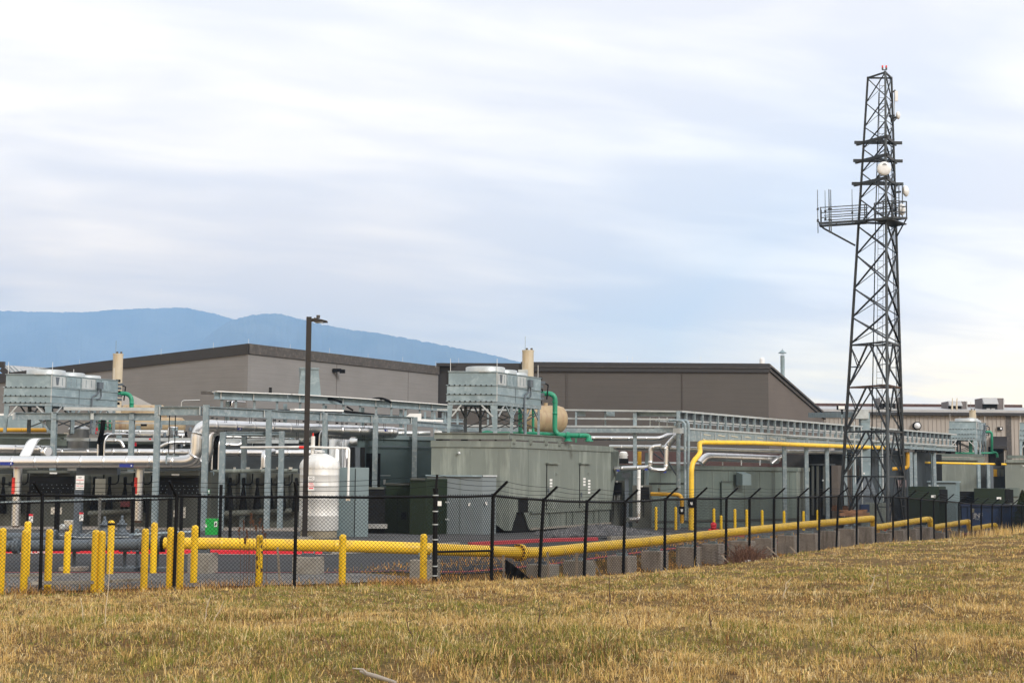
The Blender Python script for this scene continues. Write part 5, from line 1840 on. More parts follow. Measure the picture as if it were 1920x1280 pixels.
# more piping packed behind the rack
for pts, r_, lb, mt in (([(420, 818.5, 75), (560, 820.5, 77)], .10, 'dull silver pipe level behind the inner columns, left of the lamp post', 'clad_dull'),
                        ([(494.5, 876, 70), (494.5, 850, 70), (512, 846, 71.5)], .15, 'silver elbow rising from the header behind the third front column', 'clad'),
                        ([(566, 822, 73), (640, 823, 75)], .12, 'dull silver pipe behind the white tank nozzle', 'clad_dull'),
                        ([(412, 833, 73), (455, 834, 73.5), (457, 812, 73.6)], .09, 'thin silver pipe turning up behind the second inner column', 'clad'),
                        ([(200, 826, 74), (226, 826, 74), (232, 838, 74)], .09, 'small bright pipe bend left of the second left column', 'clad'),
                        ([(300, 838, 74), (318, 829, 74), (372, 829, 75)], .10, 'bright bent pipe behind the hanger rods', 'clad'),
                        ([(640, 800, 79), (760, 806, 83)], .12, 'dull pipe under the upper rack, right of the lamp post', 'clad_dull')):
    th = thing('silver_pipe', lb, 'pipe', Wp(*pts[0]))
    P = [Wp(*p) for p in pts]
    pipe(th, 'pipe_run', P, r_, M[mt], .3, 14, .9)
r5 = np.random.default_rng(31)
cl = thing('valve_cluster', 'cluster of small dark and red valves and fittings behind the left columns', 'valves', Wp(330, 805, 76))
for k in range(46):
    u = r5.choice([r5.uniform(110, 300), r5.uniform(300, 372), r5.uniform(395, 560)])
    v = r5.uniform(795, 836)
    D = r5.uniform(74, 78)
    c = Wp(u, v, D)
    w, h = r5.uniform(.03, .12), r5.uniform(.04, .2)
    if k % 3:
        MB().tube([c - Vector((0, 0, h)), c + Vector((0, 0, h * .4)), c + Vector((0, 0, h))], [w * .8, w * .8, w * .3], 8).build('valve', [M['black'], M['galv'], M['clad_dull'], M['greypipe']][k % 4], cl)
    else:
        MB().box(c, w * 1.4, .05, h * .6).build('fitting', M['red'] if k % 15 == 0 else [M['louver'], M['galv_pale']][k % 2], cl)
# ------------------------------------------------------------------ sage generator enclosure (centre)
GA = 64.0
gdir = dvec(GA)
DG = 66.7
g0, g1 = G(808, DG, 2), G(955, DG, 2)
g0.z = g1.z = 0
LG = 12.8
ZG = 4.27


def P2(p):
    return (p.x, p.y)


ge = thing('generator_enclosure', 'big sage green generator enclosure with two doors in its right side', 'enclosure', (g0.x, DG, 0))
a, b = g0.copy(), g1.copy()
c, d = b + gdir * LG, a + gdir * LG
nx = Vector((gdir.y, -gdir.x, 0))       # outward normal of the right face
zb = .95
body = MB()
# body: vertical walls down to the skid; far right end is cut back at the bottom
body.prism([P2(a), P2(b), P2(b + gdir * (LG * .985)), P2(d)], zb, ZG)
body.build('body', M['gen'], ge)
wing = MB()
e0, e1 = b + gdir * (LG * .985), b + gdir * (LG * 1.08)
wing.hull6([Vector((e0.x, e0.y, 1.0)), Vector((e0.x, e0.y, ZG - .05)), Vector((d.x, d.y, ZG - .05)), Vector((d.x, d.y, 1.0))],
           [Vector((e0.x, e0.y, 1.02)) + gdir * .05, Vector((e1.x, e1.y, ZG - .25)), Vector((d.x + .3, d.y + .8, ZG - .25)), Vector((d.x + .1, d.y + .2, 1.02))])
wing.add([(e0.x, e0.y, 2.3), (e1.x, e1.y, 3.0), (e1.x, e1.y, ZG - .25), (e0.x, e0.y, ZG - .25)], [(0, 1, 2, 3)])
wing.build('air_hood', M['gen'], ge)
# parapet trim proud of walls
for p, q in ((a, b), (b, c)):
    dd_ = (q - p).normalized()
    n = Vector((dd_.y, -dd_.x, 0))
    MB().bar(p + n * .03 + Vector((0, 0, ZG - .14)) - dd_ * .03, q + n * .03 + Vector((0, 0, ZG - .14)) + dd_ * .03, .07, .30).build('roof_trim', M['gen'], ge)
# corner leg wedge (down to a point) and dark cut-outs
MB().hull6([Vector((b.x - 1.35, b.y + .004, zb)), Vector((b.x, b.y + .004, zb)), b + gdir * .8 + Vector((0, 0, zb)), Vector((b.x - 1.0, b.y + .8, zb))],
           [Vector((b.x - .22, b.y + .004, .12)), Vector((b.x + .0, b.y + .004, .12)), b + gdir * .25 + Vector((0, 0, .12)), Vector((b.x - .2, b.y + .3, .12))]).build('corner_leg', M['gen'], ge)
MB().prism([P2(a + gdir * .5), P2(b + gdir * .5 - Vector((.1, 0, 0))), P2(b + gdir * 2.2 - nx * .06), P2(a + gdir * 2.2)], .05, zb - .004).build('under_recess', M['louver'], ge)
s0, s1 = b + gdir * 2.25, b + gdir * (LG * .97)
MB().prism([P2(s0 - nx * .5), P2(s0), P2(s1), P2(s1 - nx * .5)], .1, zb - .003).build('skid', M['gen'], ge)
MB().hull6([b + gdir * 1.55 + nx * .004 + Vector((0, 0, zb)), b + gdir * 2.3 + nx * .004 + Vector((0, 0, zb)), b + gdir * 2.3 - nx * .2 + Vector((0, 0, zb)), b + gdir * 1.55 - nx * .2 + Vector((0, 0, zb))],
           [b + gdir * 2.2 + nx * .004 + Vector((0, 0, .1)), b + gdir * 2.32 + nx * .004 + Vector((0, 0, .1)), b + gdir * 2.32 - nx * .2 + Vector((0, 0, .1)), b + gdir * 2.2 - nx * .2 + Vector((0, 0, .1))]).build('gusset', M['gen'], ge)
MB().prism([P2(b + gdir * .95 + nx * .008 - nx * .03), P2(b + gdir * .95 + nx * .006), P2(b + gdir * 2.05 + nx * .006), P2(b + gdir * 2.05 - nx * .03)], zb - .02, 1.65).build('dark_opening', M['louver'], ge)
for k in (.30, .36, .52, .58, .80, .85):
    p = b + gdir * (LG * k)
    MB().bar(p + nx * .05 + Vector((0, 0, .15)), p + nx * .05 + Vector((0, 0, zb - .03)), .1, .12).build('skid_rib', M['gen'], ge)
MB().bar(s0 + nx * .07 + Vector((0, 0, .92)), s1 + nx * .07 + Vector((0, 0, .92)), .1, .1).build('skid_rail', M['gen'], ge)
MB().bar(s0 + nx * .05 + Vector((0, 0, .13)), s1 + nx * .05 + Vector((0, 0, .13)), .12, .10).build('skid_foot', M['conc'], ge)
# vertical seams on both faces
for k in np.linspace(.14, .86, 5):
    p = a.lerp(b, k)
    MB().box((p.x, p.y - .004, (zb + ZG) / 2), .012, .006, (ZG - zb) / 2 - .3).build('seam', M['gen'], ge)
for k in (.16, .33, .64):
    p = b + gdir * (LG * k) + nx * .004
    MB().bar(p + Vector((0, 0, zb + .05)), p + Vector((0, 0, ZG - .35)), .012, .012).build('seam', M['gen2'], ge)
# doors with rain strips, knobs and stencilled labels
for i, u in enumerate((1026, 1087.5)):
    k0 = (u - 960) / FPX
    s_ = (k0 * b.y - b.x) / (gdir.x - k0 * gdir.y)
    p = b + gdir * s_ + nx * .012
    q = p + gdir * 1.45
    zt_, zl = 2.75 + .36 if i == 0 else 3.12, 1.02
    zt_ = Zv(870, u, p.y)
    dm_ = MB()
    dm_.bar(p.lerp(q, .5) + Vector((0, 0, (zt_ + zl) / 2 - .001)) - Vector((0, 0, (zt_ - zl) / 2)), p.lerp(q, .5) + Vector((0, 0, (zt_ + zl) / 2)) + Vector((0, 0, (zt_ - zl) / 2)), .03, 1.40, nx.cross(Vector((0, 0, 1))))
    dr_ = dm_.build('door', M['gen'], ge)
    MB().bar(p + nx * .01 + Vector((0, 0, zl)), p + nx * .01 + Vector((0, 0, zt_)), .035, .035).build('door_gap', M['black'], dr_)
    MB().bar(p + nx * .07 + Vector((0, 0, zt_ + .05)) - gdir * .1, q + nx * .07 + Vector((0, 0, zt_ + .05)) - gdir * .15, .16, .07).build('rain_strip', M['gen'], dr_)
    MB().box(p.lerp(q, .75) + nx * .03 + Vector((0, 0, zt_ - .46)), .06, .06, .05).build('knob', M['gen'], dr_)
    MB().box(p + gdir * .15 + nx * .05 + Vector((0, 0, 1.95 - .25 * i)), .03, .05, .12).build('handle', M['greypipe'], dr_)
    ang = R(GA)
    for kk, rows_, z_ in (((.34, ('A B', '12 3', 'B 4'), 2.46),) if i == 0 else ((.42, ('AB', '12', '34'), 2.52), (.88, ('EB', 'SB', 'AB', 'ES', '6 A'), 2.42))):
        for j, rr_ in enumerate(rows_):
            c_ = p + gdir * (1.4 * kk) + nx * .022
            pl = MB()
            pl.bar(c_ + Vector((0, 0, z_ - .155 * j - .05)), c_ + Vector((0, 0, z_ - .155 * j + .05)), .008, .30, nx.cross(Vector((0, 0, 1))))
            pl.build('label_plate', M['white'], dr_)
# round wall lamp on front face
p = Wp(861, 849, DG - .05)
MB().lathe([(.05, 0), (.06, .06), (.05, .12), (0, .14)], p, 12, (0, -1, 0)).build('round_lamp', M['dish'], ge)
# roof frame under the cooling unit
for p, q in ((G(813, DG - .05, 4.5), G(955, DG - .05, 4.5)), (G(955, DG, 4.5) , G(955, DG, 4.5) + gdir * 6.0)):
    dd_ = (q - p).normalized()
    MB().ibeam(p + dd_ * .03, q, .22, .30).build('roof_beam', M['gen'], ge)
for k in (.1, .42, .62, .82):
    p = a.lerp(b, k)
    MB().box((p.x, p.y + .1, ZG + .035), .16 if k < .5 else .05, .1, .035).build('shim', M['louver'], ge)
for s_ in (.35, 2.2, 4.0, 5.6):
    p = b + gdir * s_
    MB().box(p + Vector((.03, -.0, ZG + .03)), .10, .2, .12).build('bracket', M['gen'], ge)
# low annex in front: blue-grey flat panels
an = thing('panel_annex', 'lower blue grey panelled cabinet before the big sage enclosure', 'cabinet', G(806, 64.2, 0))
za, zb2 = Zv(892, 860, 64.2), Zv(890.5, 917, 64.4)
MB().prism([P2(G(800, 64.2, 1)), P2(G(904, 64.2, 1)), P2(G(930, 64.5, 1)), P2(G(930, 66.6, 1)), P2(G(800, 66.6, 1))], 0, za).build('body', mat('blue_grey_panel', (.20, .235, .245), .5, 0, .06, .8), an)
for k in (.33, .60):
    p = G(800 + 104 * k, 64.19, 1)
    MB().box((p.x, p.y, za / 2), .012, .012, za / 2 - .05).build('seam', M['gen2'], an)
rod(an, 'cap', G(798, 64.15, za + .01), G(904, 64.15, za + .01), .12, .07, M['galv_pale'])
rod(an, 'cap', G(904.5, 64.2, za + .014), G(931, 64.5, za + .014), .12, .07, M['galv_light'])
for u, v in ((880, 945), (912, 943)):
    MB().box(Wp(u, v, 64.15), .045, .015, .07).build('notice', M['white'], an)

# ------------------------------------------------------------------ cooling unit on steel legs
def cooling_unit(label, group):
    D = 67.5
    p0 = G(841, D, 7)
    W = G(932, D, 7).x - p0.x
    L = 4.7
    dd = dvec(62.5)
    n = Vector((dd.y, -dd.x, 0))
    th = thing('cooling_unit', label, 'cooling unit', (p0.x, D, 4.66), group)
    zb, zm1, zm2, zt_ = 6.15, 6.50, 6.92, 7.58
    o = Vector((p0.x, D, 0))

    def q(x, s, z):
        return o + Vector((x, 0, z)) + dd * s
    # upper casing, and two flared lower bands
    MB().prism([P2(q(0, 0, 0)), P2(q(W, 0, 0)), P2(q(W, L, 0)), P2(q(0, L, 0))], zm2, zt_).build('upper_casing', M['galv_pale'], th)
    MB().prism([P2(q(-.05, -.04, 0)), P2(q(W, -.04, 0)), P2(q(W, L, 0)), P2(q(-.05, L, 0))], zm1, zm2 - .004).build('middle_band', M['galv_pale'], th)
    MB().prism([P2(q(-.07, -.03, 0)), P2(q(W, -.03, 0)), P2(q(W, L, 0)), P2(q(-.07, L, 0))], zb, zm1 - .004).build('lower_band', M['galv_pale'], th)
    for z in (zm2, zm1, zb + .01):
        MB().bar(q(-.09, -.055, z), q(W + .02, -.055, z), .05, .035).build('flange_strip', M['galv'], th)
        for k in range(9):
            c = q(-.02 + (W - .1) * (k + .4) / 8.8, -.085, z)
            MB().box(c, .035, .02, .025).build('bolt', M['black'], th)
    for z in (zt_ - .02, zm2, zm1, zb + .01):
        MB().bar(q(W, 0, z) + n * .02, q(W, L, z) + n * .02, .05, .035).build('flange_strip', M['galv'], th)
    MB().bar(q(-.02, -.03, zt_ - .01), q(W + .02, -.03, zt_ - .01), .06, .045).build('top_trim', M['galv'], th)
    MB().bar(q(W, -.01, zb), q(W, -.01, zt_), .05, .05).build('corner_trim', M['galv_light'], th)
    # inspection panels in the upper right face
    for i, (s0, s1) in enumerate(((.05, .9), (1.0, 1.95), (2.05, 3.0), (3.45, 3.95))):
        c = q(W, (s0 + s1) / 2, 0) + n * .015
        MB().bar(c + Vector((0, 0, zm2 + .05)), c + Vector((0, 0, zt_ - .08)), .03, s1 - s0, n.cross(Vector((0, 0, 1)))).build('access_panel', M['galv_pale'] if i % 2 else M['galv_light'], th)
        for j, s_ in enumerate((.3, .7) if i else (.35, .75)):
            c = q(W, s0 + (s1 - s0) * s_, 0) + n * .035
            if i == 0 and j == 0:
                MB().hull6([c + dd * -.13 + Vector((0, 0, zt_ - .12)), c + dd * .13 + Vector((0, 0, zt_ - .12)), c + dd * .06 + Vector((0, 0, zm2 + .14)), c + dd * -.06 + Vector((0, 0, zm2 + .14))],
                           [c + n * .01 + dd * -.13 + Vector((0, 0, zt_ - .12)), c + n * .01 + dd * .13 + Vector((0, 0, zt_ - .12)), c + n * .01 + dd * .06 + Vector((0, 0, zm2 + .14)), c + n * .01 + dd * -.06 + Vector((0, 0, zm2 + .14))]).build('dark_plate', M['greypipe'], th)
            else:
                MB().bar(c + Vector((0, 0, zm2 + .14)), c + Vector((0, 0, zt_ - .14)), .02, .03, n.cross(Vector((0, 0, 1)))).build('latch_strip', M['galv'], th)
    for s_ in (.95, 2.0, 3.05):
        MB().bar(q(W, s_, zm2) + n * .035, q(W, s_, zt_ - .04) + n * .035, .06, .05).build('rib', M['galv'], th)
    MB().bar(q(W, 1.9, zb) + n * .01, q(W, 1.9, zm2) + n * .01, .02, .02).build('seam', M['greypipe'], th)
    # fan rings on top
    for k, s_ in enumerate((.95, 2.45, 3.75)):
        c = q(W * .56, s_, zt_ - .02)
        r0 = [.95, .85, .75][k]
        MB().lathe([(r0, 0), (r0, .26 - .05 * k), (r0 - .04, .28 - .05 * k), (r0 - .08, .2 - .05 * k), (r0 - .08, .05)], c, 36).build('fan_ring', M['galv_light'], th)
        MB().lathe([(.15, 0), (.15, .12), (0, .16)], c, 12).build('fan_hub', M['galv'], th)
    # control box, hanging conduits, ladder on the right face
    MB().bar(q(W, 3.25, zm2 + .1) + n * .12, q(W, 3.25, zt_ - .2) + n * .12, .2, .28, n.cross(Vector((0, 0, 1)))).build('control_box', M['greypipe'], th)
    MB().tube(bend([q(W, 3.2, zm2 + .1) + n * .1, q(W, 3.15, zm1 + .25) + n * .1, q(W, 2.75, zm1 + .1) + n * .08, q(W, 2.72, zb - .1) + n * .08, q(W, 2.72, 4.7) + n * .08], .2), .045, 6).build('conduit', M['greypipe'], th)
    MB().tube(bend([q(W, 3.35, zm2 + .1) + n * .1, q(W, 3.4, zm1 + .05) + n * .1, q(W, 3.1, zm1 - .02) + n * .08], .15), .035, 6).build('conduit', M['greypipe'], th)
    for k in range(7):
        c = q(W * .96, L + .12, zb + .2 + k * .2)
        MB().box(c + Vector((.06 * (k % 3), .02, 0)), .10 + .04 * (k % 2), .1, .07).build('valve_fitting', M['greypipe'] if k % 3 else M['black'], th)
    MB().tube([q(W * 1.0, L + .1, zt_ - .2), q(W * 1.13, L + .15, zt_ - .35), q(W * 1.1, L + .15, zm1)], .04, 6).build('hose', M['black'], th)
    # base frame and legs
    for p_, q_ in ((q(-.05, .05, zb - .08), q(W + .02, .05, zb - .08)), (q(W - .05, .1, zb - .08), q(W - .05, L, zb - .08)), (q(.05, .1, zb - .08), q(.05, L, zb - .08)), (q(-.05, L, zb - .08), q(W, L, zb - .08))):
        MB().bar(p_, q_, .14, .15).build('base_beam', M['galv'], th)
    zl = 4.66

    def leg(x, s, w0, w1, flip, mt, back=False):
        """tapered plate leg: wide at top"""
        c = q(x, s, 0)
        t_ = .10
        ax = Vector((1, 0, 0))
        if flip == 0:
            A_ = [c - ax * w0 / 2, c + ax * w0 / 2]
            B_ = [c - ax * w1 / 2, c + ax * w1 / 2]
        else:
            A_ = [c + ax * (0 if flip > 0 else -w0), c + ax * (w0 if flip > 0 else 0)]
            B_ = [c + ax * (0 if flip > 0 else -w1), c + ax * (w1 if flip > 0 else 0)]
        y = Vector((0, t_, 0))
        z1, z0 = Vector((0, 0, zb - .15)), Vector((0, 0, zl))
        MB().hull6([A_[0] + z1, A_[1] + z1, A_[1] + y + z1, A_[0] + y + z1], [B_[0] + z0, B_[1] + z0, B_[1] + y + z0, B_[0] + y + z0]).build('leg', mt, th)
    leg(-.04, .0, .25, .13, 1, M['galv_pale'])
    leg(W + .03, .0, .34, .20, -1, M['galv_pale'])
    for s_, w in ((1.55, .15), (3.05, .13), (4.5, .12)):
        c = q(W - .02, s_, 0)
        MB().bar(c + Vector((0, 0, zl)), c + Vector((0, 0, zb - .15)), w, w).build('leg', M['galv'], th)
        c2 = q(.06, s_, 0)
        MB().bar(c2 + Vector((0, 0, zl)), c2 + Vector((0, 0, zb - .15)), w, w).build('leg', M['towerlight'], th)
        for sg in (-1, 1):
            if s_ + sg * .6 > L:
                continue
            MB().bar(c + Vector((0, 0, zb - .75)), q(W - .02, s_ + sg * .6, zb - .15), .06, .06).build('knee_brace', M['galv'], th)
            MB().bar(c2 + Vector((0, 0, zb - .75)), q(.06, s_ + sg * .6, zb - .15), .06, .06).build('knee_brace', M['towerlight'], th)
    MB().bar(q(W - .2, .03, zb - .7), q(W - .75, .03, zb - .15), .07, .07).build('knee_brace', M['galv_light'], th)
    MB().bar(q(.16, .03, zb - .7), q(.6, .03, zb - .15), .07, .07).build('knee_brace', M['galv_light'], th)
    MB().bar(q(W, .15, zb - .7), q(W - .02, .75, zb - .15), .06, .06).build('knee_brace', M['galv_light'], th)
    for s_ in (1.55, 3.05, 4.5):
        MB().bar(q(.06, s_, zl + .3), q(W - .02, s_, zb - .3), .06, .05).build('cross_brace', M['towerlight'], th)
        MB().bar(q(.06, s_ + .06, zb - .3), q(W - .02, s_ + .06, zl + .3), .06, .05).build('cross_brace', M['towerlight'], th)
    for s0, s1 in ((1.6, 4.5),):
        MB().bar(q(W - .05, s0, zl + .2), q(W - .05, s1, zb - .4), .05, .05).build('cross_brace', M['towerlight'], th)
    # lightning whips on the corners
    for x, s_, h in ((.06, .05, .62), (W - .03, .05, .62), (W, L * .93, .62), (.1, L * .95, .55)):
        MB().tube([q(x, s_, zt_), q(x, s_, zt_ + h)], .012, 5).build('rod', M['white'], th)
    return th, q, W, L


cu, cq, CW, CL = cooling_unit('galvanised cooling unit on splayed legs atop the big sage enclosure, in the centre', 'galvanised cooling units on legs')
pl = G(97, 71.3, 7)
pc_ = G(932, 67.5, 7)
dleft = Vector((pl.x - pc_.x, 71.3 - 67.5, -.02))
copy_tree(cu, dleft, 'galvanised cooling unit on splayed legs at the far left, before the grey building')
pr_ = G(1831, 121, 7)
dright = Vector((pr_.x - pc_.x, 121 - 67.5, -.12))
copy_tree(cu, dright, 'distant cooling unit on legs before the tan building, right of the tower')
pr2 = G(1903 + 60, 121, 7)
dright2 = Vector((pr2.x - pc_.x, 121 - 67.5, -.2))
copy_tree(cu, dright2, 'distant cooling unit cut by the right edge of the photo')
# stained stacks behind the units
def stack(u, D, v0, vt, w_px, label, box=True, group='stained exhaust stacks'):
    p = Wp(u, v0, D)
    zt_ = Zv(vt, u, D)
    th = thing('exhaust_stack', label, 'exhaust stack', p, group)
    r = w_px * D / FPX / 2
    MB().tube([p, Vector((p.x, p.y, zt_))], r, 16).build('pipe', M['stack'], th)
    if box:
        zb_ = p.z + (zt_ - p.z) * .62
        MB().box((p.x - r * .85, p.y - r * .3, (p.z + zb_) / 2 - .1), r * .85, r * 1.05, (zb_ - p.z) / 2).build('casing', M['galv_light'], th)
    for k in (-.2, .62):
        MB().tube([Vector((p.x + r * k, p.y, zt_)), Vector((p.x + r * k, p.y, zt_ + .13))], .06, 8).build('rain_flap', M['fascia2'], th)
    MB().tube([Vector((p.x - r * .5, p.y, zt_ - .1)), Vector((p.x - r * .5, p.y, zt_ + .75))], .012, 5).build('whip', M['galv'], th)
    MB().tube([(p.x, p.y, zt_ - .06), (p.x, p.y, zt_ + .01)], r * 1.06, 16).build('rim', M['stack'], th)
    return th


stack(989.5, 75, 745, 657, 21.5, 'tan stained stack behind the central cooling unit')
stack(217.5, 80, 790, 663.5, 18.5, 'tan stained stack behind the left cooling unit, rising past the grey roof')
stack(1824, 128, 800, 769, 12, 'short tan stack behind the distant cooling unit, before the tan siding')
# green piping around the central unit
gpn = thing('green_pipework', 'green painted pipework looping from the central cooling unit down to its header', 'pipework', Wp(1040, 800, 72))
Dg = 72.2
MB().tube(bend([Wp(1012, 738, Dg), Wp(1041, 737.5, Dg), Wp(1040, 815.5, Dg), Wp(1104, 816.5, Dg), Wp(1104, 828, Dg)], .42, 8), .125, 16, True, 1.1, .02).build('riser_pipe', M['green'], gpn)
MB().tube(bend([Wp(905, 813, Dg + .8), Wp(1000, 812.5, Dg + .3), Wp(1062, 815, Dg + .1)], .3), .10, 14, True, 1.2, .02).build('header', M['green'], gpn)
for u, w in ((975.5, .105), (999.5, .07)):
    MB().tube(bend([Wp(u, 757, Dg + .4), Wp(u, 811, Dg + .4), Wp(u + 9, 813, Dg + .35)], .15), w, 12).build('drop_pipe', M['green'], gpn)
for u in (1065, 1104):
    c = Wp(u, 827, Dg)
    MB().lathe([(.22, 0), (.22, .05), (.15, .06), (.12, .3)], c, 18).build('flanged_foot', M['green'], gpn)
MB().tube([Wp(1062, 816.2, Dg), Wp(1068, 816.3, Dg)], .19, 18).build('flange', M['green'], gpn)
MB().tube([Wp(1040, 752, Dg), Wp(1040, 754.5, Dg)], .16, 16).build('flange', M['green'], gpn)
for u in (1047, 1080):
    rod(gpn, 'stand', Wp(u, 818, Dg), Wp(u, 829, Dg), .07, .07, M['green'])
MB().tube(bend([Wp(905, 813, Dg + .8), Wp(913, 810, Dg + .9), Wp(925, 813, Dg + .7)], .2), .12, 10).build('elbow', M['green'], gpn)
gp2 = thing('green_pipework', 'green bent pipe leaving the left cooling unit', 'pipework', Wp(240, 745, 75))
MB().tube(bend([Wp(212, 737, 75.6), Wp(247, 738, 75.6), Wp(246.5, 768, 75.6)], .42, 8), .115, 14, True, .9, .02).build('riser_pipe', M['green'], gp2)
for u, w in ((188, .12), (196, .12), (206, .07)):
    MB().tube([Wp(u, 787, 76.5), Wp(u, 806, 76.5)], w, 10).build('drop_pipe', M['green'], gp2)
gp3 = thing('green_pipework', 'green bent pipe leaving the distant cooling unit before the tan building', 'pipework', Wp(1860, 830, 124))
MB().tube(bend([Wp(1848, 809.5, 124), Wp(1859.5, 809, 124), Wp(1860, 848, 124), Wp(1869, 848, 124), Wp(1870, 857, 124)], .42, 6), .11, 10).build('riser_pipe', M['green'], gp3)
MB().tube([Wp(1790, 849, 122), Wp(1862, 849, 123)], .08, 8).build('header', M['green'], gp3)
MB().tube([Wp(1820, 825, 123), Wp(1820, 848, 123)], .16, 8).build('drop_pipe', M['green'], gp3)
# tan horizontal tank behind the legs
tn = thing('tan_tank', 'rust streaked tan horizontal tank behind the central cooling unit legs', 'tank', Wp(1030, 783, 76))
a0 = Wp(985, 784.5, 75.2)
dt_ = Vector((.94, .34, 0)).normalized()
MB().lathe([(0, -.28), (.35, -.22), (.6, -.08), (.70, .1), (.72, .3), (.735, .55), (.72, .6), (.72, 1.35), (.735, 1.38), (.735, 1.46), (.72, 1.5), (.72, 1.85), (.66, 2.08), (.5, 2.22), (.25, 2.3), (0, 2.32)], a0, 32, dt_).build('shell', M['tan'], tn)
for s_ in (.3, 1.7):
    c = a0 + dt_ * s_
    MB().box(c + Vector((0, 0, -.72)), .1, .5, .16).build('saddle', M['galv_light'], tn)
for s_ in (.75, 1.15):
    MB().tube([a0 + dt_ * s_ + Vector((0, 0, .7)), a0 + dt_ * s_ + Vector((0, 0, .85))], .11, 10).build('nozzle', M['tan'], tn)
# tanks' counterpart at the left edge and the roofs there
lt = thing('tan_tank', 'tan tank end with rusty top showing over the left beam, by the green bent pipe', 'tank', Wp(255, 770, 82))
MB().lathe([(0, -.1), (.4, -.02), (.55, .15), (.55, 2.3), (.4, 2.5), (0, 2.6)], Wp(228, 776, 82), 22, (1, .1, 0)).build('shell', M['tan'], lt)
pr = thing('small_shed', 'small pale pitched roof behind the green bent pipe, left', 'shed', Wp(255, 760, 92))
MB().hull6([Wp(222, 760, 92), Wp(292, 762, 92), Wp(292, 764, 95), Wp(222, 764, 95)], [Wp(222, 738, 92), Wp(250, 741, 92), Wp(250, 741, 95), Wp(222, 738, 95)]).build('roof', M['roofm'], pr)
MB().prism(foot(222, 292, 92.2, 3, 90), 0, Zv(762, 250, 92.2)).build('wall', M['greywall'], pr)
# building corner with a pale roof at the left edge
lb = thing('left_building', 'dark edged building with pale ribbed metal roof, cut by the left edge', 'building', G(-40, 118, 0))
MB().prism(foot(-120, 14, 118, 8, 118), -1, Zv(712, 0, 118)).build('wall', M['greywall'], lb)
rf_ = MB()
rf_.hull6([Wp(5, 690, 118), Wp(20, 708, 118), Wp(115, 708, 126), Wp(100, 690, 128)], [Wp(5, 684, 118), Wp(20, 699, 118), Wp(115, 695, 126), Wp(60, 687.5, 128)])
rf_.build('roof', M['roofm'], lb)
MB().bar(Wp(-60, 683, 117.9), Wp(9, 683.5, 117.9), .3, .5).build('fascia', M['fascia'], lb)
MB().bar(Wp(3, 691, 117.8), Wp(24, 709, 117.8), .3, .45).build('fascia', M['fascia'], lb)
for k in range(12):
    p, q = Wp(11 + k * 7, 685.5 + k * .45, 118 + k * .7), Wp(22 + k * 8, 698 - k * .3, 118 + k * .7)
    MB().bar(p + Vector((0, -.1, 0)), q + Vector((0, -.1, 0)), .06, .06).build('rib', M['galv'], lb)
# low details under the left cooling unit: yellow pipe, white panels
yl = thing('yellow_pipe', 'amber gas pipe running level under the left cooling unit', 'pipe', Wp(40, 805, 78))
MB().tube([Wp(-40, 805.5, 78), Wp(90, 806, 78)], .115, 14, True, 1.6, .01).build('pipe_run', M['ypipe2'], yl)
gl_ = thing('support_deck', 'sage steel deck edge carrying the left cooling unit', 'deck', Wp(40, 815, 74))
MB().ibeam(Wp(-40, 815.5, 74), Wp(125, 816.5, 74), .3, .2).build('beam', M['gen2'], gl_)
MB().bar(Wp(-40, 827, 75), Wp(125, 829, 75), .2, .35).build('panel', M['gen2'], gl_)
for u0, u1, v, D in ((-40, 30, 777, 84), (-40, 80, 790, 88)):
    MB().bar(Wp(u0, v, D), Wp(u1, v, D), .2, .12 if v < 780 else .9).build('wall_panel', M['white'] if v < 780 else M['galv_pale'], gl_)
# ------------------------------------------------------------------ right-hand rack
rr_ = thing('pipe_rack', 'long galvanised pipe rack with a ladder of cable trays, running from centre to far right', 'pipe rack', G(1274, 78.5, 0))
C0, C1 = G(1274, 78.5, 6.2), G(1790, 114, 6.2)
rd = (C1 - C0)
rd.z = 0
RL = rd.length
rd.normalize()
rn = Vector((rd.y, -rd.x, 0))


def rz(s, a, b):
    return a + (b - a) * s / RL


def rp(s, z, out=0.0):
    return Vector((C0.x, C0.y, 0)) + rd * s + rn * out + Vector((0, 0, z))


def s_at(u):
    k = (u - 960) / FPX
    return (k * C0.y - C0.x) / (rd.x - k * rd.y)


zA = Zv(770.5, 1274, 78.5)
zA2 = Zv(814, 1790, 114)
# frontal part
f0 = G(995, 80.5, 6.2)


def fz(v, u, D):
    return Zv(v, u, D)


for v0, v1, w, h, nm, mt, u0 in ((768.5, 771.5, .5, .09, 'top_rail', 'galv_light', 1060), (784, 786, .1, .09, 'mid_rail', 'galv_light', 1060), (798, 800, .35, .10, 'lower_rail', 'galv_light', 860), (805, 807.5, .2, .24, 'beam', 'galv', 820)):
    MB().bar(Wp(u0, v0, 80.3), Wp(1274, v1, 78.6), w, h).build(nm, M[mt], rr_)
for v0, v1 in ((768, 768.4), (798, 798.4)):
    MB().bar(Wp(820, v0, 80.8), Wp(1000, v1, 80.5), .3, .09).build('top_rail', M['galv_light'], rr_)
for u in (915, 962, 1080, 1135):
    MB().bar(Wp(u, 771, 80), Wp(u, 800, 80), .10, .1).build('post', M['galv'], rr_)
    if u > 1000:
        MB().box(Wp(u + 9, 775.5, 80.2), .26, .04, .13).build('bracket_plate', M['galv'], rr_)
MB().ibeam(Wp(1191, 776, 79.5), Wp(1272, 777, 78.7), .2, .22).build('beam', M['galv_pale'], rr_)
for u in (1219, 1236, 1251):
    MB().bar(Wp(u, 782, 79.6), Wp(u, 798, 79.6), .07, .07).build('post', M['galv_light'], rr_)
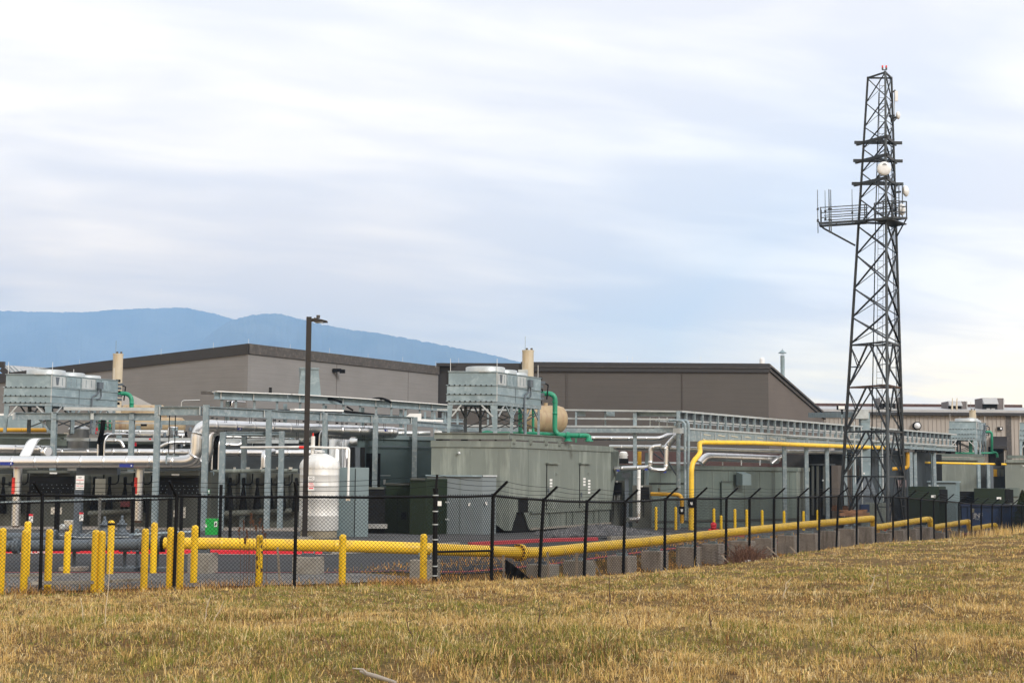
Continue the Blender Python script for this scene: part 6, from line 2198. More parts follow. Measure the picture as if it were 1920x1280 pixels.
# columns of the frontal part
for u, D in ((1190.5, 79.2), (1272, 78.3)):
    p = G(u, D, 3)
    MB().ibeam((p.x, D, -.2), (p.x, D, Zv(770, u, D)), .2, .2, up=(0, 1, 0)).build('column', M['galv'], rr_)
    MB().box(Wp(u, 807, D - .12), .3, .02, .14).build('joint_plate', M['galv_light'], rr_)
for u in (1284.5, 1291):
    P = [Wp(u, 975, 77.6), Wp(u, 790 + (u - 1284) * -.3, 77.6), Wp(u - 16, 788, 78), Wp(u - 30, 788, 78.2)]
    MB().tube(bend(P, .35, 6), .075, 10).build('conduit', M['galv'], rr_)
for u in (1213,):
    p = Wp(u, 900, 80.5)
    MB().ibeam((p.x, 80.5, -.2), (p.x, 80.5, Zv(848, u, 80.5)), .2, .25, up=(0, 1, 0)).build('column', M['teal'], rr_)
MB().bar(Wp(1235, 838, 79.5), Wp(1275, 900, 78.8), .08, .08).build('brace', M['towerlight'], rr_)
MB().bar(Wp(1220, 846, 79.8), Wp(1243, 862, 79.5), .07, .07).build('brace', M['towerlight'], rr_)
# receding ladder tray
top_dz = .06
Zt = lambda s: rz(s, zA, zA2)
MB().bar(rp(0, zA - .02, 0), rp(RL, zA2 - .02, 0), .35, .10).build('top_rail', M['galv_light'], rr_)
MB().bar(rp(0, zA - .50, .05), rp(RL, zA2 - .50, .05), .1, .07).build('mid_rail', M['galv_light'], rr_)
MB().bar(rp(0, zA - .94, .05), rp(RL, zA2 - .94, .05), .25, .09).build('lower_rail', M['galv_light'], rr_)
MB().bar(rp(0, zA - .94, -1.5), rp(RL, zA2 - .94, -1.5), .2, .09).build('lower_rail', M['galv_light'], rr_)
MB().bar(rp(0, zA - .50, -1.5), rp(RL, zA2 - .50, -1.5), .1, .07).build('mid_rail', M['galv_light'], rr_)
post_me = MB().box((0, 0, 0), .045, .06, .48, (rd, rn, Vector((0, 0, 1)))).mesh('post')
post_me.materials.append(M['galv'])
plate_me = MB().box((0, 0, 0), .36, .02, .17, (dvec(4), dvec(94), Vector((0, 0, 1)))).mesh('tray_plate')
plate_me.materials.append(M['greypipe'])
stub_me = MB().box((0, 0, 0), .035, .05, .2, (rd, rn, Vector((0, 0, 1)))).mesh('stub')
stub_me.materials.append(M['galv_pale'])
org = Vector(ROOT[rr_.name])
n = int(RL / .92)
for i in range(n):
    s = (i + .6) * .92
    for nm, me, z, out in (('post', post_me, Zt(s) - .50, .1), ('tray_plate', plate_me, Zt(s) - .22, -.22), ('stub', stub_me, Zt(s) - .74, -1.4)):
        if nm == 'stub' and i % 3 == 0:
            continue
        o = bpy.data.objects.new(nm, me)
        C.objects.link(o)
        o.parent = rr_
        o.location = rp(s + (.45 if nm == 'stub' else 0), z, out) - org
# web beams below the ladder
marks = [1311, 1338, 1363, 1388, 1412, 1435, 1456]
s1 = s_at(1472)
MB().bar(rp(.4, Zt(0) - 1.32, .08), rp(s1, Zt(s1) - 1.22, .08), .06, .62).build('web_plate', M['galv'], rr_)
for u in marks:
    s = s_at(u)
    MB().bar(rp(s, Zt(s) - 1.08, .13), rp(s, Zt(s) - 1.5, .13), .03, .06).build('scuff_plate', M['galv_light'], rr_)
    MB().bar(rp(s + .35, Zt(s) - 1.2, .125), rp(s + 1.15, Zt(s) - 1.25, .125), .02, .05).build('chalk_mark', M['cream'], rr_)
    MB().bar(rp(s + .25, Zt(s) - 1.45, .125), rp(s + .5, Zt(s) - 1.52, .125), .02, .06).build('chalk_mark', M['cream'], rr_)
us = [1472, 1511, 1549.5, 1586, 1627, 1650, 1708, 1730, 1750, 1790]
for u, u2 in zip(us, us[1:]):
    s, t_ = s_at(u), s_at(u2)
    MB().ibeam(rp(s + .1, Zt(s) - 1.22, 0), rp(t_ - .1, Zt(t_) - 1.20, 0), .3, .34).build('beam', M['galv'] if u < 1640 else M['galv_pale'], rr_)
    for k in (.25, .7):
        c = rp(s + (t_ - s) * k, Zt(s) - 1.48, .1)
        MB().box(c, .5, .25, .10, (rd, rn, Vector((0, 0, 1)))).build('hanger_block', M['louver'], rr_)
for u in (1470, 1511, 1549.5, 1583, 1600, 1627, 1649, 1706, 1714, 1750):
    s = s_at(u)
    p = rp(s, 0, .02)
    MB().ibeam((p.x, p.y, -1), (p.x, p.y, Zt(s) - 1.0), .24, .24, up=(0, 1, 0)).build('column', M['galv'] if u not in (1600, 1627, 1649) else M['galv_pale'], rr_)
for u, vt, vb in ((1603, 790, 905), (1616, 800, 960), (1655, 790, 940)):
    p = Wp(u, 880, 96)
    MB().tube([(p.x, 96, Zv(vb, u, 96)), (p.x, 96, Zv(vt, u, 96))], .05, 8).build('conduit', M['galv_light'], rr_)
MB().tube(bend([Wp(1592, 880, 97), Wp(1604, 858, 97)], .1), .04, 6).build('brace', M['galv'], rr_)
# yellow gas line on the rack with its riser
yg = thing('yellow_gas_line', 'yellow gas pipe rising beside the rack column, offset, then running along the rack', 'pipe', Wp(1297, 900, 75))
yrun = [rp(s_at(u), Zv(v, u, rp(s_at(u), 0, .45).y), .45) for u, v in ((1312, 827.5), (1400, 830), (1500, 834), (1600, 837.5), (1649, 839))]
r0 = yrun[0]
rb_ = Wp(1296.5, 1000, 76.5)
MB().tube(bend([rb_, Wp(1296.5, 868, 76.5), Wp(1313, 850, 77.5), Wp(1311, 829, r0.y), ] + yrun[1:], .55, 9), .135, 16, True, 2.6, .008).build('pipe_run', M['ypipe'], yg)
for u, v0, v1 in ((1296.5, 936, 951),):
    MB().tube([Wp(u, v0, 76.5), Wp(u, v1, 76.5)], .19, 16).build('insulating_joint', M['black'], yg)
    MB().box(Wp(u, 943.5, 76.28), .06, .01, .07).build('tag', M['white'], yg)
MB().tube([Wp(1296.5, 953, 76.5), Wp(1296.5, 1000, 76.5)], .155, 16).build('lower_sleeve', M['ypipe'], yg)
yb = thing('yellow_gas_branch', 'smaller amber gas branch with an elbow dropping left of the tall yellow riser', 'pipe', Wp(1250, 926, 78))
MB().tube(bend([Wp(1221, 925.5, 78.6), Wp(1278.5, 927, 77.6), Wp(1278.5, 980, 77.6)], .35, 8), .11, 14).build('pipe_run', M['ypipe2'], yb)
MB().tube([Wp(1278.5, 949, 77.6), Wp(1278.5, 963.5, 77.6)], .16, 14).build('insulating_joint', M['black'], yb)
MB().box(Wp(1278.5, 956.5, 77.4), .06, .01, .07).build('tag', M['white'], yb)
MB().lathe([(.05, 0), (.06, .15), (.09, .18), (.02, .28), (.02, .38)], Wp(1235.5, 922, 78.4), 10).build('valve', M['darkcab2'], yb)
yv = thing('yellow_gas_branch', 'short amber pipe standing behind the white U shaped pipes', 'pipe', Wp(1199, 860, 84))
MB().tube([Wp(1199, 846, 84), Wp(1199, 873, 84)], .12, 10).build('pipe_run', M['ypipe2'], yv)
# silver pipes at the right
s1_ = thing('silver_pipe', 'silver pipe with a diagonal elbow rising to the rack corner', 'pipe', Wp(1180, 822, 82))
MB().tube(bend([Wp(1096, 821, 81.8), Wp(1238, 822, 81.5), Wp(1252, 815, 82), Wp(1275, 812, 84)], .4), .125, 16, True, 1.0, .01).build('pipe_run', M['clad'], s1_)
s2_ = thing('silver_pipe', 'long silver pipe under the tray, running right from the sage enclosure', 'pipe', Wp(1180, 838, 80))
Ppt = [Wp(1143, 838, 81), Wp(1240, 839, 80)] + [rp(s_at(u), Zv(v, u, rp(s_at(u), 0, -.6).y), -.6) for u, v in ((1300, 841.5), (1400, 844.5), (1520, 847), (1600, 848))]
MB().tube(Ppt, .14, 16, True, 1.4, .01).build('pipe_run', M['clad_dull'], s2_)
MB().tube(bend([Wp(1250, 838, 79.8), Wp(1257, 829, 79.6), Wp(1268, 818, 79.4), Wp(1274, 815, 79.3)], .2), .17, 14, True, .5, .01).build('diagonal', M['clad'], s2_)
s3_ = thing('silver_pipe', 'white silver pipe dipping in a U below the tray, left of the rack corner', 'pipe', Wp(1230, 870, 77))
Du = 77.4
MB().tube(bend([Wp(1152, 878.5, Du + 1), Wp(1219, 876, Du + .2), Wp(1220.5, 838, Du + .2), Wp(1240, 836, Du)], .22, 5), .13, 16, True, .9, .008).build('pipe_run', M['clad'], s3_)
MB().tube(bend([Wp(1216, 876.5, Du + .3), Wp(1226, 880.5, Du - .2), Wp(1248.5, 881, Du), Wp(1249.5, 840, Du), Wp(1252, 836, Du)], .2, 5), .115, 16, True, .9, .008).build('pipe_run', M['clad'], s3_)
for u, v in ((1159, 881.5), (1211.5, 879.5), (1246.5, 884.5)):
    MB().box(Wp(u, v, Du - .05 if u != 1159 else Du + .8), .08, .015, .05).build('flow_label', M['bluelab'], s3_)
s4_ = thing('silver_pipe', 'white upright pipe with a dark elbow foot, before the small grey cabinets', 'pipe', Wp(1198, 930, 77))
MB().tube(bend([Wp(1198, 880, Du + .1), Wp(1197, 967, Du + .1)], .2), .10, 14, True, .9, .006).build('pipe_run', M['white'], s4_)
MB().tube(bend([Wp(1197.5, 962, Du + .1), Wp(1197, 973, Du + .1), Wp(1177, 974, Du - .6)], .25), .135, 14).build('foot_elbow', M['clad'], s4_)
MB().tube([Wp(1192, 973.5, Du), Wp(1195, 973.5, Du)], .19, 14).build('flange', M['rust'], s4_)
s5_ = thing('silver_duct', 'fat silver exhaust duct lying on the roof of the long sage enclosure', 'duct', Wp(1380, 858, 86))
MB().tube(bend([Wp(1314, 868, 84.5), Wp(1324, 856, 84.6), Wp(1345, 856.5, 85.4), Wp(1410, 859, 88), Wp(1457, 861, 90)], .4, 6), .25, 18, True, 1.5, .015).build('pipe_run', M['clad'], s5_)
MB().tube(bend([Wp(1446, 869, 89), Wp(1459, 858, 89.3), Wp(1466, 855, 89.6)], .2), .12, 12).build('branch', M['clad'], s5_)
for u in (1355, 1390, 1425):
    rod(s5_, 'support', Wp(u, 862, 86.2), Wp(u, 872, 86.2), .06, .06, M['galv_light'])
# long sage enclosure
le = thing('generator_enclosure', 'long low sage enclosure under the rack with a grey box vent on its wall', 'enclosure', G(1209, 80.5, 0))
q0, q1 = G(1206, 80.6, 2), G(1493, 91.5, 2)
q2 = G(1517, 92.3, 2)
za, zb_ = Zv(871, 1209, 80.5), Zv(876.5, 1493, 91.5)
bk_ = Vector((-2.3, 3.0, 0))
MB().prism([P2(q0), P2(q1), P2(q2), P2(q2 + bk_), P2(q0 + bk_)], [-.6] * 5, [za, zb_, zb_ - .01, zb_, za]).build('body', M['gen2'], le)
MB().bar(q0 + Vector((.05, -.05, za - 2 - .1)), q1 + Vector((.05, -.05, zb_ - 2 - .1)), .08, .24).build('roof_trim', M['gen2'], le)
MB().bar(q1 + Vector((.02, -.05, zb_ - 2.1)), q2 + Vector((.02, -.05, zb_ - 2.1)), .08, .24).build('roof_trim', M['gen'], le)  # lighter trim, light on the end face put into the colour
ef = MB()
ef.prism([P2(q1 + Vector((.01, -.012, 0))), P2(q2 + Vector((.01, -.012, 0))), P2(q2 + Vector((0, .02, 0))), P2(q1 + Vector((0, .02, 0)))], -.55, zb_ - .22)
ef.build('lit_end_panel', M['gen'], le)  # lighter sage over the body colour paints the light on this end
MB().bar(Wp(1209.5, 882, 80.45), Wp(1209.5, 925, 80.45), .05, .05).build('edge_trim', M['galv_light'], le)
pv = Wp(1389, 896, 86.8)
wd = (q1 - q0)
wd.z = 0
wd.normalize()
wn = Vector((wd.y, -wd.x, 0))
vb_ = MB().hull6([pv + wd * -.45 + Vector((0, 0, .38)), pv + wd * .45 + Vector((0, 0, .38)), pv + wd * .45 + Vector((0, 0, -.42)), pv + wd * -.45 + Vector((0, 0, -.42))],
                 [pv + wd * -.45 + wn * .45 + Vector((0, 0, .22)), pv + wd * .45 + wn * .45 + Vector((0, 0, .22)), pv + wd * .45 + wn * .45 + Vector((0, 0, -.42)), pv + wd * -.45 + wn * .45 + Vector((0, 0, -.42))])
vb_.build('box_vent', M['teal'], le)
dp = Wp(1362, 940, 86.0)
MB().bar(dp + wn * .02 + Vector((0, 0, -1.1)), dp + wn * .02 + Vector((0, 0, 1.15)), .02, 1.0, wn.cross(Vector((0, 0, 1)))).build('door', M['gen2'], le)
MB().bar(dp + wn * .06 + wd * -.55 + Vector((0, 0, 1.2)), dp + wn * .06 + wd * .55 + Vector((0, 0, 1.2)), .1, .05).build('rain_strip', M['darkcab'], le)
for k in np.linspace(.1, .95, 9):
    p = q0.lerp(q1, k) + wn * .006
    MB().bar(Vector((p.x, p.y, -.5)), Vector((p.x, p.y, za - .3)), .02, .02).build('seam', M['darkcab2'], le)
MB().bar(q0 + wn * .05 + Vector((0, 0, -1.88)), q1 + wn * .05 + Vector((0, 0, -1.98)), .06, .12).build('base_rail', M['darkcab'], le)
MB().bar(q0.lerp(q1, .02) + wn * .04 + Vector((0, 0, Zv(906, 1215, 80.5) - 2)), q0.lerp(q1, .25) + wn * .04 + Vector((0, 0, Zv(906, 1215, 80.5) - 2)), .06, .06).build('wall_rail', M['louver'], le)
# red-brown and cream walls seen behind it
rw = thing('brick_red_wall', 'low red brown wall strip behind the long sage enclosure', 'wall', G(1160, 100, 0))
MB().prism(foot(1160, 1560, 104, .4, 90, 112), -.5, Zv(846, 1300, 104)).build('wall', M['redbrown'], rw)
MB().bar(Wp(1160, 866, 95), Wp(1310, 868, 96), .3, .10).build('coping', M['galv_light'], rw)
cw = thing('cream_wall', 'cream wall panel glimpsed between the sage enclosure and the pipes', 'wall', Wp(1170, 900, 92))
MB().prism(foot(1140, 1196, 92, .3, 90), -.4, Zv(884, 1170, 92)).build('panel', M['cream'], cw)
sk_ = thing('roof_fan', 'small white mushroom fan behind the corner of the big sage enclosure', 'fan', Wp(1169, 855, 88))
MB().lathe([(.25, -.5), (.25, 0), (.3, .05), (.22, .12), (.26, .14), (.22, .22), (.1, .26)], Wp(1169, 854, 88), 16).build('hood', M['white'], sk_)
MB().box(Wp(1168, 864, 88), .32, .3, .16).build('curb', M['louver'], sk_)
# small grey cabinets with black windows
for i, (u0, u1, vt, vb, D, lb_) in enumerate(((1144, 1169, 900, 978, 79.5, 'grey green cabinet with a black window right of the big sage enclosure'), (1186, 1220, 909, 984, 79.0, 'grey green cabinet with a black window left of the amber gas branch'))):
    th = thing('control_cabinet', lb_, 'cabinet', G(u0, D, 0), 'small control cabinets by the white pipes')
    z1 = Zv(vt, u0, D)
    p, q = G(u0, D, 1), G(u1, D + .4, 1)
    MB().prism([P2(p), P2(q), P2(q + Vector((.2, 1.2, 0))), P2(p + Vector((.2, 1.2, 0)))], -.25, z1).build('body', M['darkcab2'], th)
    MB().box(Wp((u0 + u1) / 2 - (1 if i == 0 else -4), vt + 15, D - .02), .30, .03, .34).build('window', M['louver'], th)
    MB().box(Wp((u0 + u1) / 2, vt + 3, D - .03), .06, .02, .05).build('plate', M['white'], th)
    for k in (.25, .6):
        MB().box(p.lerp(q, k) + Vector((0, -.02, .1)), .012, .02, .7).build('door_gap', M['louver'], th)
    for k in (.3, .55, .65):
        MB().bar(p.lerp(q, k) + Vector((0, -.04, .35)), p.lerp(q, k) + Vector((.03, -.04, .62)), .03, .02).build('handle', M['galv_light'], th)
tp = thing('tee_column', 'blue grey T headed post before the cream wall panel', 'post', Wp(1174, 935, 79.5))
c = G(1175, 78.6, 0)
MB().ibeam((c.x, 78.6, -.2), (c.x, 78.6, Zv(895, 1175, 78.6)), .22, .2, up=(0, 1, 0)).build('column', M['greypipe'], tp)
MB().box(Wp(1174, 890, 78.6), .22, .16, .14).build('head', M['greypipe'], tp)
bl_ = thing('black_unit', 'dark low unit behind the pipes, under the white U', 'unit', Wp(1185, 905, 83))
MB().prism(foot(1178, 1212, 83, 2, 70), -.3, Zv(903, 1190, 83)).build('body', M['louver'], bl_)
# hydrant
Dh = 65.0
hp = G(1338, Dh, 0)
hy = thing('fire_hydrant', 'red fire hydrant peeping over the yellow pipe', 'hydrant', (hp.x, Dh, -.2))
k0 = -.2
zt_ = Zv(979, 1338, Dh)
MB().lathe([(.16, k0), (.16, k0 + .05), (.10, k0 + .07), (.10, zt_ - .26), (.125, zt_ - .255), (.125, zt_ - .21), (.10, zt_ - .20), (.135, zt_ - .17), (.135, zt_ - .07), (.10, zt_ - .02), (.045, zt_ - .01), (.04, zt_ + .03), (0, zt_ + .03)], (hp.x, Dh, 0), 16).build('barrel', M['red'], hy)
for sg in (-1, 1):
    MB().lathe([(.06, .08), (.06, .17), (.075, .18), (.075, .23), (0, .24)], (hp.x, Dh, zt_ - .36), 12, (sg, 0, 0)).build('side_cap', M['red'], hy)
MB().lathe([(.08, .08), (.08, .17), (.1, .18), (.1, .23), (0, .25)], (hp.x, Dh, zt_ - .40), 12, (0, -1, 0)).build('front_cap', M['red'], hy)
h2 = thing('fire_hydrant', 'second red standpipe between the concrete blocks right of the tower foot', 'hydrant', Wp(1661, 1000, 82))
c = Wp(1661, 1003, 79.5)
MB().lathe([(.10, -.3), (.10, .35), (.14, .36), (.14, .42), (.1, .5), (.03, .62), (0, .63)], c, 14).build('barrel', M['red'], h2)
# rubble heap
rub = thing('rubble_heap', 'low heap of broken grey rock beyond the road, before the big sage enclosure', 'rubble', G(1130, 63, 0))
rub['kind'] = 'stuff'
mb = MB()
r_ = np.random.default_rng(9)
base_oct = [Vector(v).normalized() for v in ((1, 0, 0), (0, 1, 0), (-1, 0, 0), (0, -1, 0), (0, 0, 1), (0, 0, -1))]
ft = [(0, 1, 4), (1, 2, 4), (2, 3, 4), (3, 0, 4), (1, 0, 5), (2, 1, 5), (3, 2, 5), (0, 3, 5)]
cnt = 0
while cnt < 1500:
    u = r_.uniform(1005, 1255)
    D = r_.uniform(60.5, 68)
    p = G(u, D, .1)
    ex = math.exp(-((u - 1130) / 85) ** 2 - ((D - 64) / 3.2) ** 2)
    if r_.random() > ex * 1.2:
        continue
    z = hz1(p.x, D) + .42 * ex
    sc = r_.uniform(.05, .17)
    vs = [Vector((p.x, D, z)) + Vector((v.x * sc * r_.uniform(.7, 1.5), v.y * sc * r_.uniform(.7, 1.3), v.z * sc * r_.uniform(.5, 1.0))) for v in base_oct]
    ang = r_.uniform(0, 6.28)
    mb.add(vs, ft)
    cnt += 1
o = mb.build('rocks', mat('broken_rock', (.13, .13, .135), .9, 0, .6, 2.2, .4, 20, (.34, .31, .30), .6), rub)
o['kind'] = 'stuff'
mm_ = MB()
vs, fs = [], []
for i in range(11):
    for j in range(25):
        u = 1000 + j * 10.5
        D = 60 + i * .85
        p = G(u, D, .1)
        ex = math.exp(-((u - 1130) / 85) ** 2 - ((D - 64) / 3.2) ** 2)
        vs.append((p.x, D, hz1(p.x, D) + .40 * ex - .02 + r_.uniform(-.02, .02)))
for i in range(10):
    for j in range(24):
        fs.append((i * 25 + j, i * 25 + j + 1, i * 25 + 26 + j, i * 25 + 25 + j))
mm_.add(vs, fs)
mm_.build('mound', bpy.data.materials['grey_gravel'], rub)['kind'] = 'stuff'
# dark block right of the long enclosure
de = thing('dark_enclosure', 'black and brown louvred enclosure block under the rack, right of the long sage enclosure', 'enclosure', G(1517, 95, 0))
MB().prism(foot(1518, 1560, 96, 5, 60), -.8, Zv(848, 1540, 96)).build('body', M['louver'], de)
MB().prism(foot(1560, 1572, 95.5, 5, 60), -.8, Zv(872, 1566, 96)).build('brown_panel', mat('brown_post_paint', (.10, .08, .065), .7), de)
MB().prism(foot(1470, 1518, 97, 5, 60), -.8, Zv(852, 1490, 97)).build('rear_body', mat('smoke_grey', (.06, .057, .055), .8), de)
for u in (1524, 1533, 1545):
    MB().bar(Wp(u, 965, 95.9), Wp(u, 873, 95.9), .16, .06).build('slat', M['darkcab'], de)
rod(de, 'head_rail', Wp(1518, 870.5, 95.8), Wp(1566, 870.5, 95.8), .1, .08, M['towerlight'])
MB().box(Wp(1543, 900, 95.8), .05, .03, .05).build('knob', M['galv_light'], de)
ge2 = thing('enclosure', 'dark teal enclosure seen through the tower foot', 'enclosure', G(1567, 100, 0), 'enclosures by the tower')
MB().prism(foot(1567, 1712, 103, 6, 60, 108), -1, Zv(843, 1640, 105)).build('body', mat('deep_teal', (.035, .047, .055), .6), ge2)
MB().prism(foot(1567, 1600, 99, 3, 60), -.8, Zv(878, 1580, 99)).build('front_bay', M['gen2'], ge2)
MB().box(Wp(1690, 906, 102.5), .35, .02, .25).build('notice', mat('faded_notice', (.30, .22, .22), .6), ge2)
for u in (1572, 1592):
    MB().box(Wp(u, 876.5, 98.9), .3, .03, .1).build('white_fitting', M['white'], ge2)
for u in (1584, 1600):
    MB().box(Wp(u, 853, 98.9), .45, .03, .08).build('white_fitting', M['white'], ge2)
# rectangular duct from the brown gable, down to a hopper
Dd = 99
du = thing('square_duct', 'galvanised square duct from the brown gable turning down to a hopper behind the tower', 'duct', Wp(1622, 800, Dd))
MB().bar(Wp(1527, 778, 117), Wp(1614, 777, Dd + .4), 1.0, .40).build('horizontal_run', M['galv_pale'], du)
zt_, zb_ = Zv(774, 1620, Dd), Zv(893, 1620, Dd)
MB().box(G(1621.5, Dd, (zt_ + zb_) / 2), .30, .35, (zt_ - zb_) / 2).build('drop', M['galv_pale'], du)
MB().box(G(1614, Dd - .1, zt_ - .1), .45, .4, .32).build('elbow', M['galv_light'], du)
for v in (790, 806, 822, 863):
    MB().box(Wp(1621.5, v, Dd), .33, .38, .03).build('flange', M['galv'], du)
for v in (841, 887):
    MB().box(Wp(1620, v, Dd - .36), .05, .02, .06).build('tag', M['white'], du)
c = G(1621.5, Dd, zb_)
MB().hull6([c + Vector((-.3, -.35, 0)), c + Vector((.3, -.35, 0)), c + Vector((.3, .35, 0)), c + Vector((-.3, .35, 0))],
           [c + Vector((-1.5, -.6, -1.9)), c + Vector((.9, -.6, -1.9)), c + Vector((.9, .6, -1.9)), c + Vector((-1.5, .6, -1.9))]).build('hopper', M['greypipe'], du)
MB().box(c + Vector((-.3, 0, -2.3)), 1.25, .6, .4).build('plinth', M['greypipe'], du)
# flood light on a pole
p = Wp(1578, 764, 100)
fl2 = thing('flood_light', 'flood light with bright lens on a slim pole left of the tower', 'floodlight', p)
MB().tube([(p.x, 100, -.8), (p.x, 100, p.z - .05)], .05, 8).build('pole', M['galv'], fl2)
MB().box(p, .32, .2, .15).build('housing', M['black'], fl2, .03)
MB().box(p + Vector((-.05, -.21, 0)), .22, .02, .11).build('lens', M['white'], fl2)
MB().box(p + Vector((.02, 0, -.3)), .06, .06, .16).build('bracket', M['black'], fl2)
# orange timber stack and pale block by the tower
tmb = thing('timber_stack', 'stack of orange brown planks behind the yellow pipe near the tower', 'timber', Wp(1600, 960, 82))
r2 = np.random.default_rng(3)
for k in range(9):
    u0, u1 = 1576 + r2.uniform(-3, 8), 1626 + r2.uniform(-12, 4)
    v = 965 - (k % 4) * 2.6 + r2.uniform(-.5, .5)
    MB().bar(Wp(u0, v, 82 + k * .12), Wp(u1, v + r2.uniform(-1, 2), 82.2 + k * .12), .2, .09).build('plank', M['timber'], tmb)
t2 = thing('timber_stack', 'darker brown timber pile behind the planks', 'timber', Wp(1575, 952, 86))
for k in range(6):
    v = 955 - (k % 3) * 3.2
    MB().bar(Wp(1559 + k, v, 86 + k * .1), Wp(1592 - k * 2, v, 86 + k * .1), .2, .13).build('plank', mat('dark_timber', (.16, .07, .03), .85) if k == 0 else bpy.data.materials['dark_timber'], t2)
MB().box(Wp(1621, 952, 84), .25, .2, .22).build('blue_drum', M['dblue'], t2)
# far right enclosure group
re = thing('generator_enclosure', 'distant sage enclosure under the right cooling unit, crossed by a yellow pipe', 'enclosure', G(1758, 118, -1))
MB().prism([P2(G(1757, 118, 1)), P2(G(1834, 118, 1)), P2(G(1846, 122, 1)), P2(G(1846, 128, 1)), P2(G(1757, 128, 1))], -1.2, Zv(858, 1790, 118)).build('body', M['gen'], re)
MB().bar(G(1756, 117.9, Zv(859.5, 1790, 118)), G(1846, 117.9, Zv(860, 1790, 118)), .2, .22).build('roof_trim', M['gen'], re)
MB().bar(G(1759, 117.9, Zv(853, 1790, 118)), G(1842, 117.9, Zv(853.5, 1790, 118)), .3, .24).build('roof_beam', M['gen2'], re)
re2 = thing('generator_enclosure', 'distant sage enclosure cut by the right edge of the photo', 'enclosure', G(1886, 116, -1))
MB().prism(foot(1886, 1985, 116, 8, 62), -1.2, Zv(862, 1900, 116)).build('body', M['gen'], re2)
MB().bar(G(1885, 115.9, Zv(864, 1900, 116)), G(1985, 115.9, Zv(864, 1900, 116)), .2, .25).build('roof_trim', M['gen'], re2)
MB().bar(G(1888, 115.9, Zv(856, 1900, 116)), G(1985, 115.9, Zv(856, 1900, 116)), .3, .24).build('roof_beam', M['gen2'], re2)
MB().box(Wp(1902, 922, 115.9), .42, .03, .35).build('door', M['gen2'], re2)
MB().lathe([(.05, 0), (.06, .06), (0, .1)], Wp(1918, 873, 115.9), 10, (0, -1, 0)).build('round_lamp', M['dish'], re2)
ap = thing('panel_annex', 'low blue grey annex with a pale top edge before the distant sage enclosure', 'cabinet', G(1735, 112, -1))
MB().prism([P2(G(1735, 112, 1)), P2(G(1792, 112, 1)), P2(G(1800, 113, 1)), P2(G(1800, 116, 1)), P2(G(1735, 116, 1))], -1.2, Zv(903, 1760, 112)).build('body', M['teal'], ap)
MB().bar(G(1734, 111.9, Zv(902.5, 1760, 112)), G(1801, 111.9, Zv(902.5, 1760, 112)), .2, .1).build('cap', M['galv_pale'], ap)
MB().bar(G(1741, 111.9, Zv(910, 1750, 112)), G(1760, 111.9, Zv(910, 1750, 112)), .05, .08).build('handle_bar', M['galv_light'], ap)
for i, (u0, u1, vt, D, lb_) in enumerate(((1703.5, 1761, 911.5, 103, 'dark green transformer with a white mark left of the annex, behind the fence'), (1827, 1884, 915, 104, 'dark green transformer with a white mark above the blue dumpster'))):
    th = thing('transformer', lb_, 'transformer', G(u0, D, -1), 'dark green transformers at the far right')
    MB().prism(foot(u0, u1, D, 2.5, 62), -1.5, Zv(vt, u0, D)).build('body', M['dgreen'], th)
    MB().box(Wp(u1 + 5, 930, D + .5), .3, .4, .5).build('side_box', M['louver'], th)
    MB().box(Wp(u1 - 11, vt + 18.5, D - .05), .16, .02, .08).build('mark', M['white'], th)
    MB().box(Wp(u1 - 8.5, vt + 19.5, D - .05), .06, .02, .06).build('mark', M['white'], th)
MB().prism(foot(1800, 1828, 106, 2, 70), -1.5, Zv(921, 1810, 106)).build('dark_gap', M['louver'], ap)
# yellow pipes at far right
y2 = thing('yellow_gas_line', 'thin yellow gas pipe dropping from the rack and running before the distant sage enclosure', 'pipe', Wp(1790, 868, 113))
MB().tube(bend([Wp(1709, 841.5, 110), Wp(1718, 842, 110.5), Wp(1719, 866.5, 111), Wp(1850, 869.5, 115), Wp(1886, 870, 116)], .6, 8), .085, 10, True, 3, .01).build('pipe_run', M['ypipe'], y2)
for u in (1870, 1874):
    MB().box(Wp(u, 868, 115.3), .12, .12, .22).build('valve', M['black'], y2)
y3 = thing('yellow_gas_branch', 'amber branch pipe with an elbow behind the tower right leg', 'pipe', Wp(1700, 860, 101))
MB().tube(bend([Wp(1702, 846, 101), Wp(1702, 876, 101), Wp(1688, 878, 101)], .2), .14, 10).build('pipe_run', M['ypipe2'], y3)
MB().tube([Wp(1673, 879, 100), Wp(1682, 878, 100)], .13, 10).build('pipe_run', M['ypipe2'], y3)
MB().box(Wp(1700, 845, 100.9), .5, .2, .08).build('bracket_plate', M['fascia2'], y3)
# columns and dark doorways around there
dk = thing('dark_enclosure', 'black doorway block between the tower and the distant enclosure', 'enclosure', G(1712, 112, -1))
MB().prism(foot(1712, 1745, 113, 4, 60), -1.4, Zv(850, 1725, 113)).build('body', M['louver'], dk)
MB().prism(foot(1840, 1886, 119, 3, 60), -1.4, Zv(868, 1860, 119)).build('rear_body', mat('dim_grey', (.05, .055, .055), .7), dk)
for u, D, vt, mt in ((1707, 110, 840, 'galv'), (1714, 110, 850, 'galv_pale'), (1750, 111, 830, 'galv'), (1753, 112, 860, 'teal'), (1836, 113, 870, 'galv_pale'), (1854, 114, 870, 'galv'), (1860, 115, 872, 'greypipe')):
    p = G(u, D, 1)
    MB().ibeam((p.x, D, -1.4), (p.x, D, Zv(vt, u, D)), .24, .24, up=(0, 1, 0)).build('column', M[mt], dk)
for k, (u, w) in enumerate(((1866, 3), (1872, 2), (1879, 3))):
    MB().box(Wp(u, 886, 118.5), w * .045, .05, .3).build('meter', M['darkcab2'] if k else M['ypipe2'], dk)
